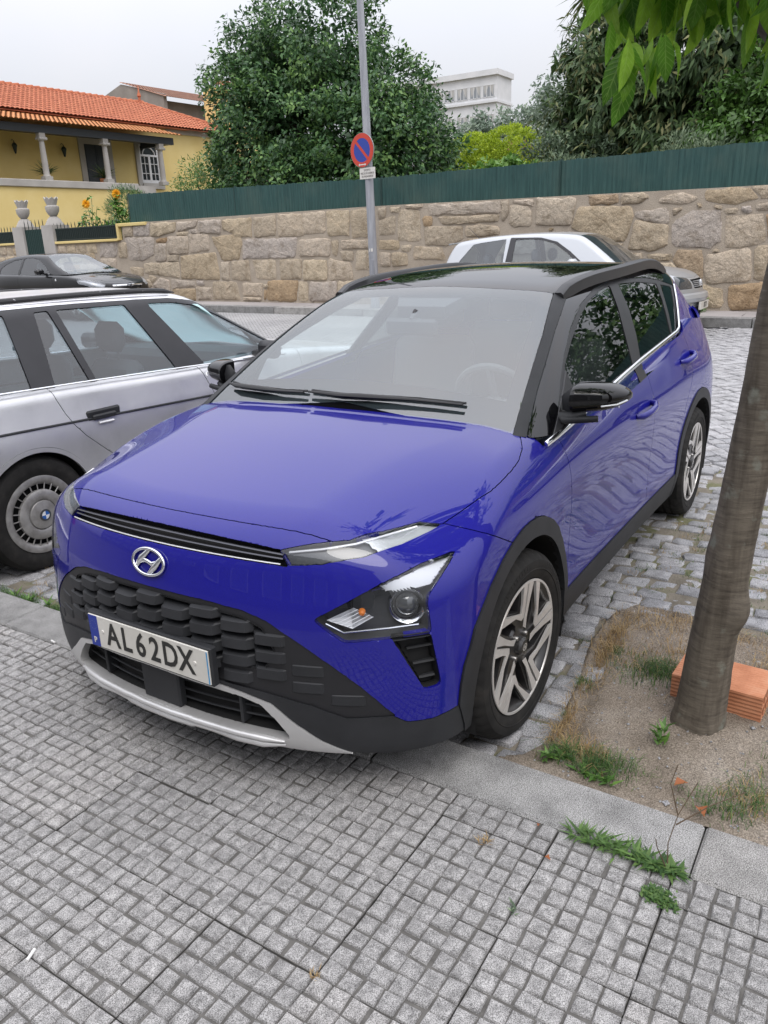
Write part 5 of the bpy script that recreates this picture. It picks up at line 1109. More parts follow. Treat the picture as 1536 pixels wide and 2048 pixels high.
def street_tree(rng):
    base = (-.265,1.405,.05); t = thing('street_tree', 'young street tree with ringed brown bark and drooping leaves beside the car', 'tree', base)
    pts = [(-.262,1.402,.0),(-.264,1.408,.12),(-.266,1.420,.35),(-.266,1.436,.55),(-.266,1.452,.80),(-.268,1.475,1.12),(-.272,1.50,1.45),(-.29,1.53,1.75),(-.31,1.56,2.0)]; rad = [.094,.080,.071,.068,.064,.061,.059,.057,.055]
    # refine with knots
    P = np.array(pts); tt = np.linspace(0, len(P)-1, 60); Q = np.stack([np.interp(tt, range(len(P)), P[:, i]) for i in range(3)], -1); R_ = np.interp(tt, range(len(P)), rad); n = 28; V = []
    for i, (q, r) in enumerate(zip(Q, R_)):
        for k in range(n):
            a = 2*PI*k/n; rr = r*(1+.03*math.sin(3*a+q[2]*3)+.02*math.sin(5*a-q[2]*6))+rng.normal(0, .0005)
            if q[2] < .16: rr *= 1+.16*(1-q[2]/.16)*max(0, math.sin(2.5*a+.6))
            for (az, zz, amp, wd) in ((1.15,.47,.022,.05),(1.2,.52,.018,.04),(-2.2,.66,.018,.04),(-2.3,.76,.014,.04),(-2.3,1.33,.012,.05)):
                rr += amp*math.exp(-((q[2]-zz)/wd)**2)*max(0, math.cos(a-az))**6
            V.append((q[0]-base[0]+rr*math.cos(a), q[1]-base[1]+rr*math.sin(a), q[2]-base[2]))
    F = [(i*n+k, i*n+(k+1) % n, (i+1)*n+(k+1) % n, (i+1)*n+k) for i in range(len(Q)-1) for k in range(n)]; obj('trunk', mesh('trunk', V, F, 'bark', True), t)
    top = Q[-1]; bb = B(); br = []
    ends = [(-.10,1.20,2.32),(.10,.95,2.38),(-.75,1.0,2.6),(.30,1.75,2.5),(-.9,1.9,2.7),(-.25,1.6,3.3),(.35,1.30,2.75),(-.35,.65,2.85),(.15,2.1,2.7),(-.55,.50,2.95),(-.95,.95,3.0),(-.10,.45,2.90)]
    for e in ends:
        e = np.array(e); m = top+(e-top)*.55+np.array((0, 0, .10)); br.append((m, e)); bb.tube([top-[0,0,.05]-np.array(base), top+(m-top)*.5-base, m-base, e-base], [.05,.035,.022,.008], 8)
    tw = B(); LP, LD, LN, HG = [], [], [], []
    def ok(p): # keep the crown's lower edge where the branches are
        return p[2] > 1.86
    for m, e in br:
        for _ in range(24):
            u = rng.uniform(.15, 1.15); s = m+(e-m)*u; d = rng.normal(0, 1, 3); d[2] = abs(d[2])*.2-.10; d = unit(d); l = rng.uniform(.12, .40); f = s+d*l; tw.tube([s-base, s+d*l*.5+[0,0,.02]-base, f-base], [.005,.004,.002], 4)
            k = rng.integers(5, 9)
            for j in range(k):
                v = .35+.65*(j+1)/k; p = s+d*l*v; dd = unit(d*.35+rng.normal(0, .45, 3)+[0, 0, -.75]); LP.append(p); LD.append(dd); LN.append(rng.normal(0, .5, 3)+[.3,.3,.6]); HG.append(False)
    bb.obj('branch', 'bark', t, True, 60); tw.obj('twig', 'stem_brown', t, True)
    # deliberate hanging sprays seen against the wall and trees
    for c, k, sp in (((.15,1.185,2.055), 15, .035), ((-.02,1.10,2.20), 20, .06), ((-.05,1.28,2.19), 30, .09), ((-.05,1.53,2.06), 24, .07), ((.0,1.44,2.2), 34, .10), ((.06,1.07,2.24), 18, .05), ((-.2,1.35,2.3), 40, .14), ((-.12,1.62,1.99), 12, .06)):
        for _ in range(k):
            LP.append(np.array(c)+rng.normal(0, sp, 3)*[1, 1, .5]); LD.append(unit(rng.normal(0, .33, 3)+[0, -.12, -1])); LN.append(unit(rng.normal(0, .75, 3)+[.5,.3,.2])); HG.append(True)
    P, D, Nn = np.array(LP), np.array(LD), np.array(LN); tip = P+D*.12; hang = np.array(HG); keep = ((tip[:, 2] > 2.02) | hang) & (tip[:, 2] > 1.84) & ((tip[:, 1] > 1.0+.4*np.clip(tip[:, 0], -1, .2)) | (tip[:, 2] > 2.52)); P, D, Nn = P[keep], D[keep], Nn[keep]
    V, T, tn = cherry_leaves(P-np.array(base), D, Nn, rng.uniform(.085, .135, len(P)), rng); me = tri_mesh('crown', V, T, 'leaf_cherry_vein', tn, True); k = len(P)
    for nm, v in (('lu', np.tile(np.repeat(np.linspace(0, 1, 7), 3), k)), ('lv', np.tile(np.array([1., 0, -1.]*7), k))): me.attributes.new(nm, 'FLOAT', 'POINT').data.foreach_set('value', v.astype(np.float32))
    obj('crown', me, t); return t
def cherry_leaves(P, D, Nn, size, rng):
    "large pointed leaves: 2 x 7 grid folded on the rib with drooping tip"
    n = len(P); D = unit_rows(D); S = unit_rows(np.cross(D, Nn)); U = np.cross(S, D); prof = np.array([0, .55, .92, 1., .85, .5, .0]); us = np.linspace(0, 1, 7); Vs = []
    curl = rng.uniform(.05, .25, n)
    for u, w in zip(us, prof):
        c = P+D*(size*u)[:, None]-U*(size*curl*u*u)[:, None]; ww = (size*.19*w)[:, None]; zz = U*(size*.05*w)[:, None]; Vs += [c+S*ww+zz, c, c-S*ww+zz]
    V = np.stack(Vs, 1).reshape(-1, 3); q = []
    for i in range(6): a = 3*i; q += [(a, a+1, a+4), (a, a+4, a+3), (a+1, a+2, a+5), (a+1, a+5, a+4)]
    T = (np.arange(n)[:, None, None]*21+np.array(q)[None]).reshape(-1, 3); return V, T, np.repeat(np.clip(rng.normal(.6, .24, n), 0, 1), 21)
def _plant_mats():
    plain('leaf_stem', (.10, .17, .05), .7)
    m = NT('leaf_cherry_vein').set(rough=.42, spec=.35); at = m.n('Attribute', attribute_name='tone'); o = m.ramp(at.outputs['Fac'], [(0, (.040, .115, .012)), (.5, (.10, .24, .022)), (1, (.28, .46, .05))])
    lu = m.n('Attribute', attribute_name='lu').outputs['Fac']; lv = m.n('Attribute', attribute_name='lv').outputs['Fac']
    def mt(op, a, b=None):
        q = m.n('Math', operation=op)
        for i, v in enumerate((a, b)):
            if v is None: continue
            if hasattr(v, 'is_linked'): m.L(v, q.inputs[i])
            else: q.inputs[i].default_value = v
        return q.outputs[0]
    av = mt('ABSOLUTE', lv); side = mt('PINGPONG', mt('SUBTRACT', mt('MULTIPLY', lu, 9.), mt('MULTIPLY', av, 1.6)), .5); vein = mt('MAXIMUM', mt('LESS_THAN', side, .07), mt('LESS_THAN', av, .07)); pale = m.mix(.5, o, (.30, .46, .12)); o2 = m.mix(mt('MULTIPLY', vein, .7), o, pale)
    c = m.coord('Object'); o2 = m.mix(1., o2, m.ramp(m.noise(c, 45, 3), [(.3, (.8, .8, .75)), (.7, (1.12, 1.1, 1.05))]), 'MULTIPLY'); m.col(o2); m.nor(m.bump(side, .35, .002))
    tr = m.n('BsdfTranslucent'); hs = m.n('HueSaturation'); hs.inputs['Value'].default_value = 1.7; m.L(o2, hs.inputs['Color']); m.L(hs.outputs[0], tr.inputs[0]); mx = m.n('MixShader'); mx.inputs[0].default_value = .5; m.L(m.b.outputs[0], mx.inputs[1]); m.L(tr.outputs[0], mx.inputs[2]); m.L(mx.outputs[0], m.out.inputs[0])
_plant_mats()

# ======================================================================
# car panels cut from smooth body shells
# ======================================================================
class Shell:
    def __init__(s, g, *a):
        s.g = g; s.V, s.T = shell(g, *a); s.lab = np.zeros(len(s.T), int); s.names = ['_']
        s._N = None
    def N(s):
        if s._N is None or len(s._N) != len(s.V): s._N = grad(s.g, s.V)
        return s._N
    def lid(s, n):
        if n not in s.names: s.names.append(n)
        return s.names.index(n)
    def cut(s, name, d, allow=None):
        "give the area where d<0 (per-vertex) the label name"
        s.V, s.T, s.lab, d = split(s.V, s.T, s.lab, d)
        ins = d[s.T].mean(1) < 0
        if 'cut' in s.names: ins &= s.lab != s.names.index('cut')
        if allow is not None: ins &= np.isin(s.lab, [s.lid(a) for a in allow])
        s.lab[ins] = s.lid(name)
    def poly3(s, name, pts, allow=None, slab=.4, e3=None, r=0):
        P = np.array(pts, float)
        if r: P = fillet(P, r)
        n = unit(grad(s.g, np.stack([P[:, 0], np.abs(P[:, 1]), P[:, 2]], -1)).mean(0)) if e3 is None else unit(e3)
        e1 = unit(np.cross((0, 0, 1.), n)); e2 = np.cross(n, e1)
        c = P.mean(0); q = np.stack([(s.V-c)@e1, (s.V-c)@e2], -1); h = (s.V-c)@n
        p = np.stack([(P-c)@e1, (P-c)@e2], -1)
        box = (q > p.min(0)-.06).all(1) & (q < p.max(0)+.06).all(1) & (np.abs(h) < slab) & (s.N()@n > .05)
        d = np.full(len(s.V), .08); d[box] = sd_poly(p, q[box]); s.cut(name, d, allow)
    def poly2(s, name, pts, ax='xz', ok=None, allow=None):
        ia, ib = ['xyz'.index(c) for c in ax]; P = np.array(pts, float)
        q = s.V[:, [ia, ib]]; k = np.ones(len(q), bool) if ok is None else ok(s.V)
        k &= (q > P.min(0)-.06).all(1) & (q < P.max(0)+.06).all(1)
        d = np.full(len(q), .08); d[k] = sd_poly(P, q[k]); s.cut(name, d, allow)
    def piece(s, names):
        names = [names] if isinstance(names, str) else names
        t = s.T[np.isin(s.lab, [s.lid(n) for n in names])]
        u, inv = np.unique(t, return_inverse=True); V = s.V[u]
        return V, inv.reshape(-1, 3), grad(s.g, V)
def fillet(P, r, n=3):
    "round the corners of a closed 3D outline"
    out = []; m = len(P)
    for i in range(m):
        a, b, c = P[i-1], P[i], P[(i+1) % m]
        u, v = a-b, c-b; lu, lv = np.linalg.norm(u), np.linalg.norm(v)
        k = min(r, .45*lu, .45*lv); p, q = b+u/lu*k, b+v/lv*k
        for t in np.linspace(0, 1, n): out.append((1-t)**2*p+2*t*(1-t)*b+t*t*q)
    return np.array(out)
def panel(name, piece, mat, parent, side='both', gap=.0016, rim=.012, off=0., flip=False, smooth_rim=False):
    """sheet -> mesh object with a real turned-in edge; side: 'both' joins the mirrored half into one object,
    'pair' makes two objects, 'left'"""
    V, T, N = piece
    if len(T) == 0: return []
    V = V.copy()
    E = np.concatenate([T[:, [0, 1]], T[:, [1, 2]], T[:, [2, 0]]]); Es = np.sort(E, 1)
    k = Es[:, 0].astype(np.int64)*len(V)+Es[:, 1]
    _, idx, cnt = np.unique(k, return_index=True, return_counts=True)
    be = E[idx[cnt == 1]]; third = np.concatenate([T[:, 2], T[:, 0], T[:, 1]])[idx[cnt == 1]]
    mid = (V[be[:, 0], 1] < 1e-5) & (V[be[:, 1], 1] < 1e-5)
    be, third = be[~mid], third[~mid]
    inw = np.zeros_like(V)
    ev = V[be[:, 1]]-V[be[:, 0]]; nn = N[be[:, 0]]
    pv = np.cross(nn, ev); pv /= np.linalg.norm(pv, axis=1, keepdims=True)+1e-12
    sg = np.sign(((V[third]-V[be[:, 0]])*pv).sum(1)); pv *= sg[:, None]
    np.add.at(inw, be[:, 0], pv); np.add.at(inw, be[:, 1], pv)
    L = np.linalg.norm(inw, axis=1); bv = L > 1e-9; inw[bv] /= L[bv, None]
    cen = V[:, 1] < 1e-5
    inw[cen, 1] = 0
    V = V+inw*gap+N*off
    V[cen, 1] = 0
    rv = np.unique(be); ri = {int(v): len(V)+i for i, v in enumerate(rv)}
    RV = V[rv]-N[rv]*rim+inw[rv]*rim*.12
    RV[V[rv, 1] < 1e-5, 1] = 0
    VV = np.concatenate([V, RV])
    a, b = be[:, 0], be[:, 1]; ra = np.array([ri[int(x)] for x in a], int); rb = np.array([ri[int(x)] for x in b], int)
    # orient the rim like the sheet
    R1 = np.stack([b, a, ra, rb], -1)
    fn = np.cross(VV[R1[:, 1]]-VV[R1[:, 0]], VV[R1[:, 2]]-VV[R1[:, 0]])
    bad = (fn*(-pv)).sum(1) < 0; R1[bad] = R1[bad][:, ::-1]
    tn = np.cross(V[T[:, 1]]-V[T[:, 0]], V[T[:, 2]]-V[T[:, 0]]); T = np.where(((tn*N[T[:, 0]]).sum(1) < 0)[:, None], T[:, ::-1], T)
    def build(nm, mir, par, join=False):
        vs = VV.copy(); tri = T.copy(); rq = R1.copy(); ns = N.copy()
        if join:
            n = len(vs); m2 = np.where(vs[:, 1] < 1e-5, np.arange(n), np.arange(n)+n)
            vs = np.concatenate([vs, vs*[1, -1, 1]]); tri = np.concatenate([tri, m2[tri][:, ::-1]]); rq = np.concatenate([rq, m2[rq][:, ::-1]])
            ns = np.concatenate([ns, np.zeros((n-len(N), 3)), ns*[1, -1, 1], np.zeros((n-len(N), 3))])
        elif mir:
            vs = vs*[1, -1, 1]; tri = tri[:, ::-1]; rq = rq[:, ::-1]; ns = ns*[1, -1, 1]
        me = bpy.data.meshes.new(nm)
        nt, nq = len(tri), len(rq)
        me.vertices.add(len(vs)); me.vertices.foreach_set('co', vs.astype(np.float32).ravel())
        me.loops.add(nt*3+nq*4); li = np.concatenate([tri.ravel(), rq.ravel()]).astype(np.int32)
        me.loops.foreach_set('vertex_index', li)
        me.polygons.add(nt+nq)
        me.polygons.foreach_set('loop_start', np.concatenate([np.arange(nt)*3, nt*3+np.arange(nq)*4]).astype(np.int32))
        me.update(calc_edges=True)
        me.polygons.foreach_set('use_smooth', [True]*(nt+nq))
        me.materials.append(M(mat))
        q0, q1, q2 = vs[rq[:, 0]], vs[rq[:, 1]], vs[rq[:, 2]]
        qn = np.cross(q1-q0, q2-q0); ql = np.linalg.norm(qn, axis=1, keepdims=True); qn = np.where(ql > 1e-12, qn/np.maximum(ql, 1e-12), (0, 0, 1))
        ln = np.concatenate([ns[tri.ravel()], np.repeat(qn, 4, 0)])
        me.normals_split_custom_set(ln.tolist())
        return obj(nm, me, par)
    if side == 'both': return [build(name, False, parent, True)]
    if side == 'left': return [build(name, False, parent)]
    pr = parent if isinstance(parent, (list, tuple)) else (parent, parent)
    return [build(name, False, pr[0]), build(name, True, pr[1])]
def mirror_b(b):
    c = B(); c.v = [(x, -y, z) for x, y, z in b.v]; c.f = [tuple(f[::-1]) for f in b.f]; c.mi = list(b.mi); return c
def both_sides(b, name, mat, parent, smooth=False, sharp=35):
    pr = parent if isinstance(parent, (list, tuple)) else (parent, parent)
    return [b.obj(name, mat, pr[0], smooth, sharp), mirror_b(b).obj(name, mat, pr[1], smooth, sharp)]

def alloy_wheel(parent, center, steer=0., inner=False):
    "17-inch wheel: tyre with tread blocks, two-tone five-spoke rim; outer face towards +y of the wheel"
    w = bpy.data.objects.new('wheel', None); link(w, parent); w.location = center; w.rotation_euler = (0, 0, steer)
    t = B(); n = 180
    prof = [(.228,-.030),(.236,-.006),(.250,.003),(.262,.005),(.282,.009),(.300,.005),(.312,-.006),(.322,-.020),(.3265,-.034),(.328,-.052),(.328,-.053),(.321,-.055),(.321,-.063),(.328,-.065),(.329,-.093),(.321,-.095),(.321,-.104),(.329,-.106),(.328,-.134),(.321,-.136),(.321,-.145),(.328,-.147),(.3265,-.168),(.318,-.188),(.300,-.200),(.262,-.203),(.228,-.178)]
    V = []
    for i, (r, h) in enumerate(prof):
        for k in range(n):
            a = 2*PI*k/n; rr = r
            if 6 <= i <= 9 or 20 <= i <= 23: rr -= .0045 if k % 4 == 0 else 0
            if 13 <= i <= 14 or 17 <= i <= 18: rr -= .004 if (k+i) % 5 == 0 else 0
            if i in (3, 4): rr += .0 
            V.append((rr*math.sin(a), h, rr*math.cos(a)))
    F = [(i*n+k, (i+1)*n+k, (i+1)*n+(k+1) % n, i*n+(k+1) % n) for i in range(len(prof)-1) for k in range(n)]
    t.add(V, F); ty = t.obj('tyre', 'rubber', w, True, 28)
    # raised ring and lettering band on the sidewall
    rb = B()
    rb.lathe([(.268,.0065),(.2695,.0088),(.2715,.0086),(.273,.0072)], 96, 'y')
    for k in range(40):
        a = 2*PI*(k+.3)/96+(PI if k >= 20 else 0)
        ca, sa = math.cos(a), math.sin(a)
        P = [(.284,-.006),(.284,.006),(.297,.006),(.297,-.006)]
        q = [np.array((r*sa+o*ca, .0095 if r < .29 else .0068, r*ca-o*sa)) for r, o in P]
        rb.add(q+[p-(0, .004, 0) for p in q], [(0,1,2,3),(0,4,5,1),(1,5,6,2),(2,6,7,3),(3,7,4,0)])
    rb.obj('sidewall_lettering', 'rubber', ty, True)
    b = B(); b.lathe([(.226,-.19),(.214,-.17),(.205,-.10),(.207,-.03),(.218,-.012),(.228,-.004),(.2335,-.001),(.2335,-.006)], 72, 'y')
    rim = b.obj('rim', 'wheel_dark', w, True, 40)
    R = .2325; lip = B(); lip.lathe([(.2255,-.004),(.2265,.0005),(.2335,.0005),(.2345,-.003)], 96, 'y'); lip.obj('rim_lip', 'wheel_machined', rim, True)
    bk = B()
    bk.lathe([(.02,-.075),(.138,-.075),(.140,-.080),(.140,-.10)], 48, 'y'); bk.obj('brake_disc', 'brushed_steel', w, True)
    hb = B(); hb.lathe([(.0,-.004),(.028,-.004),(.032,-.008),(.034,-.022),(.066,-.026),(.074,-.034),(.074,-.075)], 40, 'y'); hb.obj('hub', 'wheel_dark', rim, True)
    cap = B(); cap.lathe([(.0,.0),(.024,-.0005),(.027,-.004)], 32, 'y')
    cap.obj('centre_cap', 'wheel_dark', rim, True)
    em = B()
    for k in range(28):
        a0, a1 = 2*PI*k/28, 2*PI*(k+1)/28
        e = lambda a, s: (.0165*s*math.sin(a), .0012, .0125*s*math.cos(a))
        em.add([e(a0,1), e(a1,1), e(a1,.84), e(a0,.84)], [(0,1,2,3)])
    em.add([(.011,.0012,-.008),(.006,.0012,-.009),(.002,.0012,.008),(.006,.0012,.009)], [(0,1,2,3)]); em.add([(-.002,.0012,-.009),(-.007,.0012,-.008),(-.011,.0012,.008),(-.006,.0012,.009)], [(0,1,2,3)])
    em.add([(-.006,.0012,-.001),(-.006,.0012,.0025),(.006,.0012,.001),(.006,.0012,-.0025)], [(0,1,2,3)])
    em.obj('emblem', 'wheel_machined', rim)
    def pol(r, deg, h): a = math.radians(deg); return (r*math.sin(a), h, r*math.cos(a))
    for s in range(5):
        a0 = 72*s-8
        core = B(); mach = B()
        def slab(pts, h0, h1, mb):
            nn = len(pts)
            top = [pol(r, a0+d, h0+((r-.05)/(R-.05))*(.012)-(.012)) for r, d in pts]; bot = [pol(r, a0+d, h1) for r, d in pts]
            mb.add(top+bot, [tuple(range(nn)), tuple(range(nn, 2*nn))[::-1]]+[(i, nn+i, nn+(i+1) % nn, (i+1) % nn) for i in range(nn)])
        A = [(.062,-20),(.10,-9),(.16,-7.5),(R-.006,-8),(R-.006,1.2),(.16,0),(.10,1),(.07,2)]
        L = [(R-.006,3.4),(R-.006,11),(.16,12),(.128,15.5),(.15,30),(R-.006,50),(R-.006,59),(.14,33),(.10,15),(.105,5)]
        slab(A, .0, -.012, mach)
        slab(L, .0, -.012, mach)
        mach.obj('spoke_face', 'wheel_machined', rim)
        C1 = [(.05,-34),(.10,-15),(.16,-11),(R-.004,-10),(R-.004,13),(.17,14.5),(.135,17),(.155,30),(R-.004,48),(R-.004,61),(.13,38),(.09,28),(.05,32)]
        slab(C1, -.0125, -.06, core)
        core.obj('spoke', 'wheel_dark', rim)
    for k in range(4):
        a = 2*PI*(k+.42)/4
        nb = B(); nb.lathe([(.0,-.010),(.006,-.010),(.0085,-.014),(.009,-.03)], 12, 'y', (.05*math.sin(a), 0, .05*math.cos(a))); nb.obj('lug_nut', 'brushed_steel', rim, True)
    return w

def build_crossover():
    car = thing('crossover_car', 'blue compact crossover with black roof and AL62DX plate parked nose over the kerb', 'car')
    ph = np.concatenate([np.linspace(0, 1.95, 190), np.linspace(1.96, PI, 60)])
    sh = Shell(g_body, -2.9, .15, .62, .012, ph, np.concatenate([np.linspace(.012, 1.45, 130), np.linspace(1.46, 1.5705, 8)]), np.linspace(.04, 1.57, 26))
    side = lambda V: V[:, 1] > .5
    V = sh.V
    sh.cut('cut', V[:, 2]-(.245-.01*sstep(.3, -.3, V[:, 0])))                 # open underside
    fd = [(-.40,1.3),(-.405,.965),(-.415,.92),(-.42,.88),(-.425,.80),(-.438,.70),(-.44,.62),(-.432,.50),(-.405,.379),(-.40,.20)]
    bg = [(-1.555,1.3),(-1.555,1.06),(-1.57,.99),(-1.58,.90),(-1.585,.79),(-1.59,.65),(-1.575,.50),(-1.56,.37),(-1.56,.20)]
    rg = [(-2.36,1.4),(-2.33,1.13),(-2.385,1.04),(-2.40,.95),(-2.36,.86),(-2.26,.76),(-2.18,.60),(-2.15,.45),(-2.15,.2)]
    sh.poly2('front_door', fd+bg[::-1], 'xz', side, ['_'])
    sh.poly2('rear_door', bg+rg[::-1], 'xz', side, ['_'])
    sh.poly2('quarter', rg+[(-3.6,.2),(-3.6,1.4)], 'xz', None, ['_'])
    sh.poly2('bumper', [(.37,1.0),(.350,.866),(.119,.745),(.119,.1),(1.2,.1),(1.2,1.0)], 'xz', None, ['_'])
    sh.poly2('hood', [(.672-.208*y*y, y) for y in np.linspace(-.06, .56, 18)]+[(.581,.592),(.478,.656),(.386,.701),(.344,.751),(.243,.776),(.126,.805),(.059,.809),(-.02,.808),(-.097,.801),(-.17,.782),(-.251,.739),(-.312,.69),(-.275,.5),(-.24,.25),(-.228,0),(-.228,-.05)], 'xy', lambda V: V[:, 2] > .8, ['_', 'bumper'])
    # cabin opening and cowl
    V = sh.V; yb = np.interp(V[:, 0], [-3.0,-2.4,-1.5,-.9,-.45,-.25,-.1], [.70,.755,.775,.785,.775,.70,.62])
    top = V[:, 2] > np.interp(V[:, 0], [-3, -1.5, -.3, 0], [1.08, 1.03, .95, .9])
    sh.cut('cowl', np.where(top, np.maximum(V[:, 1]-yb, np.maximum(V[:, 0]+.2, -V[:, 0]-3.1)), .08), ['_', 'front_door', 'rear_door', 'quarter'])
    V = sh.V; sh.cut('cut', np.where(V[:, 2] > .9, V[:, 0]+.43, .08), ['cowl'])
    V = sh.V; zbelt = np.interp(V[:, 0], [-2.46,-2.40,-2.34,-2.30,-1.95,-1.534,-1.2,-.868,-.60,-.371,-.285,-.2], [1.165,1.125,1.112,1.107,1.088,1.062,1.036,1.008,.984,.962,.950,1.2])
    sh.cut('cut', np.where((V[:, 1] > .6) & (V[:, 0] > -2.46) & (V[:, 0] < -.27), zbelt-V[:, 2], .08), ['front_door', 'rear_door', '_', 'quarter'])
    V = sh.V; sh.cut('cut', np.where((V[:, 1] > .5) & (V[:, 0] < -2.40) & (V[:, 0] > -3.02), (1.165-.03*sstep(-2.5, -3., V[:, 0]))-V[:, 2], .08), ['quarter'])
    # front end outlines
    sh.poly3('slit', [(.72-.2*y*y, y, .860-.109*y*y) for y in np.linspace(-.06, .429, 12)]+[(.757-.28*y*y, y, .813-.05*y*y) for y in np.linspace(.463, -.06, 12)], ['bumper'], e3=(.84,.12,.52))
    sh.poly3('drl', [(.683,.429,.84),(.63,.51,.852),(.581,.592,.863),(.478,.656,.871),(.386,.701,.872),(.344,.751,.861),(.384,.74,.854),(.494,.704,.842),(.589,.646,.827),(.659,.547,.811),(.694,.465,.805)], ['bumper', '_', 'hood', 'slit'], e3=(.62,.42,.66))
    sh.poly3('headlight', [(.382,.819,.805),(.467,.816,.761),(.522,.804,.719),(.53,.805,.699),(.532,.817,.623),(.535,.816,.614),(.608,.74,.611),(.677,.626,.599),(.695,.58,.633),(.705,.544,.662),(.665,.611,.703),(.596,.7,.76),(.495,.768,.795)], ['bumper', '_'], e3=(.62,.72,.3), r=.012)
    sh.poly3('vent', [(.61,.738,.611),(.535,.816,.6125),(.517,.836,.459),(.52,.834,.447),(.556,.808,.445),(.583,.78,.519)], ['bumper'], e3=(.7,.7,.05))
    BL = [(.797,-.05,.684),(.797,0,.685),(.796,.06,.685),(.784,.205,.682),(.764,.34,.669),(.75,.413,.647),(.737,.478,.609),(.721,.533,.573),(.699,.59,.53),(.665,.665,.465),(.611,.753,.364)]
    GL = [(.622,.74,.372),(.688,.626,.365),(.725,.542,.398),(.756,.445,.418),(.783,.327,.433),(.798,.237,.44),(.81,.1,.445),(.81,-.05,.445)]
    sh.poly3('grille', BL+GL, ['bumper'], e3=(.9,.42,0))
    sh.poly3('grille_hole', [(.8,-.05,.665),(.8,.06,.665),(.79,.20,.661),(.77,.33,.645),(.75,.395,.622),(.75,.43,.56),(.76,.40,.50),(.8,.30,.505),(.8,-.05,.50)], ['grille'], e3=(.97,.2,0))
    sh.poly3('lower', [(.81,-.05,.446),(.81,.1,.446),(.798,.237,.441),(.783,.327,.434),(.756,.445,.419),(.725,.542,.399),(.688,.626,.366),(.622,.74,.373),(.596,.77,.348),(.535,.821,.342),(.454,.86,.351),(.38,.875,.36),(.36,.88,.2),(.75,.75,.1),(.9,-.05,.1)], ['bumper'], e3=(.85,.52,0), slab=.6)
    sh.poly3('skid', [(.81,-.05,.441),(.81,.116,.440),(.798,.234,.431),(.783,.326,.416),(.763,.419,.393),(.747,.476,.345),(.716,.557,.286),(.679,.635,.244),(.679,.64,.2),(.78,-.05,.2)], ['lower'], e3=(.96,.28,0))
    sh.poly3('intake', [(.815,-.05,.424),(.815,.05,.423),(.799,.235,.411),(.784,.324,.402),(.771,.387,.384),(.759,.433,.338),(.744,.475,.282),(.755,.439,.283),(.784,.311,.287),(.8,.21,.290),(.813,.072,.296),(.812,-.05,.298)], ['skid'], e3=(.97,.24,0), r=.008)
    # wheel openings and claddings
    for xc, nm in ((0., 'arch_f'), (-2.58, 'arch_r')):
        V = sh.V; ra = np.hypot(V[:, 0]-xc, V[:, 2]-.328)
        if nm == 'arch_f':
            sh.poly2(nm, [(.455,.352),(.452,.42),(.440,.48),(.392,.575),(.285,.668),(.2,.72),(.119,.750),(.05,.766),(-.017,.771),(-.08,.767),(-.141,.752),(-.22,.715),(-.283,.668),(-.34,.60),(-.385,.52),(-.41,.44),(-.42,.367),(-.40,.2),(.40,.2)], 'xz', side)
        else:
            sh.cut(nm, np.where(V[:, 1] > .5, np.where(V[:, 2] > .328, ra-.442, np.abs(V[:, 0]-xc)-.442), .08))
        V = sh.V; ra = np.hypot(V[:, 0]-xc, V[:, 2]-.328)
        sh.cut('cut', np.where(V[:, 1] > .5, np.where(V[:, 2] > .328, ra-.383, np.abs(V[:, 0]-xc)-.383), .08))
    V = sh.V; sh.cut('sill', np.where((V[:, 1] > .5) & (V[:, 0] < -.3) & (V[:, 0] > -2.35), V[:, 2]-.366, .08), ['front_door', 'rear_door', '_', 'quarter'])
    V = sh.V; sh.cut('rear_clad', np.where(V[:, 0] < -2.7, V[:, 2]-.45, .08), ['quarter'])
    V = sh.V; sh.cut('tailgate', np.where((V[:, 0] < -2.9), np.maximum(V[:, 1]-.60, .62-V[:, 2]), .08), ['quarter'])
    # ---- panels
    P = sh.piece
    hood = panel('hood', P('hood'), 'blue_paint', car, rim=.02)[0]
    bump = panel('front_bumper', P('bumper'), 'blue_paint', car, rim=.03)[0]
    panel('fender', P('_'), 'blue_paint', car, 'pair')
    fdoor = panel('front_door', P('front_door'), 'blue_paint', car, 'pair', rim=.015)
    rdoor = panel('rear_door', P('rear_door'), 'blue_paint', car, 'pair', rim=.015)
    panel('quarter_panel', P('quarter'), 'blue_paint', car, 'pair')
    panel('tailgate', P('tailgate'), 'blue_paint', car)
    panel('wheel_arch_trim', P('arch_f'), 'black_plastic', car, 'pair', gap=.0005, off=.007, rim=.03)
    panel('wheel_arch_trim', P('arch_r'), 'black_plastic', car, 'pair', gap=.0005, off=.007, rim=.03)
    panel('sill_trim', P('sill'), 'black_plastic', car, 'pair', gap=.0005, off=.006, rim=.02)
    panel('lower_bumper', P('lower'), 'black_plastic', car, off=.002, gap=.0005, rim=.03)
    panel('rear_lower_bumper', P('rear_clad'), 'black_plastic', car)
    panel('cowl_panel', P('cowl'), 'black_plastic', car, off=-.012)
    # skid plate: silver frame, proud of the bumper, and the lower lip
    sk = panel('skid_plate', P('skid'), 'silver_trim', car, off=.006, gap=.0005, rim=.035)[0]
    lipb = B(); pts = [(.822,0,.284),(.822,.06,.284),(.815,.135,.283),(.814,.15,.281),(.806,.215,.279),(.795,.30,.276),(.775,.385,.272),(.757,.45,.270)]
    pts = [(x, -y, z) for x, y, z in pts[:0:-1]]+pts
    lipb.tube(pts, [.004]+[.013]*(len(pts)-2)+[.004], 10, flat=.8); 
    low = [(x-.004, y, z-.020 if abs(y) < .14 or .22 < abs(y) < .40 else z-.013) for x, y, z in pts]
    lipb.tube(low, [.004]+[.014]*(len(pts)-2)+[.004], 10, flat=.85)
    lipb.obj('lower_lip', 'silver_trim', sk, True, 60)
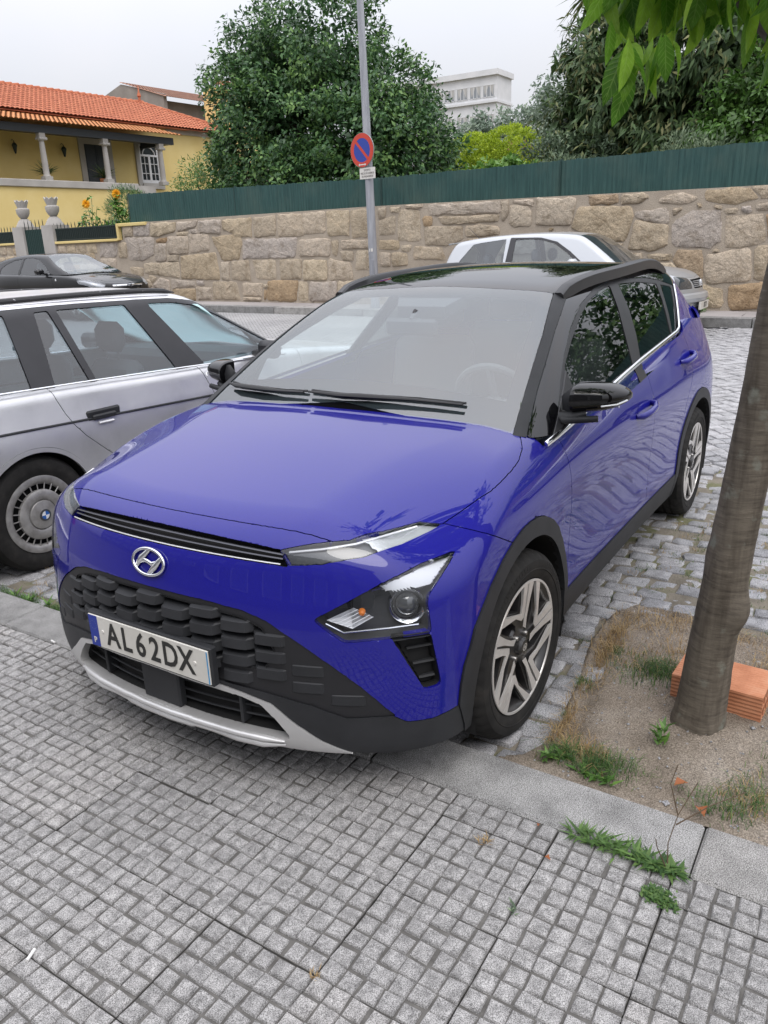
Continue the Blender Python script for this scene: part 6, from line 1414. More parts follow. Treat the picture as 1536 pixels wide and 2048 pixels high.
    # intake: dark recess, slats, two fins, flat sensor cover
    panel('intake_recess', P('intake'), 'dark_recess', sk, off=-.06, gap=0, rim=-.06)
    gy_, gz_ = np.linspace(0, .8, 101), np.linspace(.2, .95, 151)          # front face as a height field x(y,z)
    Y_, Z_ = (q.ravel() for q in np.meshgrid(gy_, gz_, indexing='ij')); lo, hi = np.full(len(Y_), .2), np.full(len(Y_), .9)
    for _ in range(26):
        m_ = .5*(lo+hi); ins = g_body(m_, Y_, Z_) < 0; lo = np.where(ins, m_, lo); hi = np.where(ins, hi, m_)
    FX = lo.reshape(101, 151)
    def fas(y, z, d=0.):                                   # point on the front face, d metres proud
        u, w = min(abs(y)/.008, 99.99), min(max((z-.2)/.005, 0), 149.99); i, j = int(u), int(w); f, h = u-i, w-j
        return np.array([FX[i, j]*(1-f)*(1-h)+FX[i+1, j]*f*(1-h)+FX[i, j+1]*(1-f)*h+FX[i+1, j+1]*f*h+d, y, z])
    for zz in (.322, .352, .384):
        sb = B(); yy = np.linspace(-.44, .44, 23); sb.tube([fas(y, zz, -.035) for y in yy], .005, 6, flat=.7); sb.obj('intake_slat', 'black_plastic', sk, True)
    for y in (-.30, .30):
        fb = B(); p = fas(y, .345, -.03); fb.box((p[0]-.03, y-.006, .292), (p[0]+.012, y+.006, .402), bev=.003); fb.obj('intake_fin', 'black_plastic', sk)
    cb = B(); cb.box((.775,-.082,.292), (.806,.082,.423), bev=.006); cb.obj('sensor_cover', 'black_plastic', sk)
    # slit grille
    panel('slit_recess', P('slit'), 'dark_recess', bump, off=-.028, gap=0, rim=-.028)
    for fz, mt, d in ((.30,'dark_chrome',-.006),(.62,'dark_chrome',-.010),(.92,'silver_trim',-.001)):
        sb = B(); q = []
        for y in np.linspace(-.44, .44, 27):
            t = abs(y); zt = .860-.109*t*t; zb = .813-.05*t*t
            q.append(fas(y, zt+(zb-zt)*fz, d))
        sb.tube(q, .0055 if mt == 'dark_chrome' else .003, 6, flat=.6); sb.obj('slit_bar', mt, bump, True)
    # daytime lights and headlights
    dr = panel('daytime_light', P('drl'), 'lamp_glass', car, 'pair', gap=.0012, rim=.004)
    for i, (o, pc) in enumerate(zip(dr, (1, -1))):
        V_, T_, N_ = P('drl'); me = panel('light_housing', (V_*[1, 1, 1], T_, N_), 'lamp_black', None, 'left', gap=0, off=-.022, rim=-.022)[0]
        if pc < 0: me.scale = (1, -1, 1)
        me.parent = o
    L0 = [(.672,.452,.829),(.63,.535,.838),(.575,.61,.848),(.49,.668,.858),(.41,.71,.862)]
    for i, o in enumerate(dr):
        s_ = 1 if i == 0 else -1
        lb = B(); q = [np.array((x, s_*y, z))-np.array((.006, s_*.006, .006)) for x, y, z in L0]; lb.tube([np.array(p)+(0,0,.007) for p in q], .0035, 6); lb.obj('light_strip', 'lamp_bright', o, True)
        V_, T_, N_ = P('drl'); cz = V_[T_].mean(1); up_ = T_[cz[:, 0] < .555]; u_, inv = np.unique(up_, return_inverse=True); wo = panel('reflector', (V_[u_], inv.reshape(-1, 3), N_[u_]), 'lamp_satin', None, 'left', gap=.004, off=-.012, rim=.006)[0]
        if s_ < 0: wo.scale = (1, -1, 1)
        wo.parent = o
    hl = panel('headlight', P('headlight'), 'lamp_glass', car, 'pair', gap=.0012, rim=.004)
    for i, o in enumerate(hl):
        s_ = 1 if i == 0 else -1
        ho = panel('lamp_housing', P('headlight'), 'lamp_black', None, 'left', gap=0, off=-.075, rim=-.075)[0]
        if s_ < 0: ho.scale = (1, -1, 1)
        ho.parent = o
        n = unit((.80, s_*.58, .08)); e1 = unit(np.cross((0,0,1.), n)); e2 = np.cross(n, e1)
        def at(pos, prof, nn=28, name='projector', mat='lamp_chrome', par=o):
            b_ = B(); b_.lathe(prof, nn, 'z'); V2 = place(b_.v, np.array(pos)*[1, s_, 1], e1, e2, n); b2 = B(); b2.add(V2, b_.f); return b2.obj(name, mat, par, True, 40)
        c = np.array((.545,.752,.672))
        at(c-[.03,.02,0], [(.050,-.04),(.051,.0),(.054,.008),(.051,.014),(.043,.008),(.038,-.012)], name='projector_ring')
        at(c-[.03,.02,0], [(.0,.016),(.012,.0145),(.024,.009),(.033,.0),(.036,-.008)], name='projector_lens', mat='lamp_lens')
        at(c-[.004,.078,.0]+[.012,0,0], [(.02,-.03),(.028,-.012),(.031,.0)], 20, 'side_reflector')
        V_, T_, N_ = P('headlight'); cz = V_[T_].mean(1); up_ = T_[(cz[:, 2] > .742-.10*(cz[:, 0]-.5)) & (cz[:, 0] < .60)]
        u_, inv = np.unique(up_, return_inverse=True); wo = panel('wing_reflection_sheet', (V_[u_], inv.reshape(-1, 3), N_[u_]), 'lamp_satin', None, 'left', gap=.006, off=-.022, rim=.01)[0]  # pale sheet added under the lens: lamp chrome plus the sky reflection as colour
        if s_ < 0: wo.scale = (1, -1, 1)
        wo.parent = o
        ir = B(); a0, a1, a2, a3 = [np.array(q_)*[1, s_, 1]-n*.02 for q_ in ((.690,.578,.655),(.648,.642,.690),(.622,.690,.662),(.655,.640,.628))]; c0 = (a0+a1+a2+a3)/4-n*.03
        ir.add([a0, a1, a2, a3, c0], [(0,1,4),(1,2,4),(2,3,4),(3,0,4)]); io = ir.obj('indicator_reflector', 'lamp_satin', o)
        for q_ in (.2, .4, .6, .8):
            rb_ = B(); rb_.tube([a0+(a3-a0)*q_, a1+(a2-a1)*q_], .0012, 4); rb_.obj('indicator_rib', 'lamp_bright', io)
        at(np.array((.628,.655,.674)), [(.0,.0),(.008,-.004),(.011,-.016)], 12, 'indicator_bulb', 'amber_lens')
        tb = B()
        q = [(.69,.578,.645),(.668,.622,.618),(.60,.73,.628),(.545,.79,.63)]
        tb.tube([np.array((x-.012, s_*(y-.012), z)) for x, y, z in q], .003, 6); tb.obj('light_strip', 'lamp_chrome', o, True)
        ub = B(); 
        q = [(.60,.675,.725),(.54,.735,.745),(.47,.775,.765),(.43,.787,.785)]
        ub.tube([np.array((x-.02, s_*(y-.02), z)) for x, y, z in q], [.010,.018,.016,.006], 8, flat=.45); ub.obj('upper_reflector', 'lamp_chrome', o, True)
    # air curtain vents
    vt = panel('air_vent', P('vent'), 'dark_recess', car, 'pair', gap=0, off=-.035, rim=-.035)
    for i, o in enumerate(vt):
        s_ = 1 if i == 0 else -1
        for k, z in enumerate((.565, .515, .468)):
            vb = B(); a = np.array((.575-.012*k, s_*(.765+.012*k), z)); e = np.array((.52, s_*.822, z+.004))
            vb.tube([a-[.012, s_*.012, 0], e-[.012, s_*.012, 0]], .012, 6, flat=.35); vb.obj('vent_blade', 'black_plastic', o, True)
    # ---- main grille: recess and woven blocks
    gr = panel('grille', P('grille'), 'grille_black', car, gap=.0005, off=-.004, rim=.02)[0]
    panel('grille_cavity', P('grille_hole'), 'dark_recess', gr, gap=0, off=-.045, rim=-.045)
    def ztop(y): return np.interp(abs(y), [0,.06,.205,.34,.413,.478,.533,.59,.665], [.685,.685,.682,.669,.647,.609,.573,.53,.465])-.018
    def zlow(y): return np.interp(abs(y), [0,.1,.237,.327,.445,.542,.626], [.445,.445,.441,.434,.419,.4,.368])+.004
    p = .105
    for c in range(-6, 7):
        yc = c*p
        for r in range(-1, 6):
            zc = .445+.0525*r+(.02625 if c % 2 else 0)-.06*abs(yc)**2
            h = .0182
            if zc-h < zlow(yc)-.006 or zc-h > ztop(abs(yc)+.02)-.002: continue
            zt_ = min(zc+h, ztop(abs(yc)+.03)+.004); zb_ = max(zc-h, zlow(yc))
            if zt_-zb_ < .010: continue
            depth = .026*np.clip(1.3-abs(yc)/.55, .3, 1)
            b_ = B(); V_ = []; F_ = []; m = 9
            ys = np.linspace(yc-p*.5, yc+p*.5, m)
            for y in ys:
                t = (y-yc)/(p*.5); a = 1-abs(t)**5
                d = .004+depth*(.35+.65*a) if abs(t) < .99 else .001
                for zz, dd in ((zb_+.006, -.03), (zb_, d*.55), (zb_+.004, d), (zt_-.004, d*.92), (zt_, d*.45), (zt_+.002, -.03)):
                    yy = np.clip(y, -.72, .72); V_.append(fas(yy, zz, dd-.012))
            k = 6
            for i in range(m-1):
                for j in range(k-1): F_.append((i*k+j, (i+1)*k+j, (i+1)*k+j+1, i*k+j+1))
            n0 = len(V_); F_ += [tuple(range(k))[::-1], tuple(range((m-1)*k, m*k))]
            b_.add(V_, F_); b_.obj('grille_block', 'black_plastic', gr, True, 22)
    # ---- licence plate
    px, pz = .838, .4985
    t_ = -.0; plate = thing('front_plate', '', '') if False else None
    pb = B(); pb.box((px-.030, -.268, pz-.063), (px-.004, .268, pz+.063), bev=.004); holder = pb.obj('plate_holder', 'black_plastic', car)
    pf = B(); pf.box((px-.006, -.26, pz-.055), (px, .26, pz+.055), bev=.0015); plate = pf.obj('license_plate', 'plate_white', car)
    eu = B(); eu.box((px-.004, -.2585, pz-.0535), (px+.0008, -.218, pz+.0535)); eu.obj('country_band', 'plate_blue', plate)
    rb = B(); rb.box((px-.004, .2540, pz-.052), (px+.0008, .2585, pz+.052)); rb.obj('edge_band', 'plate_edge', plate)
    for txt, y in (('A', -.162), ('L', -.100), ('6', -.036), ('2', .026), ('D', .092), ('X', .158)):
        V_, F_ = text_mesh(txt, .112, .0006, .0018, xs=.80); V_ = place(V_, (px+.0012, y+.012, pz-.001), (0,1,0), (0,0,1), (1,0,0)); b_ = B(); b_.add(V_, F_); b_.obj('plate_character', 'plate_ink', plate)
    V_, F_ = text_mesh('P', .028, .0004, .0006); b_ = B(); b_.add(place(V_, (px+.0014, -.238, pz-.033), (0,1,0), (0,0,1), (1,0,0)), F_); b_.obj('country_letter', 'plate_white', plate)
    st = B()
    for k in range(12):
        a = 2*PI*k/12; cy, cz = -.238+.0145*math.cos(a), pz+.02+.0145*math.sin(a)
        st.add([(px+.0013, cy+.0022*math.cos(2*PI*j/5), cz+.0022*math.sin(2*PI*j/5)) for j in range(5)], [tuple(range(5))])
    st.obj('star_ring', 'plate_stars', plate)
    for y in (-.197, .205):
        sb = B(); sb.lathe([(.0,.003),(.005,.0025),(.0065,0)], 12, 'x', (px, y, pz+.004)); sb.obj('plate_screw', 'plate_white', plate, True)
    # ---- emblem
    e0 = fas(0, .760, .006); nx = unit((.97, 0, .244)); ey = np.array((0, 1., 0)); ez = np.cross(nx, ey)
    em = B()
    ring = [e0+ey*.0655*math.cos(a)+ez*.0395*math.sin(a) for a in np.linspace(0, 2*PI, 49)]
    em.tube(ring, .0052, 8, cap=False)
    emb = em.obj('emblem', 'chrome', car, True, 50)
    def bar(pts, r):
        b_ = B(); q = []
        for a, b2, d in pts: q.append(e0+ey*a+ez*b2+nx*(d-.001))
        b_.tube(q, r, 8, flat=.55, up=nx); b_.obj('emblem_stroke', 'chrome', emb, True, 50)
    bar([(-.053,-.023,0),(-.042,-.008,.002),(-.028,.010,.003),(-.002,.037,0)], [.004,.008,.0105,.006])
    bar([(.053,.023,0),(.042,.008,.002),(.028,-.010,.003),(.002,-.037,0)], [.004,.008,.0105,.006])
    bar([(-.034,-.003,.001),(-.015,.004,.003),(0,.001,.003),(.015,-.004,.003),(.034,.003,.001)], [.006,.0062,.0055,.0062,.006])
    # ---- greenhouse
    gh = Shell(g_green, -2.5, -1.1, 1.05, .016, np.linspace(0, 1.66, 130), np.linspace(.012, 1.57, 90), np.linspace(.04, 1.57, 26))
    V = gh.V; belt = np.interp(V[:, 0], [-3.1,-2.4,-1.5,-.9,-.3,0], [1.13,1.10,1.045,1.0,.95,.93])
    gh.cut('cut', V[:, 2]-belt+.05)
    sd = lambda V: V[:, 1] > .45
    gh.poly2('rear_glass', [(-2.99,1.36),(-3.4,1.36),(-3.4,.9),(-2.9,.9)], 'xz', lambda V: (V[:, 1] < .58) & (V[:, 0] < -2.9), ['_'])
    gh.poly2('dpillar', [(-2.33,.9),(-2.395,1.112),(-2.56,1.203),(-2.80,1.328),(-2.90,1.375),(-3.5,1.36),(-3.5,.9)], 'xz', sd, ['_', 'rear_glass'])
    gh.poly3('windshield', [(-1.062,-.05,1.433),(-1.06,.022,1.433),(-1.045,.3,1.423),(-1.051,.542,1.402),(-.741,.619,1.27),(-.515,.663,1.151),(-.28,.708,1.013),(-.16,.73,.93),(-.03,.4,.93),(-.0,-.05,.94)], ['_'], e3=(.42,.1,.9), slab=.6)
    gh.poly3('garnish', [(-1.055,.535,1.402),(-1.125,.576,1.397),(-.812,.643,1.282),(-.463,.714,1.108),(-.304,.749,1.015),(-.2,.77,.93),(-.13,.72,.91),(-.28,.70,1.013),(-.515,.655,1.151),(-.741,.611,1.27)], ['_'], e3=(.4,.45,.8), slab=.5)
    FO = [(-.44,1.014),(-.60,1.12),(-.738,1.195),(-.928,1.276),(-1.175,1.354),(-1.428,1.400),(-1.675,1.420),(-1.85,1.423),(-2.273,1.402),(-2.473,1.380),(-2.79,1.330)]
    gh.poly2('frame', FO+[(-2.41,1.13),(-2.34,1.05),(-2.2,.8),(-.2,.8),(-.30,.95)], 'xz', lambda V: V[:, 1] > .5, ['_'])
    gh.poly2('win_f', [(-.64,1.10),(-.706,1.164),(-.883,1.236),(-1.102,1.311),(-1.307,1.363),(-1.476,1.389),(-1.65,1.402),(-1.60,1.300),(-1.53,1.212),(-1.42,1.06),(-1.41,.9),(-.61,.9)], 'xz', lambda V: V[:, 1] > .5, ['frame'])
    gh.poly2('win_r', [(-1.78,1.402),(-2.093,1.392),(-2.41,1.365),(-2.361,1.284),(-2.283,1.198),(-2.21,1.124),(-2.19,.9),(-1.53,.9),(-1.545,1.06),(-1.663,1.173),(-1.742,1.28)], 'xz', lambda V: V[:, 1] > .5, ['frame'])
    gh.poly2('win_q', [(-2.48,1.356),(-2.70,1.331),(-2.54,1.237),(-2.375,1.125),(-2.33,1.08),(-2.26,1.08),(-2.25,1.127),(-2.339,1.202),(-2.42,1.289)], 'xz', lambda V: V[:, 1] > .5, ['frame'])
    G = gh.piece
    panel('windshield', G('windshield'), 'car_glass', car, gap=.001, rim=.005)
    panel('windshield_garnish', G('garnish'), 'black_plastic', car, 'pair', gap=.001, off=.004, rim=.01)
    roof = panel('roof', G('_'), 'black_gloss', car, rim=.01)[0]
    panel('window_frame', G('frame'), 'matte_black', car, 'pair', gap=.0005, off=-.002)
    panel('front_window', G('win_f'), 'car_glass_front', fdoor, 'pair', gap=.001, off=-.005, rim=.003)
    panel('rear_window', G('win_r'), 'car_glass_dark', rdoor, 'pair', gap=.001, off=-.005, rim=.003)
    panel('quarter_window', G('win_q'), 'car_glass_dark', car, 'pair', gap=.001, off=-.004, rim=.003)
    panel('rear_pillar', G('dpillar'), 'blue_paint', car, 'pair', gap=.0005)
    panel('tailgate_window', G('rear_glass'), 'car_glass_dark', car, gap=.001, rim=.004)
    def onG(x, z, d=0.):
        lo, hi = .3, 1.0
        for _ in range(30):
            m = .5*(lo+hi)
            if g_green(np.array([x]), np.array([m]), np.array([z]))[0] < 0: lo = m
            else: hi = m
        return np.array([x, lo+d, z])
    # chrome belt strip
    cb = B(); cp = [(-.285,.958),(-.371,.970),(-.60,.992),(-.868,1.016),(-1.2,1.044),(-1.534,1.070),(-1.95,1.096),(-2.30,1.116),(-2.385,1.128),(-2.43,1.150),(-2.54,1.208),(-2.66,1.270),(-2.785,1.334)]
    cb.tube([onG(x, z, .006) for x, z in cp], .0105, 8, flat=.5, up=(0, .86, .5)); 
    both_sides(cb, 'chrome_strip', 'chrome', car, True, 60)
    # roof rails
    rl = B(); xs = np.linspace(-1.05, -2.78, 26); q = []
    for x in xs:
        t = (x+1.05)/(-1.73); y = .562+.030*math.sin(PI*min(t*1.15, 1))
        zr = 1.5
        lo, hi = 1.2, 1.6
        for _ in range(26):
            m = .5*(lo+hi)
            if g_green(np.array([x]), np.array([y]), np.array([m]))[0] < 0: lo = m
            else: hi = m
        q.append((x, y, lo+.014+.062*math.sin(PI*np.clip(t, 0, 1))**.5))
    V_ = []; nq = len(q); 
    for i, (x, y, z) in enumerate(q):
        hgt = .025 if i in (0, nq-1) else .052
        V_ += [(x, y+.026, z-hgt), (x, y+.022, z-.008), (x, y+.012, z), (x, y-.014, z), (x, y-.022, z-.008), (x, y-.026, z-hgt)]
    F_ = [(i*6+j, i*6+(j+1) % 6, (i+1)*6+(j+1) % 6, (i+1)*6+j) for i in range(nq-1) for j in range(6)]+[tuple(range(6)), tuple(range((nq-1)*6, nq*6))[::-1]]
    rl.add(V_, F_)
    both_sides(rl, 'roof_rail', 'rail_black', car, True, 40)
    # aerial groove seam on roof is left plain; door mirrors
    for s_ in (1, -1):
        mr = bpy.data.objects.new('door_mirror', None); link(mr, car)
        b_ = B(); V_ = []; nu, nv = 22, 26
        # housing: tall at the inner edge, drawn out to a rounded outer tip
        for i in range(nu+1):
            u = i/nu; ha = (.054-.020*u**2)*math.sqrt(max(0., 1-(max(u-.55, 0)/.46)**2)); fd_ = (.085+.01*u)*math.sqrt(max(0., 1-(max(u-.55, 0)/.46)**2))
            if i == 0: ha *= .9
            for k in range(nv):
                t = 2*PI*k/nv; c_, s2 = math.cos(t), math.sin(t); cc = np.sign(c_)*abs(c_)**.75; ss = np.sign(s2)*abs(s2)**.85
                V_.append((-.535-.075*u+fd_*max(cc, -.22), s_*(.838+.178*u), 1.078+.006*u+ha*ss))
        F_ = [(i*nv+k, i*nv+(k+1) % nv, (i+1)*nv+(k+1) % nv, (i+1)*nv+k) for i in range(nu) for k in range(nv)]+[tuple(range(nv))[::-1], tuple(range(nu*nv, nu*nv+nv))]
        b_.add(V_, F_); b_.obj('mirror_cap', 'black_gloss', mr, True, 50)
        lb = B(); lb.tube([(-.47, s_*.765, 1.012),(-.48, s_*.80, 1.008),(-.485, s_*.84, 1.015),(-.50, s_*.885, 1.03)], [.034,.034,.030,.02], 10, flat=.7); lb.tube([(-.455, s_*.81, 1.005),(-.485, s_*.935, 1.016)], [.014,.012], 8); lb.obj('mirror_arm', 'black_plastic', mr, True, 50)
        ic = B(); ic.tube([(-.50, s_*.826, 1.03),(-.505, s_*.838, 1.075),(-.51, s_*.842, 1.115)], [.030,.048,.018], 10, flat=.5); ic.obj('mirror_inner_shell', 'black_plastic', mr, True, 50)
        sg = B(); sp = [onG(x, z, .004)*[1, s_, 1] for x, z in ((-.32,.955),(-.60,1.10),(-.68,1.145),(-.66,1.01))]; sq = [p-[0, s_*.012, 0] for p in sp]
        sg.add(sp+sq, [(0,1,2,3),(7,6,5,4),(0,4,5,1),(1,5,6,2),(2,6,7,3),(3,7,4,0)]); sg.obj('mirror_base', 'matte_black', mr)
        gl = B(); gl.box((-.566,.86,1.045),(-.556,.985,1.112)); 
        gl.v = [(x, s_*y, z) for x, y, z in gl.v]; gl.obj('mirror_glass', 'chrome', mr)
        ss = B(); ss.tube([(-.478, s_*.945, 1.062),(-.515, s_*.99, 1.066),(-.56, s_*1.012, 1.075)], .005, 6, flat=.6); ss.obj('side_repeater', 'lamp_bright', mr, True)
    # door handles
    def onB(x, z, d=0.):
        y = body_S(np.array([x]), np.array([z]))[0]; return np.array([x, y+d, z])
    for x0, z0, par in ((-1.40,.868,fdoor), (-2.29,.985,rdoor)):
        hb = B(); q = [onB(x0+a, z0+b_, d) for a, b_, d in ((.12,-.010,.0),(.105,-.008,.026),(.04,-.002,.040),(-.04,.004,.042),(-.105,.010,.030),(-.12,.012,.0))]
        hb.tube(q, [.010,.013,.014,.014,.014,.012], 10, flat=1.15, up=(0, 0, 1)); both_sides(hb, 'door_handle', 'blue_paint', par, True, 60)
        cup = B(); Vc = []; nn = 20
        for rr, dep in ((1., .0015), (.75, .0012), (0.01, .001)):
            for k in range(nn):
                t = 2*PI*k/nn; p_ = onB(x0+.10*rr*math.cos(t), z0+.036*rr*math.sin(t)+.004, dep); Vc.append(p_)
        cup.add(Vc, [(i*nn+k, i*nn+(k+1) % nn, (i+1)*nn+(k+1) % nn, (i+1)*nn+k) for i in range(2) for k in range(nn)]); both_sides(cup, 'handle_recess', 'blue_shadow', par, True)
    # wipers
    def onW(x, y, d):
        lo, hi = .8, 1.6
        for _ in range(28):
            m = .5*(lo+hi)
            if g_green(np.array([x]), np.array([abs(y)]), np.array([m]))[0] < 0: lo = m
            else: hi = m
        return np.array([x+d*.45, y, lo+d*.9])
    for pts in (((-.30,.50),(-.285,.30),(-.27,.09),(-.265,-.02),(-.275,-.18)), ((-.27,-.20),(-.275,-.33),(-.29,-.45),(-.315,-.60),(-.335,-.66))):
        wb = B(); q = [onW(x, y, .022) for x, y in pts]; wb.tube(q, [.006,.009,.017,.014,.006], 8, flat=.7)
        blade = [onW(x-.02, y, .010) for x, y in pts]; wb.tube(blade, .006, 6, flat=.8)
        wb.obj('wiper', 'wiper_black', car, True, 50)
    # sensor housing, sticker, inner mirror behind the windscreen
    sb = B(); q = [onW(x, y, -.006) for x, y in ((-1.04,-.21),(-1.04,.21),(-.93,.15),(-.87,.12),(-.87,-.12),(-.93,-.15))]; q2 = [p-[0, 0, .05] for p in q]
    sb.add(q+q2, [tuple(range(6)), tuple(range(6, 12))[::-1]]+[(i, 6+i, 6+(i+1) % 6, (i+1) % 6) for i in range(6)]); sb.obj('sensor_housing', 'matte_black', car)
    im = B(); im.box((-.80,-.13,1.245), (-.775,.13,1.315), bev=.012); im.tube([(-.79,0,1.31),(-.83,0,1.345)], .012, 8); im.obj('inner_mirror', 'matte_black', car, True)
    # printed dark band round the windscreen (behind the glass)
    fb = B()
    def strip(a, b_, w0, w1, n=14):
        Vs = []
        for i in range(n):
            t = i/(n-1); p = (np.array(a)*(1-t)+np.array(b_)*t); Vs += [onW(p[0], p[1], -.004), onW(p[0]+w0[0]*(1-t)+w1[0]*t, p[1]+w0[1]*(1-t)+w1[1]*t, -.004)]
        fb.add(Vs, [(2*i, 2*i+1, 2*i+3, 2*i+2) for i in range(n-1)])
    strip((-1.055,-.54), (-1.055,.54), (.10, 0), (.10, 0)); strip((-.16,-.70), (-.16,.70), (-.215, 0), (-.215, 0))
    for s_ in (1, -1): strip((-1.04,s_*.545), (-.28,s_*.708), (0, -s_*.045), (0, -s_*.06))
    fb.obj('windshield_band', 'frit', car)
    # interior
    ib = B(); ib.box((-.75,-.70,.70), (-.20,.70,.955), bev=.05); ib.box((-.80,.16,.90), (-.45,.58,1.0), bev=.035); ib.obj('dashboard', 'interior_dark', car, True, 40)
    sw = B(); cen = np.array((-.86,.37,.965)); ax = unit((-.9,0,.42)); a1 = np.array((0,1.,0)); a2 = np.cross(ax, a1)
    sw.tube([cen+.18*(math.cos(t)*a1+math.sin(t)*a2) for t in np.linspace(0, 2*PI, 33)], .016, 8, cap=False)
    for t in (PI*.0, PI, PI*1.5): sw.tube([cen, cen+.18*(math.cos(t)*a1+math.sin(t)*a2)], .018, 6)
    sw.tube([cen, cen-ax*.25], .04, 8); sw.obj('steering_wheel', 'interior_dark', car, True, 40)
    for yy in (.37, -.37):
        st_ = B(); st_.box((-1.55,yy-.25,.42), (-1.02,yy+.25,.60), bev=.05); b0 = len(st_.v); st_.box((-1.62,yy-.24,.55), (-1.48,yy+.24,1.14), bev=.05)
        st_.box((-1.66,yy-.13,1.17), (-1.56,yy+.13,1.33), bev=.04); st_.xf(lambda p: p-np.array((.22*(p[2]-.55), 0, 0)), b0); st_.obj('front_seat', 'interior_grey', car, True, 40)
    rs = B(); rs.box((-2.55,-.62,.45), (-2.0,.62,.62), bev=.05); rs.box((-2.68,-.62,.60), (-2.55,.62,1.12), bev=.05)
    for yy in (-.38, .38): rs.box((-2.72,yy-.12,1.13), (-2.62,yy+.12,1.27), bev=.03)
    rs.obj('rear_bench', 'interior_grey', car, True, 40)
    ub = B(); ub.box((-3.2,-.80,.24), (-2.98,.80,.40)); ub.box((-2.18,-.80,.22), (-.42,.80,.40)); ub.box((-2.98,-.62,.24), (.62,.62,.34)); ub.box((-.44,-.60,.30), (.60,.60,.75)); ub.box((-3.1,-.60,.3), (-2.1,.60,.62))
    ub.box((.40,-.66,.255), (.62,.66,.30)); ub.obj('underbody', 'dark_recess', car)
    for xc in (0., -2.58):
        lb = B(); prof = []; n = 28; Vs = []
        for k in range(n+1):
            t = -.35+(PI+.7)*k/n
            for y in (.60, .875): Vs.append((xc+.386*math.cos(t), y, .328+.386*math.sin(t)))
        lb.add(Vs, [(2*k, 2*k+1, 2*k+3, 2*k+2) for k in range(n)]); both_sides(lb, 'wheel_liner', 'dark_recess', car, True)
    # ---- wheels
    st = math.radians(-2.4)
    wf = alloy_wheel(car, (0, .877, .328), st)
    for c, rz in (((-2.58,.877,.328), 0), ((0,-.877,.328), PI+st), ((-2.58,-.877,.328), PI)):
        c2 = copy_tree(wf, car); c2.location = c; c2.rotation_euler = (0, 0, rz)
    return car

# ======================================================================
# other parked cars (same shell method, simpler outlines); local x forward from the rear axle
# ======================================================================
class CarSpec: pass
def car_spec(W, xr, xf, hood, roof, wsl, rear, Sz, plan, tumble, belt_y, belt_z, fq=.28, k=.12, roofc=.09, wsc=.17):
    s = CarSpec(); s.xr, s.xf = xr, xf
    H = Curve(*hood, 800, 1.5); R = Curve(*roof, 800, 1.5); Ws = Curve(*wsl, 1500, 3.); Rr = Curve(*rear, 800, 1.); S = Curve(*Sz, 600, .4); Pn = Curve(*plan, 600, .5)
    fx = Curve([.1, .2, .35, .55, .75, .95, 1.1], [xf-.12, xf-.04, xf, xf-.005, xf-.04, xf-.20, xf-.5])
    s.side = lambda x, z: S(z)+Pn(x)
    def gb(x, y, z):
        a = x-(fx(z)-fq*y*y); b = y-s.side(x, z); c = (xr+.03*np.maximum(z-.7, 0)+.20*y*y)-x; d = z-(H(x)-.05*y*y)
        return smax(smax(smax(a, b, k), c, k), d, .055)
    def gg(x, y, z):
        gy = (y-(belt_y-tumble*(z-belt_z)-.08*(z-belt_z)**2+.6*Pn(x)))*.9; gt = z-(R(x)-roofc*y*y-.25*np.maximum(y-.4, 0)**2); gw = (z-Ws(x+wsc*y*y))*.85; gr = ((Rr(z)+.10*y*y)-x)*.9
        return smax(smax(smax(gt, gw, .035), gr, .06), gy, .06)
    s.gb, s.gg = gb, gg
    return s
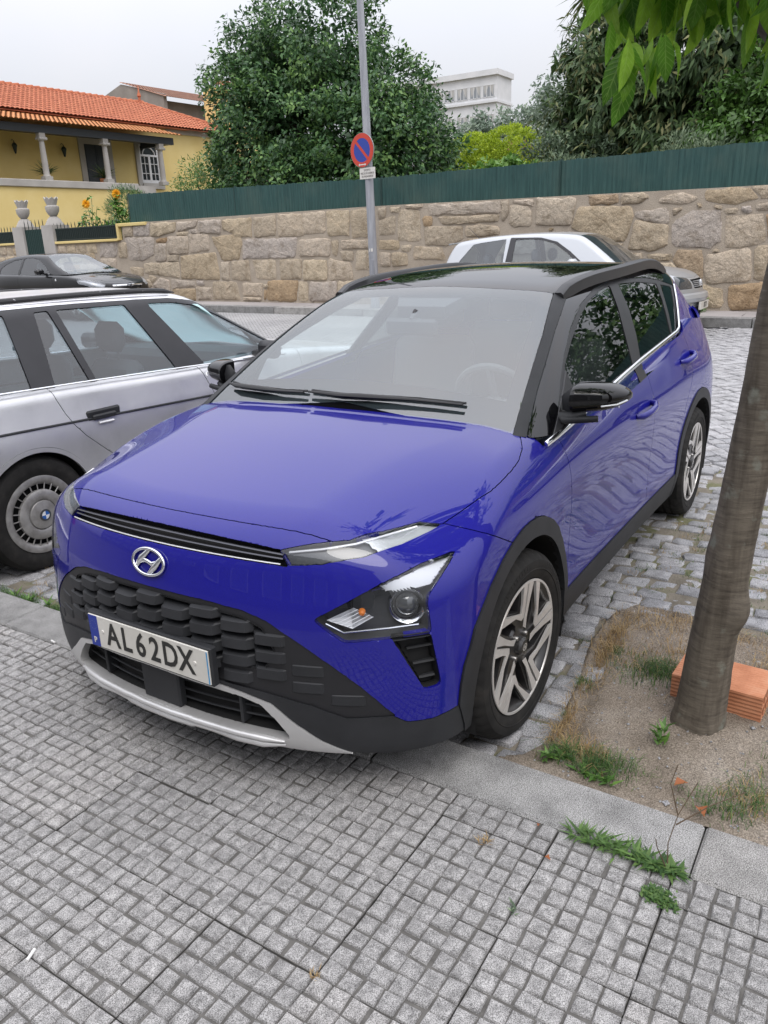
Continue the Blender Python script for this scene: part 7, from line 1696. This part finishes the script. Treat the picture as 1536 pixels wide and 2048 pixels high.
def slot_wheel(parent, c, r, rim, mat_tyre='rubber', style='cover', face=1, steps=64, emblem=True):
    "tyre plus wheel; face=+1 outer side towards +y"
    w = bpy.data.objects.new('wheel', None); link(w, parent); w.location = c
    if face < 0: w.rotation_euler = (0, 0, PI)
    t = B(); t.lathe([(rim-.006,-.03),(rim+.004,-.004),(rim+.03,.006),(r-.05,.010),(r-.022,.002),(r-.008,-.016),(r,-.035),(r,-.055),(r-.006,-.057),(r-.006,-.064),(r,-.066),(r,-.12),(r-.006,-.122),(r-.006,-.130),(r,-.132),(r-.004,-.165),(r-.03,-.19),(rim,-.18)], steps, 'y'); t.obj('tyre', mat_tyre, w, True, 35)
    b = B(); b.lathe([(rim-.02,-.17),(rim-.02,-.04),(.03,-.05)], 32, 'y'); b.obj('rim', 'dark_recess', w, True)
    if style == 'cover':
        h = B(); h.lathe([(rim*.80,-.016),(rim*.83,-.006),(rim*.90,.003),(rim*.97,.006),(rim+.006,.002),(rim+.008,-.006)], 64, 'y'); cv = h.obj('wheel_cover', 'cover_silver', w, True, 40)
        d = B(); d.lathe([(rim*.40,.004),(rim*.44,.010),(rim*.50,.012),(rim*.60,.009),(rim*.66,.002),(rim*.67,-.012)], 64, 'y'); d.lathe([(0,.022),(rim*.12,.022),(rim*.15,.019),(rim*.28,.016),(rim*.37,.010),(rim*.40,-.001)], 64, 'y'); d.obj('cover_dish', 'cover_silver', cv, True, 40)
        f = B()
        for k in range(24):
            a = 2*PI*k/24; f.tube([(rim*.64*math.sin(a), -.004, rim*.64*math.cos(a)), (rim*.84*math.sin(a), -.004, rim*.84*math.cos(a))], .0035, 5)
        tag(f.obj('cover_spokes', 'cover_silver', cv), kind='stuff')
        if emblem:
            e = B(); R_ = rim*.155
            e.lathe([(R_*.70,.0245),(R_*.72,.026),(R_,.026),(R_*1.02,.022)], 40, 'y'); em = e.obj('roundel', 'lamp_black', cv, True)
            for q in range(4):
                bq = B(); pts = [(0, .0262, 0)]+[(R_*.70*math.sin(q*PI/2+a), .0262, R_*.70*math.cos(q*PI/2+a)) for a in np.linspace(0, PI/2, 7)]; bq.add(pts, [tuple(range(8))]); bq.obj('roundel_field', 'badge_blue' if q % 2 else 'badge_white', em)
    else:
        for k in range(5):
            a = 2*PI*k/5; s = B(); d = np.array((math.sin(a), 0, math.cos(a))); e = np.array((math.cos(a), 0, -math.sin(a))); P = [d*rim*.1+e*.03, d*rim+e*.045, d*rim-e*.045, d*rim*.1-e*.03]; s.add([p+(0, -.005, 0) for p in P]+[p+(0, -.05, 0) for p in P], [(0,1,2,3),(0,4,5,1),(1,5,6,2),(2,6,7,3),(3,7,4,0)]); s.obj('spoke', 'cover_silver', w)
    return w
def seats(par, xs, y, zb, zt, mat='interior_cloth', name='front_seat'):
    for s in (1, -1):
        b = B(); b.box((xs-.02, s*y-.23, .35), (xs+.5, s*y+.23, zb+.02), bev=.05); b.box((xs-.10, s*y-.22, zb), (xs+.04, s*y+.22, zt-.24), bev=.05); b.tube([(xs-.04, s*y-.05, zt-.26),(xs-.05, s*y-.05, zt-.16)], .008, 6); b.box((xs-.10, s*y-.125, zt-.19), (xs, s*y+.125, zt), bev=.045); b.obj(name, mat, par, True, 40)

def build_estate():
    car = thing('estate_car', 'silver older estate car with black roof bars and wheel cover parked beside the blue car', 'car', (-.148,-2.80,0), PI)
    s = car_spec(.875, -1.15, 3.60, ([-1.3,.3,1.3,2.2,2.9,3.4,3.6], [.99,.985,.955,.945,.88,.80,.74]), ([-1.3,-.9,-.3,.4,1.0,1.4,1.7], [1.33,1.385,1.415,1.425,1.420,1.395,1.34]), ([1.2,1.42,1.8,2.25,2.6], [1.49,1.395,1.20,.955,.76]), ([.9,1.2,1.4], [-1.14,-1.04,-.92]),
        ([.15,.28,.45,.60,.715,.745,.80,.88,.96,1.02], [.80,.845,.866,.873,.876,.873,.862,.846,.826,.80]), ([-1.2,-.6,.2,1.5,2.6,3.2,3.6], [-.07,-.02,0,0,-.01,-.045,-.10]), .42, .795, .95)
    sh = Shell(s.gb, -.75, 3.0, .58, .022, np.linspace(0, 2.75, 150), np.linspace(.03, 1.57, 40), np.linspace(.03, 1.57, 36))
    V = sh.V; sh.cut('cut', V[:, 2]-.20)
    V = sh.V; yb = .745; sh.cut('cut', np.where(V[:, 2] > .86, np.maximum(V[:, 1]-yb, np.maximum(V[:, 0]-2.15, -.98-V[:, 0])), .08))
    ok = lambda V: V[:, 1] > .5
    rd = [(.205,1.2),(.195,.96),(.205,.90),(.235,.82),(.275,.745),(.33,.68),(.42,.60),(.49,.54),(.53,.47),(.56,.30),(.56,.1)]
    fd = [(1.27,1.2),(1.275,.92),(1.31,.84),(1.345,.76),(1.37,.68),(1.375,.5),(1.36,.3),(1.36,.1)]
    ff = [(2.30,1.2),(2.30,.9),(2.32,.6),(2.30,.3),(2.3,.1)]
    sh.poly2('rear_door', rd+fd[::-1], 'xz', ok, ['_']); sh.poly2('front_door', fd+ff[::-1], 'xz', ok, ['_'])
    sh.poly2('hood', [(2.18,-.05),(2.2,.70),(3.35,.66),(3.5,.5),(3.53,-.05)], 'xy', lambda V: V[:, 2] > .7, ['_'])
    for xc in (0., 2.761):
        V = sh.V; ra = np.hypot(V[:, 0]-xc, (V[:, 2]-.315)*1.0); sh.cut('lip_front' if xc else 'lip_rear', np.where(V[:, 1] > .5, np.where(V[:, 2] > .315, ra-.362, np.abs(V[:, 0]-xc)-.362), .08), ['_', 'rear_door', 'front_door'])
        V = sh.V; ra = np.hypot(V[:, 0]-xc, V[:, 2]-.315); sh.cut('cut', np.where(V[:, 1] > .5, np.where(V[:, 2] > .315, ra-.338, np.abs(V[:, 0]-xc)-.338), .08))
    P = sh.piece
    V = sh.V; sh.cut('front_fender', np.where(V[:, 0] > 1.8, -1., .08), ['_']); P = sh.piece; panel('rear_body', P('_'), 'silver_old', car, 'both'); panel('front_fender', P('front_fender'), 'silver_old', car, 'both'); rdo = panel('rear_door', P('rear_door'), 'silver_old', car, 'pair', gap=.0028); fdo = panel('front_door', P('front_door'), 'silver_old', car, 'pair', gap=.0028); panel('hood', P('hood'), 'silver_old', car, gap=.0025); [panel('wheel_arch', P(q_), 'silver_old', car, 'pair', gap=0, off=.004, rim=.03) for q_ in ('lip_rear', 'lip_front')]
    gh = Shell(s.gg, -.6, 1.2, .95, .02, np.linspace(0, 1.62, 90), np.linspace(.02, 1.57, 60), np.linspace(.03, 1.57, 30))
    V = gh.V; gh.cut('cut', V[:, 2]-.92)
    # side band below the roof gutter is window frame; glass cut from it
    gh.poly2('frame', [(-.98,1.30),(-.80,1.352),(-.2,1.364),(.6,1.362),(1.03,1.352),(1.30,1.342),(1.50,1.312),(1.70,1.225),(1.95,1.085),(2.19,.965),(2.25,.8),(-1.2,.8)], 'xz', lambda V: V[:, 1] > .45, ['_'])
    gh.poly2('c_pillar', [(.155,1.5),(.155,.8),(.20,.8),(.275,1.5)], 'xz', lambda V: V[:, 1] > .45, ['frame'])
    gh.poly2('cargo_glass', [(-.83,1.325),(.13,1.340),(.10,.8),(-.98,.8)], 'xz', lambda V: V[:, 1] > .45, ['frame'])
    gh.poly2('quarter_glass', [(.315,1.338),(.40,1.340),(.50,.8),(.225,.8)], 'xz', lambda V: V[:, 1] > .45, ['frame'])
    gh.poly2('rear_glass', [(.455,1.340),(.925,1.330),(1.105,.955),(1.15,.8),(.545,.8)], 'xz', lambda V: V[:, 1] > .45, ['frame'])
    gh.poly2('front_glass', [(1.10,1.325),(1.30,1.315),(1.47,1.288),(1.66,1.205),(1.88,1.08),(2.05,.985),(2.1,.8),(1.42,.8),(1.36,.93)], 'xz', lambda V: V[:, 1] > .45, ['frame'])
    gh.poly3('windshield', [(1.43,-.05,1.36),(1.43,.50,1.34),(1.75,.58,1.19),(2.1,.67,.98),(2.3,.66,.85),(2.35,-.05,.9)], ['_'], e3=(.5,0,.86), slab=.6)
    G = gh.piece
    roof = panel('roof', G('_'), 'silver_old', car); panel('window_frame', G(['frame', 'c_pillar']), 'matte_black', car, 'pair', off=-.001)
    panel('cargo_window', G('cargo_glass'), 'car_glass_clear', car, 'pair', off=-.007); panel('quarter_window', G('quarter_glass'), 'car_glass_clear', rdo, 'pair', off=-.007); panel('rear_window', G('rear_glass'), 'car_glass_clear', rdo, 'pair', off=-.007); panel('front_window', G('front_glass'), 'car_glass_clear', fdo, 'pair', off=-.007); panel('windshield', G('windshield'), 'car_glass_clear', car)
    def onS(x, z, d): return np.array([x, float(s.side(np.array([x]), np.array([z]))[0])+d, z])
    # chrome belt strip, dark rub line, roof bars, gutter
    def onG(x, z, d=0):
        lo, hi = .3, 1.
        for _ in range(26):
            m = .5*(lo+hi)
            if s.gg(np.array([x]), np.array([m]), np.array([z]))[0] < 0: lo = m
            else: hi = m
        return np.array([x, lo+d, z])
    b = B(); b.tube([onS(x, np.interp(x, [-1.0,-.1,.42,1.19,1.63,2.2], [.965,.972,.956,.928,.908,.885])+.004, -.004) for x in np.linspace(-.95, 2.15, 26)], .0095, 8, flat=.6); both_sides(b, 'chrome_strip', 'chrome', car, True)
    b = B(); b.tube([onS(x, np.interp(x, [-1.1,-.14,1.34,2.3], [.795,.780,.728,.70]), .001) for x in np.linspace(-1.0, 2.9, 30)], .007, 6); both_sides(b, 'rub_strip', 'black_plastic', car, True)
    b = B()
    for i in range(26):
        x = -.75+i*.0868
    q = []
    for x in np.linspace(-.80, 1.42, 24):
        lo, hi = 1.1, 1.6
        for _ in range(24):
            m = .5*(lo+hi)
            if s.gg(np.array([x]), np.array([.535]), np.array([m]))[0] < 0: lo = m
            else: hi = m
        q.append((x, .535, lo+.012))
    b.tube(q, [.004]+[.020]*22+[.004], 8, flat=.75); both_sides(b, 'roof_bar', 'bar_speckled', car, True)
    b = B(); b.tube([onG(x, z+.012, .004) for x, z in ((-.95,1.318),(-.80,1.356),(-.2,1.370),(.6,1.368),(1.03,1.358),(1.30,1.348),(1.50,1.318),(1.70,1.231),(1.95,1.09),(2.17,.975))], .006, 6); both_sides(b, 'roof_gutter', 'silver_old', car, True)
    for x0, z0, par in ((.475,.775,rdo), (1.62,.745,fdo)):
        hb = B(); p = onS(x0, z0, 0); hb.box((x0-.115, p[1]-.015, z0-.030), (x0+.115, p[1]+.008, z0+.030), bev=.010); hb.box((x0-.085, p[1]-.01, z0-.026), (x0+.075, p[1]+.022, z0+.004), bev=.008); both_sides(hb, 'door_handle', 'black_plastic', par, True)
        sc = B(); sc.tube([onS(x0-.05, z0-.045, -.003), onS(x0+.05, z0-.047, -.003)], .016, 8, flat=.6); both_sides(sc, 'handle_scoop', 'silver_old', par, True)
    lk = B(); lk.lathe([(0,.012),(.008,.011),(.010,.0)], 12, 'y', onS(1.72, .757, .006)); both_sides(lk, 'door_lock', 'brushed_steel', fdo, True)
    mr = B(); mr.box((1.80,.86,.90), (1.90,1.03,1.02), bev=.03); mr.tube([(1.86,.80,.92),(1.86,.88,.93)], .03, 8); both_sides(mr, 'door_mirror', 'matte_black', car, True, 40)
    # folded reflective sun shade standing behind the windscreen
    sb = B(); V = []; nu, nv = 26, 12
    for i in range(nu):
        u = i/(nu-1)
        for j in range(nv):
            v = j/(nv-1); y = -.68+1.36*u; x = 1.42+.62*(1-v)-.10*y*y+.02*math.sin(u*19+v*3); z = .97+.36*v+.012*math.sin(v*9+u*7)-.05*y*y; V.append((x+.10-.05*math.sin(v*PI), y, z-.02))
    sb.add(V, [(i*nv+j, (i+1)*nv+j, (i+1)*nv+j+1, i*nv+j+1) for i in range(nu-1) for j in range(nv-1)])
    sb.obj('sun_shade', 'foil_cyan', car, True)
    seats(car, 1.05, .36, .55, 1.22); seats(car, .10, .36, .55, 1.16, name='rear_seat')
    ib = B(); ib.box((1.75,-.70,.6), (2.2,.70,.93), bev=.05); ib.box((-.95,-.74,.45), (2.3,.74,.5)); ib.box((-.95,-.72,.5), (-.12,.72,.80), bev=.03); ib.obj('dashboard', 'interior_cloth', car)
    ub = B(); ub.box((-1.0,-.55,.18), (3.4,.55,.45)); ub.box((.4,-.80,.20), (2.35,.80,.45)); ub.box((-1.05,-.78,.25), (-.42,.78,.6)); ub.box((-.34,-.64,.45),(.34,.64,.7)); ub.obj('underbody', 'dark_recess', car)
    for xc in (0., 2.761):
        for f in (1, -1): slot_wheel(car, (xc, f*.855, .315), .315, .205, face=f)
        lb = B(); Vs = []
        for k in range(25):
            t = -.3+(PI+.6)*k/24
            for y in (.60, .865): Vs.append((xc+.345*math.cos(t), y, .315+.345*math.sin(t)))
        lb.add(Vs, [(2*k, 2*k+1, 2*k+3, 2*k+2) for k in range(24)]); both_sides(lb, 'wheel_liner', 'dark_recess', car, True)
    bm = B(); bm.tube([onS(x, .50, .004) for x in (-1.0,-.8,-.6,-.4)], .03, 8, flat=.6); both_sides(bm, 'rear_bumper', 'silver_old', car, True)
    tl = B(); p = onS(-1.05, .72, -.01); tl.box((-1.13, .55, .62), (-1.06, .80, .82), bev=.02); both_sides(tl, 'tail_light', 'tail_red', car)
    return car

def build_hatch():
    y0 = -3.79; car = thing('silver_hatchback', 'pale silver small hatchback parked along the stone wall behind the blue car', 'car', (-10.02, y0, float(gz(-10.0))), PI/2)
    s = car_spec(.825, -.68, 3.18, ([-.9,.5,1.6,2.1,2.6,2.95,3.15], [1.02,1.0,.985,.975,.93,.845,.74]), ([-.9,-.55,0,.6,1.2,1.55,1.9], [1.31,1.375,1.445,1.475,1.468,1.435,1.38]), ([1.35,1.55,1.85,2.25,2.6], [1.525,1.435,1.26,.985,.74]), ([.8,1.0,1.2,1.4], [-.70,-.66,-.59,-.47]),
        ([.15,.28,.45,.65,.80,.92,1.0,1.08], [.75,.79,.815,.825,.82,.80,.775,.73]), ([-.7,-.2,.6,1.6,2.4,2.9,3.2], [-.10,-.02,0,0,-.02,-.07,-.16]), .44, .745, 1.0, fq=.42, k=.16)
    sh = Shell(s.gb, -.35, 2.6, .6, .03, np.linspace(0, 2.75, 110), np.linspace(.03, 1.57, 44), np.linspace(.03, 1.57, 26)); V = sh.V
    sh.cut('cut', V[:, 2]-.19); V = sh.V; sh.cut('cut', np.where(V[:, 2] > .88, np.maximum(V[:, 1]-.69, np.maximum(V[:, 0]-2.05, -.5-V[:, 0])), .08)); ok = lambda V: V[:, 1] > .45
    sh.poly2('door', [(.50,1.3),(.50,.95),(.55,.5),(.62,.28),(1.78,.28),(1.85,.6),(1.72,.95),(1.70,1.3)], 'xz', ok, ['_'])
    sh.poly2('hood', [(2.0,-.05),(1.98,.62),(2.9,.55),(3.02,.40),(3.06,-.05)], 'xy', lambda V: V[:, 2] > .7, ['_'])
    sh.poly2('grille', [(-.32,.775),(.32,.775),(.27,.655),(-.27,.655)], 'yz', lambda V: V[:, 0] > 2.6, ['_', 'hood'])
    sh.poly2('lamp', [(.36,.80),(.64,.83),(.66,.72),(.60,.655),(.33,.655)], 'yz', lambda V: V[:, 0] > 2.5, ['_'])
    sh.poly2('lower_grille', [(-.55,.40),(.55,.40),(.50,.28),(-.5,.28)], 'yz', lambda V: V[:, 0] > 2.5, ['_'])
    for xc in (0., 2.46):
        V = sh.V; ra = np.hypot(V[:, 0]-xc, V[:, 2]-.29); sh.cut('cut', np.where(V[:, 1] > .45, np.where(V[:, 2] > .29, ra-.325, np.abs(V[:, 0]-xc)-.325), .08))
    P = sh.piece
    bd = panel('body', P('_'), 'silver_new', car); panel('door', P('door'), 'silver_new', car, 'pair', gap=.003); panel('hood', P('hood'), 'silver_new', car, gap=.003); gr = panel('grille', P('grille'), 'dark_recess', car, off=-.02, gap=0, rim=-.02)[0]; panel('headlight', P('lamp'), 'lamp_lens', car, 'pair'); panel('lower_grille', P('lower_grille'), 'dark_recess', car, off=-.01)
    for z in (.680, .704, .728, .752):
        b = B(); b.tube([(3.175-.42*y*y-.045*(z-.65)/.12, y, z) for y in np.linspace(-.28, .28, 9)], .006, 6); b.obj('grille_bar', 'silver_new', gr, True)
    em = B(); c = np.array((3.150,0,.715)); em.tube([c+np.array((0, .052*math.cos(a), .052*math.sin(a))) for a in np.linspace(0, 2*PI, 33)], .006, 6, cap=False)
    em.tube([c+np.array((0, y, z)) for y, z in ((-.038,.030),(-.016,-.036),(0,.006),(.016,-.036),(.038,.030))], .005, 6); em.tube([c+np.array((0, y, z)) for y, z in ((-.017,.046),(0,.010),(.017,.046))], .005, 6); em.obj('emblem', 'chrome', car, True)
    bp_ = B(); bp_.tube([(3.20-.42*y*y, y, .53) for y in np.linspace(-.66, .66, 17)], .055, 8, flat=1.25); bp_.obj('bumper', 'silver_new', car, True)
    pl = B(); pl.box((3.205,-.26,.36), (3.235,.26,.47), bev=.004); po = pl.obj('license_plate', 'plate_white', car)
    V_, F_ = text_mesh('ST 71', .10, .001, .002, xs=.75); b = B(); b.add(place(V_, (3.237, .03, .415), (0,1,0), (0,0,1), (1,0,0)), F_); b.obj('plate_character', 'plate_ink', po)
    gh = Shell(s.gg, -.2, 1.35, 1.0, .025, np.linspace(0, 1.62, 80), np.linspace(.02, 1.57, 50), np.linspace(.03, 1.57, 26)); V = gh.V; gh.cut('cut', V[:, 2]-.97)
    gh.poly2('frame', [(.47,1.412),(.95,1.402),(1.22,1.335),(1.45,1.195),(1.68,1.02),(1.7,.8),(.44,.8)], 'xz', lambda V: V[:, 1] > .4, ['_'])
    gh.poly2('side_glass', [(-.34,1.09),(-.14,1.33),(.0,1.352),(.40,1.395),(.42,.8),(-.42,.8)], 'xz', lambda V: V[:, 1] > .4, ['_'])
    gh.poly2('front_glass', [(.555,1.39),(.93,1.378),(1.18,1.315),(1.40,1.18),(1.56,1.05),(1.6,.8),(.56,.8)], 'xz', lambda V: V[:, 1] > .4, ['frame'])
    gh.poly3('windshield', [(1.54,-.05,1.43),(1.53,.48,1.40),(1.8,.55,1.25),(2.1,.64,1.02),(2.2,.64,.9),(2.4,-.05,.9)], ['_'], e3=(.5,0,.86), slab=.6)
    gh.poly2('back_glass', [(-.52,1.33),(-.62,1.05),(-.65,.9),(-1.,.9),(-1.,1.33)], 'xz', lambda V: V[:, 1] < .55, ['_'])
    G = gh.piece; panel('roof', G('_'), 'silver_new', car); panel('window_frame', G('frame'), 'matte_black', car, 'pair'); panel('side_window', G('side_glass'), 'car_glass_clear', car, 'pair', off=-.004); panel('door_window', G('front_glass'), 'car_glass_clear', car, 'pair', off=-.006); panel('windshield', G('windshield'), 'car_glass_clear', car); panel('tailgate_window', G('back_glass'), 'car_glass_dark', car)
    b = B(); b.box((.415,.60,1.02), (.46,.70,1.2)); 
    sp = B(); sp.tube([(-.60,-.50,1.345),(-.66,0,1.36),(-.60,.50,1.345)], .022, 8, flat=.6); sp.obj('roof_spoiler', 'silver_new', car, True)
    an = B(); an.tube([(-.30,.0,1.40),(-.52,0,1.60)], [.006,.002], 6); an.obj('aerial', 'matte_black', car)
    mr = B(); mr.box((1.50,.80,.98), (1.62,.96,1.10), bev=.03); mr.tube([(1.56,.72,1.0),(1.56,.84,1.02)], .02, 6); both_sides(mr, 'door_mirror', 'silver_new', car, True, 40)
    seats(car, .85, .34, .55, 1.24); seats(car, .05, .34, .55, 1.18, name='rear_seat'); ib = B(); ib.box((1.6,-.62,.6), (2.05,.62,.96), bev=.04); ib.obj('dashboard', 'interior_dark', car); ub = B(); ub.box((-.5,-.52,.2), (2.9,.52,.55)); ub.box((.4,-.74,.2), (2.05,.74,.5)); ub.obj('underbody', 'dark_recess', car)
    for xc in (0., 2.46):
        for f in (1, -1): slot_wheel(car, (xc, f*.80, .29), .29, .18, face=f, style='spokes', steps=40)
    return car

def build_coupe():
    y0 = -16.3; xc0 = -10.25+.055*(-13); xc0 = -10.25; car = thing('black_hatchback', 'glossy black three door hatchback parked by the gate in the stone wall', 'car', (xc0, y0, float(gz(xc0))), PI/2-.02)
    s = car_spec(.875, -.75, 3.50, ([-.9,.5,1.6,2.2,2.8,3.2,3.45], [1.04,1.01,.99,.985,.92,.83,.73]), ([-1.0,-.5,0,.5,1.0,1.4,1.8], [1.18,1.30,1.385,1.43,1.435,1.41,1.35]), ([1.2,1.42,1.85,2.45,2.8], [1.50,1.405,1.20,.975,.74]), ([.8,1.0,1.2,1.4], [-.76,-.74,-.62,-.45]),
        ([.15,.28,.45,.65,.80,.92,1.0,1.08], [.79,.83,.862,.875,.872,.85,.815,.77]), ([-.7,-.2,.6,1.6,2.5,3.1,3.5], [-.08,-.01,0,0,-.01,-.05,-.14]), .50, .775, 1.0, fq=.36, k=.17)
    sh = Shell(s.gb, -.4, 2.8, .6, .03, np.linspace(0, 2.75, 110), np.linspace(.03, 1.57, 44), np.linspace(.03, 1.57, 26)); V = sh.V
    sh.cut('cut', V[:, 2]-.19); V = sh.V; sh.cut('cut', np.where(V[:, 2] > .88, np.maximum(V[:, 1]-.71, np.maximum(V[:, 0]-2.2, -.5-V[:, 0])), .08)); ok = lambda V: V[:, 1] > .45
    sh.poly2('door', [(.62,1.3),(.62,.95),(.66,.5),(.72,.28),(1.95,.28),(2.02,.6),(1.90,.95),(1.88,1.3)], 'xz', ok, ['_'])
    sh.poly2('hood', [(2.15,-.05),(2.1,.66),(2.9,.62),(3.25,.45),(3.33,-.05)], 'xy', lambda V: V[:, 2] > .7, ['_'])
    sh.poly3('lamp', [(3.28,.46,.72),(3.0,.66,.83),(2.72,.80,.86),(2.80,.82,.76),(3.10,.72,.66),(3.28,.50,.64)], ['_', 'hood'], e3=(.7,.6,.35))
    sh.poly2('grille', [(-.40,.735),(.40,.735),(.34,.63),(-.34,.63)], 'yz', lambda V: V[:, 0] > 2.9, ['_', 'hood'])
    for xc in (0., 2.614):
        V = sh.V; ra = np.hypot(V[:, 0]-xc, V[:, 2]-.31); sh.cut('cut', np.where(V[:, 1] > .45, np.where(V[:, 2] > .31, ra-.345, np.abs(V[:, 0]-xc)-.345), .08))
    P = sh.piece; panel('body', P('_'), 'black_car', car); panel('door', P('door'), 'black_car', car, 'pair', gap=.003); panel('hood', P('hood'), 'black_car', car, gap=.003)
    hl = panel('headlight', P('lamp'), 'lamp_glass', car, 'pair', off=.001)
    for i, o in enumerate(hl):
        ho = panel('lamp_housing', P('lamp'), 'lamp_grey', None, 'left', gap=0, off=-.03, rim=-.03)[0]
        if i: ho.scale = (1, -1, 1)
        ho.parent = o
    gr = panel('grille', P('grille'), 'dark_recess', car, off=-.01)[0]
    cb = B(); cb.tube([(3.475-.36*y*y, y, .705) for y in np.linspace(-.40, .40, 13)], .020, 8, flat=1.2); cb.obj('chrome_bar', 'chrome', gr, True)
    em = B(); c = np.array((3.50,0,.705)); em.tube([c+np.array((0, .05*math.cos(a), .05*math.sin(a))) for a in np.linspace(0, 2*PI, 29)], .007, 6, cap=False); em.tube([c+np.array((0, y, z)) for y, z in ((-.07,-.006),(.0,.010),(.0,-.010),(.07,.006))], .005, 6); em.obj('emblem', 'dark_chrome', car, True)
    gh = Shell(s.gg, -.2, 1.2, 1.0, .025, np.linspace(0, 1.62, 80), np.linspace(.02, 1.57, 50), np.linspace(.03, 1.57, 26)); V = gh.V; gh.cut('cut', V[:, 2]-.965)
    gh.poly2('front_glass', [(.66,1.33),(.95,1.345),(1.22,1.30),(1.50,1.17),(1.78,1.0),(1.8,.8),(.60,.8)], 'xz', lambda V: V[:, 1] > .4, ['_'])
    gh.poly2('side_glass', [(.58,1.325),(.30,1.30),(0,1.22),(-.20,1.12),(-.22,.8),(.52,.8)], 'xz', lambda V: V[:, 1] > .4, ['_'])
    gh.poly3('windshield', [(1.40,-.05,1.41),(1.40,.50,1.375),(1.75,.60,1.20),(2.15,.70,1.0),(2.3,.70,.9),(2.6,-.05,.9)], ['_'], e3=(.45,0,.88), slab=.6)
    G = gh.piece; panel('roof', G('_'), 'black_car', car); panel('door_window', G('front_glass'), 'car_glass_clear', car, 'pair', off=-.005); panel('side_window', G('side_glass'), 'car_glass_clear', car, 'pair', off=-.005); panel('windshield', G('windshield'), 'car_glass', car)
    mr = B(); mr.box((1.55,.84,.98), (1.70,1.03,1.10), bev=.035); mr.tube([(1.66,.76,.98),(1.64,.88,1.01)], .025, 6); both_sides(mr, 'door_mirror', 'black_car', car, True, 40)
    for pts in (((2.1,.45),(2.2,.1)), ((2.2,-.05),(2.1,-.45))):
        wb = B(); wb.tube([(x-.02, y, .985+(2.35-x)*.30) for x, y in pts], .012, 6); wb.obj('wiper', 'wiper_black', car)
    rp = B(); rp.lathe([(0,.006),(.02,.005),(.026,.0)], 12, 'y', (2.08, .868, .86)); both_sides(rp, 'side_repeater', 'lamp_bright', car)
    seats(car, .95, .36, .55, 1.22); ib = B(); ib.box((1.7,-.64,.6), (2.2,.64,.95), bev=.04); ib.obj('dashboard', 'interior_dark', car); ub = B(); ub.box((-.5,-.54,.2), (3.1,.54,.55)); ub.box((.4,-.78,.2), (2.15,.78,.5)); ub.obj('underbody', 'dark_recess', car)
    for xc in (0., 2.614):
        for f in (1, -1): slot_wheel(car, (xc, f*.85, .31), .31, .20, face=f, style='spokes', steps=40)
    return car
def _car_mats():
    m = NT('silver_old').set(rough=.34, metal=.55, coat=.35, coatr=.12); c = m.coord('Object'); f = m.noise(c, 2.2, 6, .65); m.col(m.ramp(f, [(.28, (.58, .58, .59)), (.5, (.70, .70, .715)), (.75, (.76, .76, .77))])); m.rough(m.val(m.noise(c, 5, 5), .28, .46, .3, .7))
    NT('silver_new').set(col=(.46, .475, .49), rough=.3, metal=.5, coat=.5, coatr=.06)
    NT('black_car').set(col=(.005, .005, .006), rough=.4, spec=.2, coat=.8, coatr=.02, coati=1.4)
    m = NT('bar_speckled').set(rough=.6); c = m.coord('Object'); m.col(m.ramp(m.noise(c, 55, 2, .4), [(.62, (.030, .029, .030)), (.70, (.032, .031, .032)), (.73, (.45, .45, .45))]))
    m = NT('cover_silver').set(rough=.42, metal=.45); c = m.coord('Object'); m.col(m.ramp(m.noise(c, 16, 6), [(.3, (.25, .24, .23)), (.6, (.40, .39, .38)), (.8, (.46, .45, .44))]))
    plain('badge_blue', (.02, .12, .42), .3); plain('badge_white', (.75, .77, .8), .3); plain('tail_red', (.4, .01, .01), .2)
    m = NT('foil_cyan').set(rough=.4, metal=.0); c = m.coord('Object'); m.col(m.ramp(m.noise(c, 2.2, 3), [(.36, (.18, .70, .82)), (.48, (.68, .93, .96)), (.6, (.88, .96, .97))])); vo = m.n('TexVoronoi'); vo.inputs['Scale'].default_value = 70; m.L(c, vo.inputs[0]); m.nor(m.bump(vo.outputs[0], .5, .004)); tr = m.n('BsdfTranslucent'); tr.inputs[0].default_value = (.75, 1., 1., 1); mx = m.n('MixShader'); mx.inputs[0].default_value = .6; m.L(m.b.outputs[0], mx.inputs[1]); m.L(tr.outputs[0], mx.inputs[2]); m.L(mx.outputs[0], m.out.inputs[0])
    plain('lamp_grey', (.42, .43, .45), .3, .3)
_car_mats()

soil_z = build_ground()
build_wall()
build_house()
build_crossover()
build_estate()
hb = build_hatch()
h2 = copy_tree(hb); h2.location.y += 7.4; h2.location.x += .35; h2['label'] = 'second pale silver hatchback farther right along the wall, mirrored in the side windows'
for o in (hb, h2): o['group'] = 'cars parked along the stone wall'
build_coupe()
build_plants()
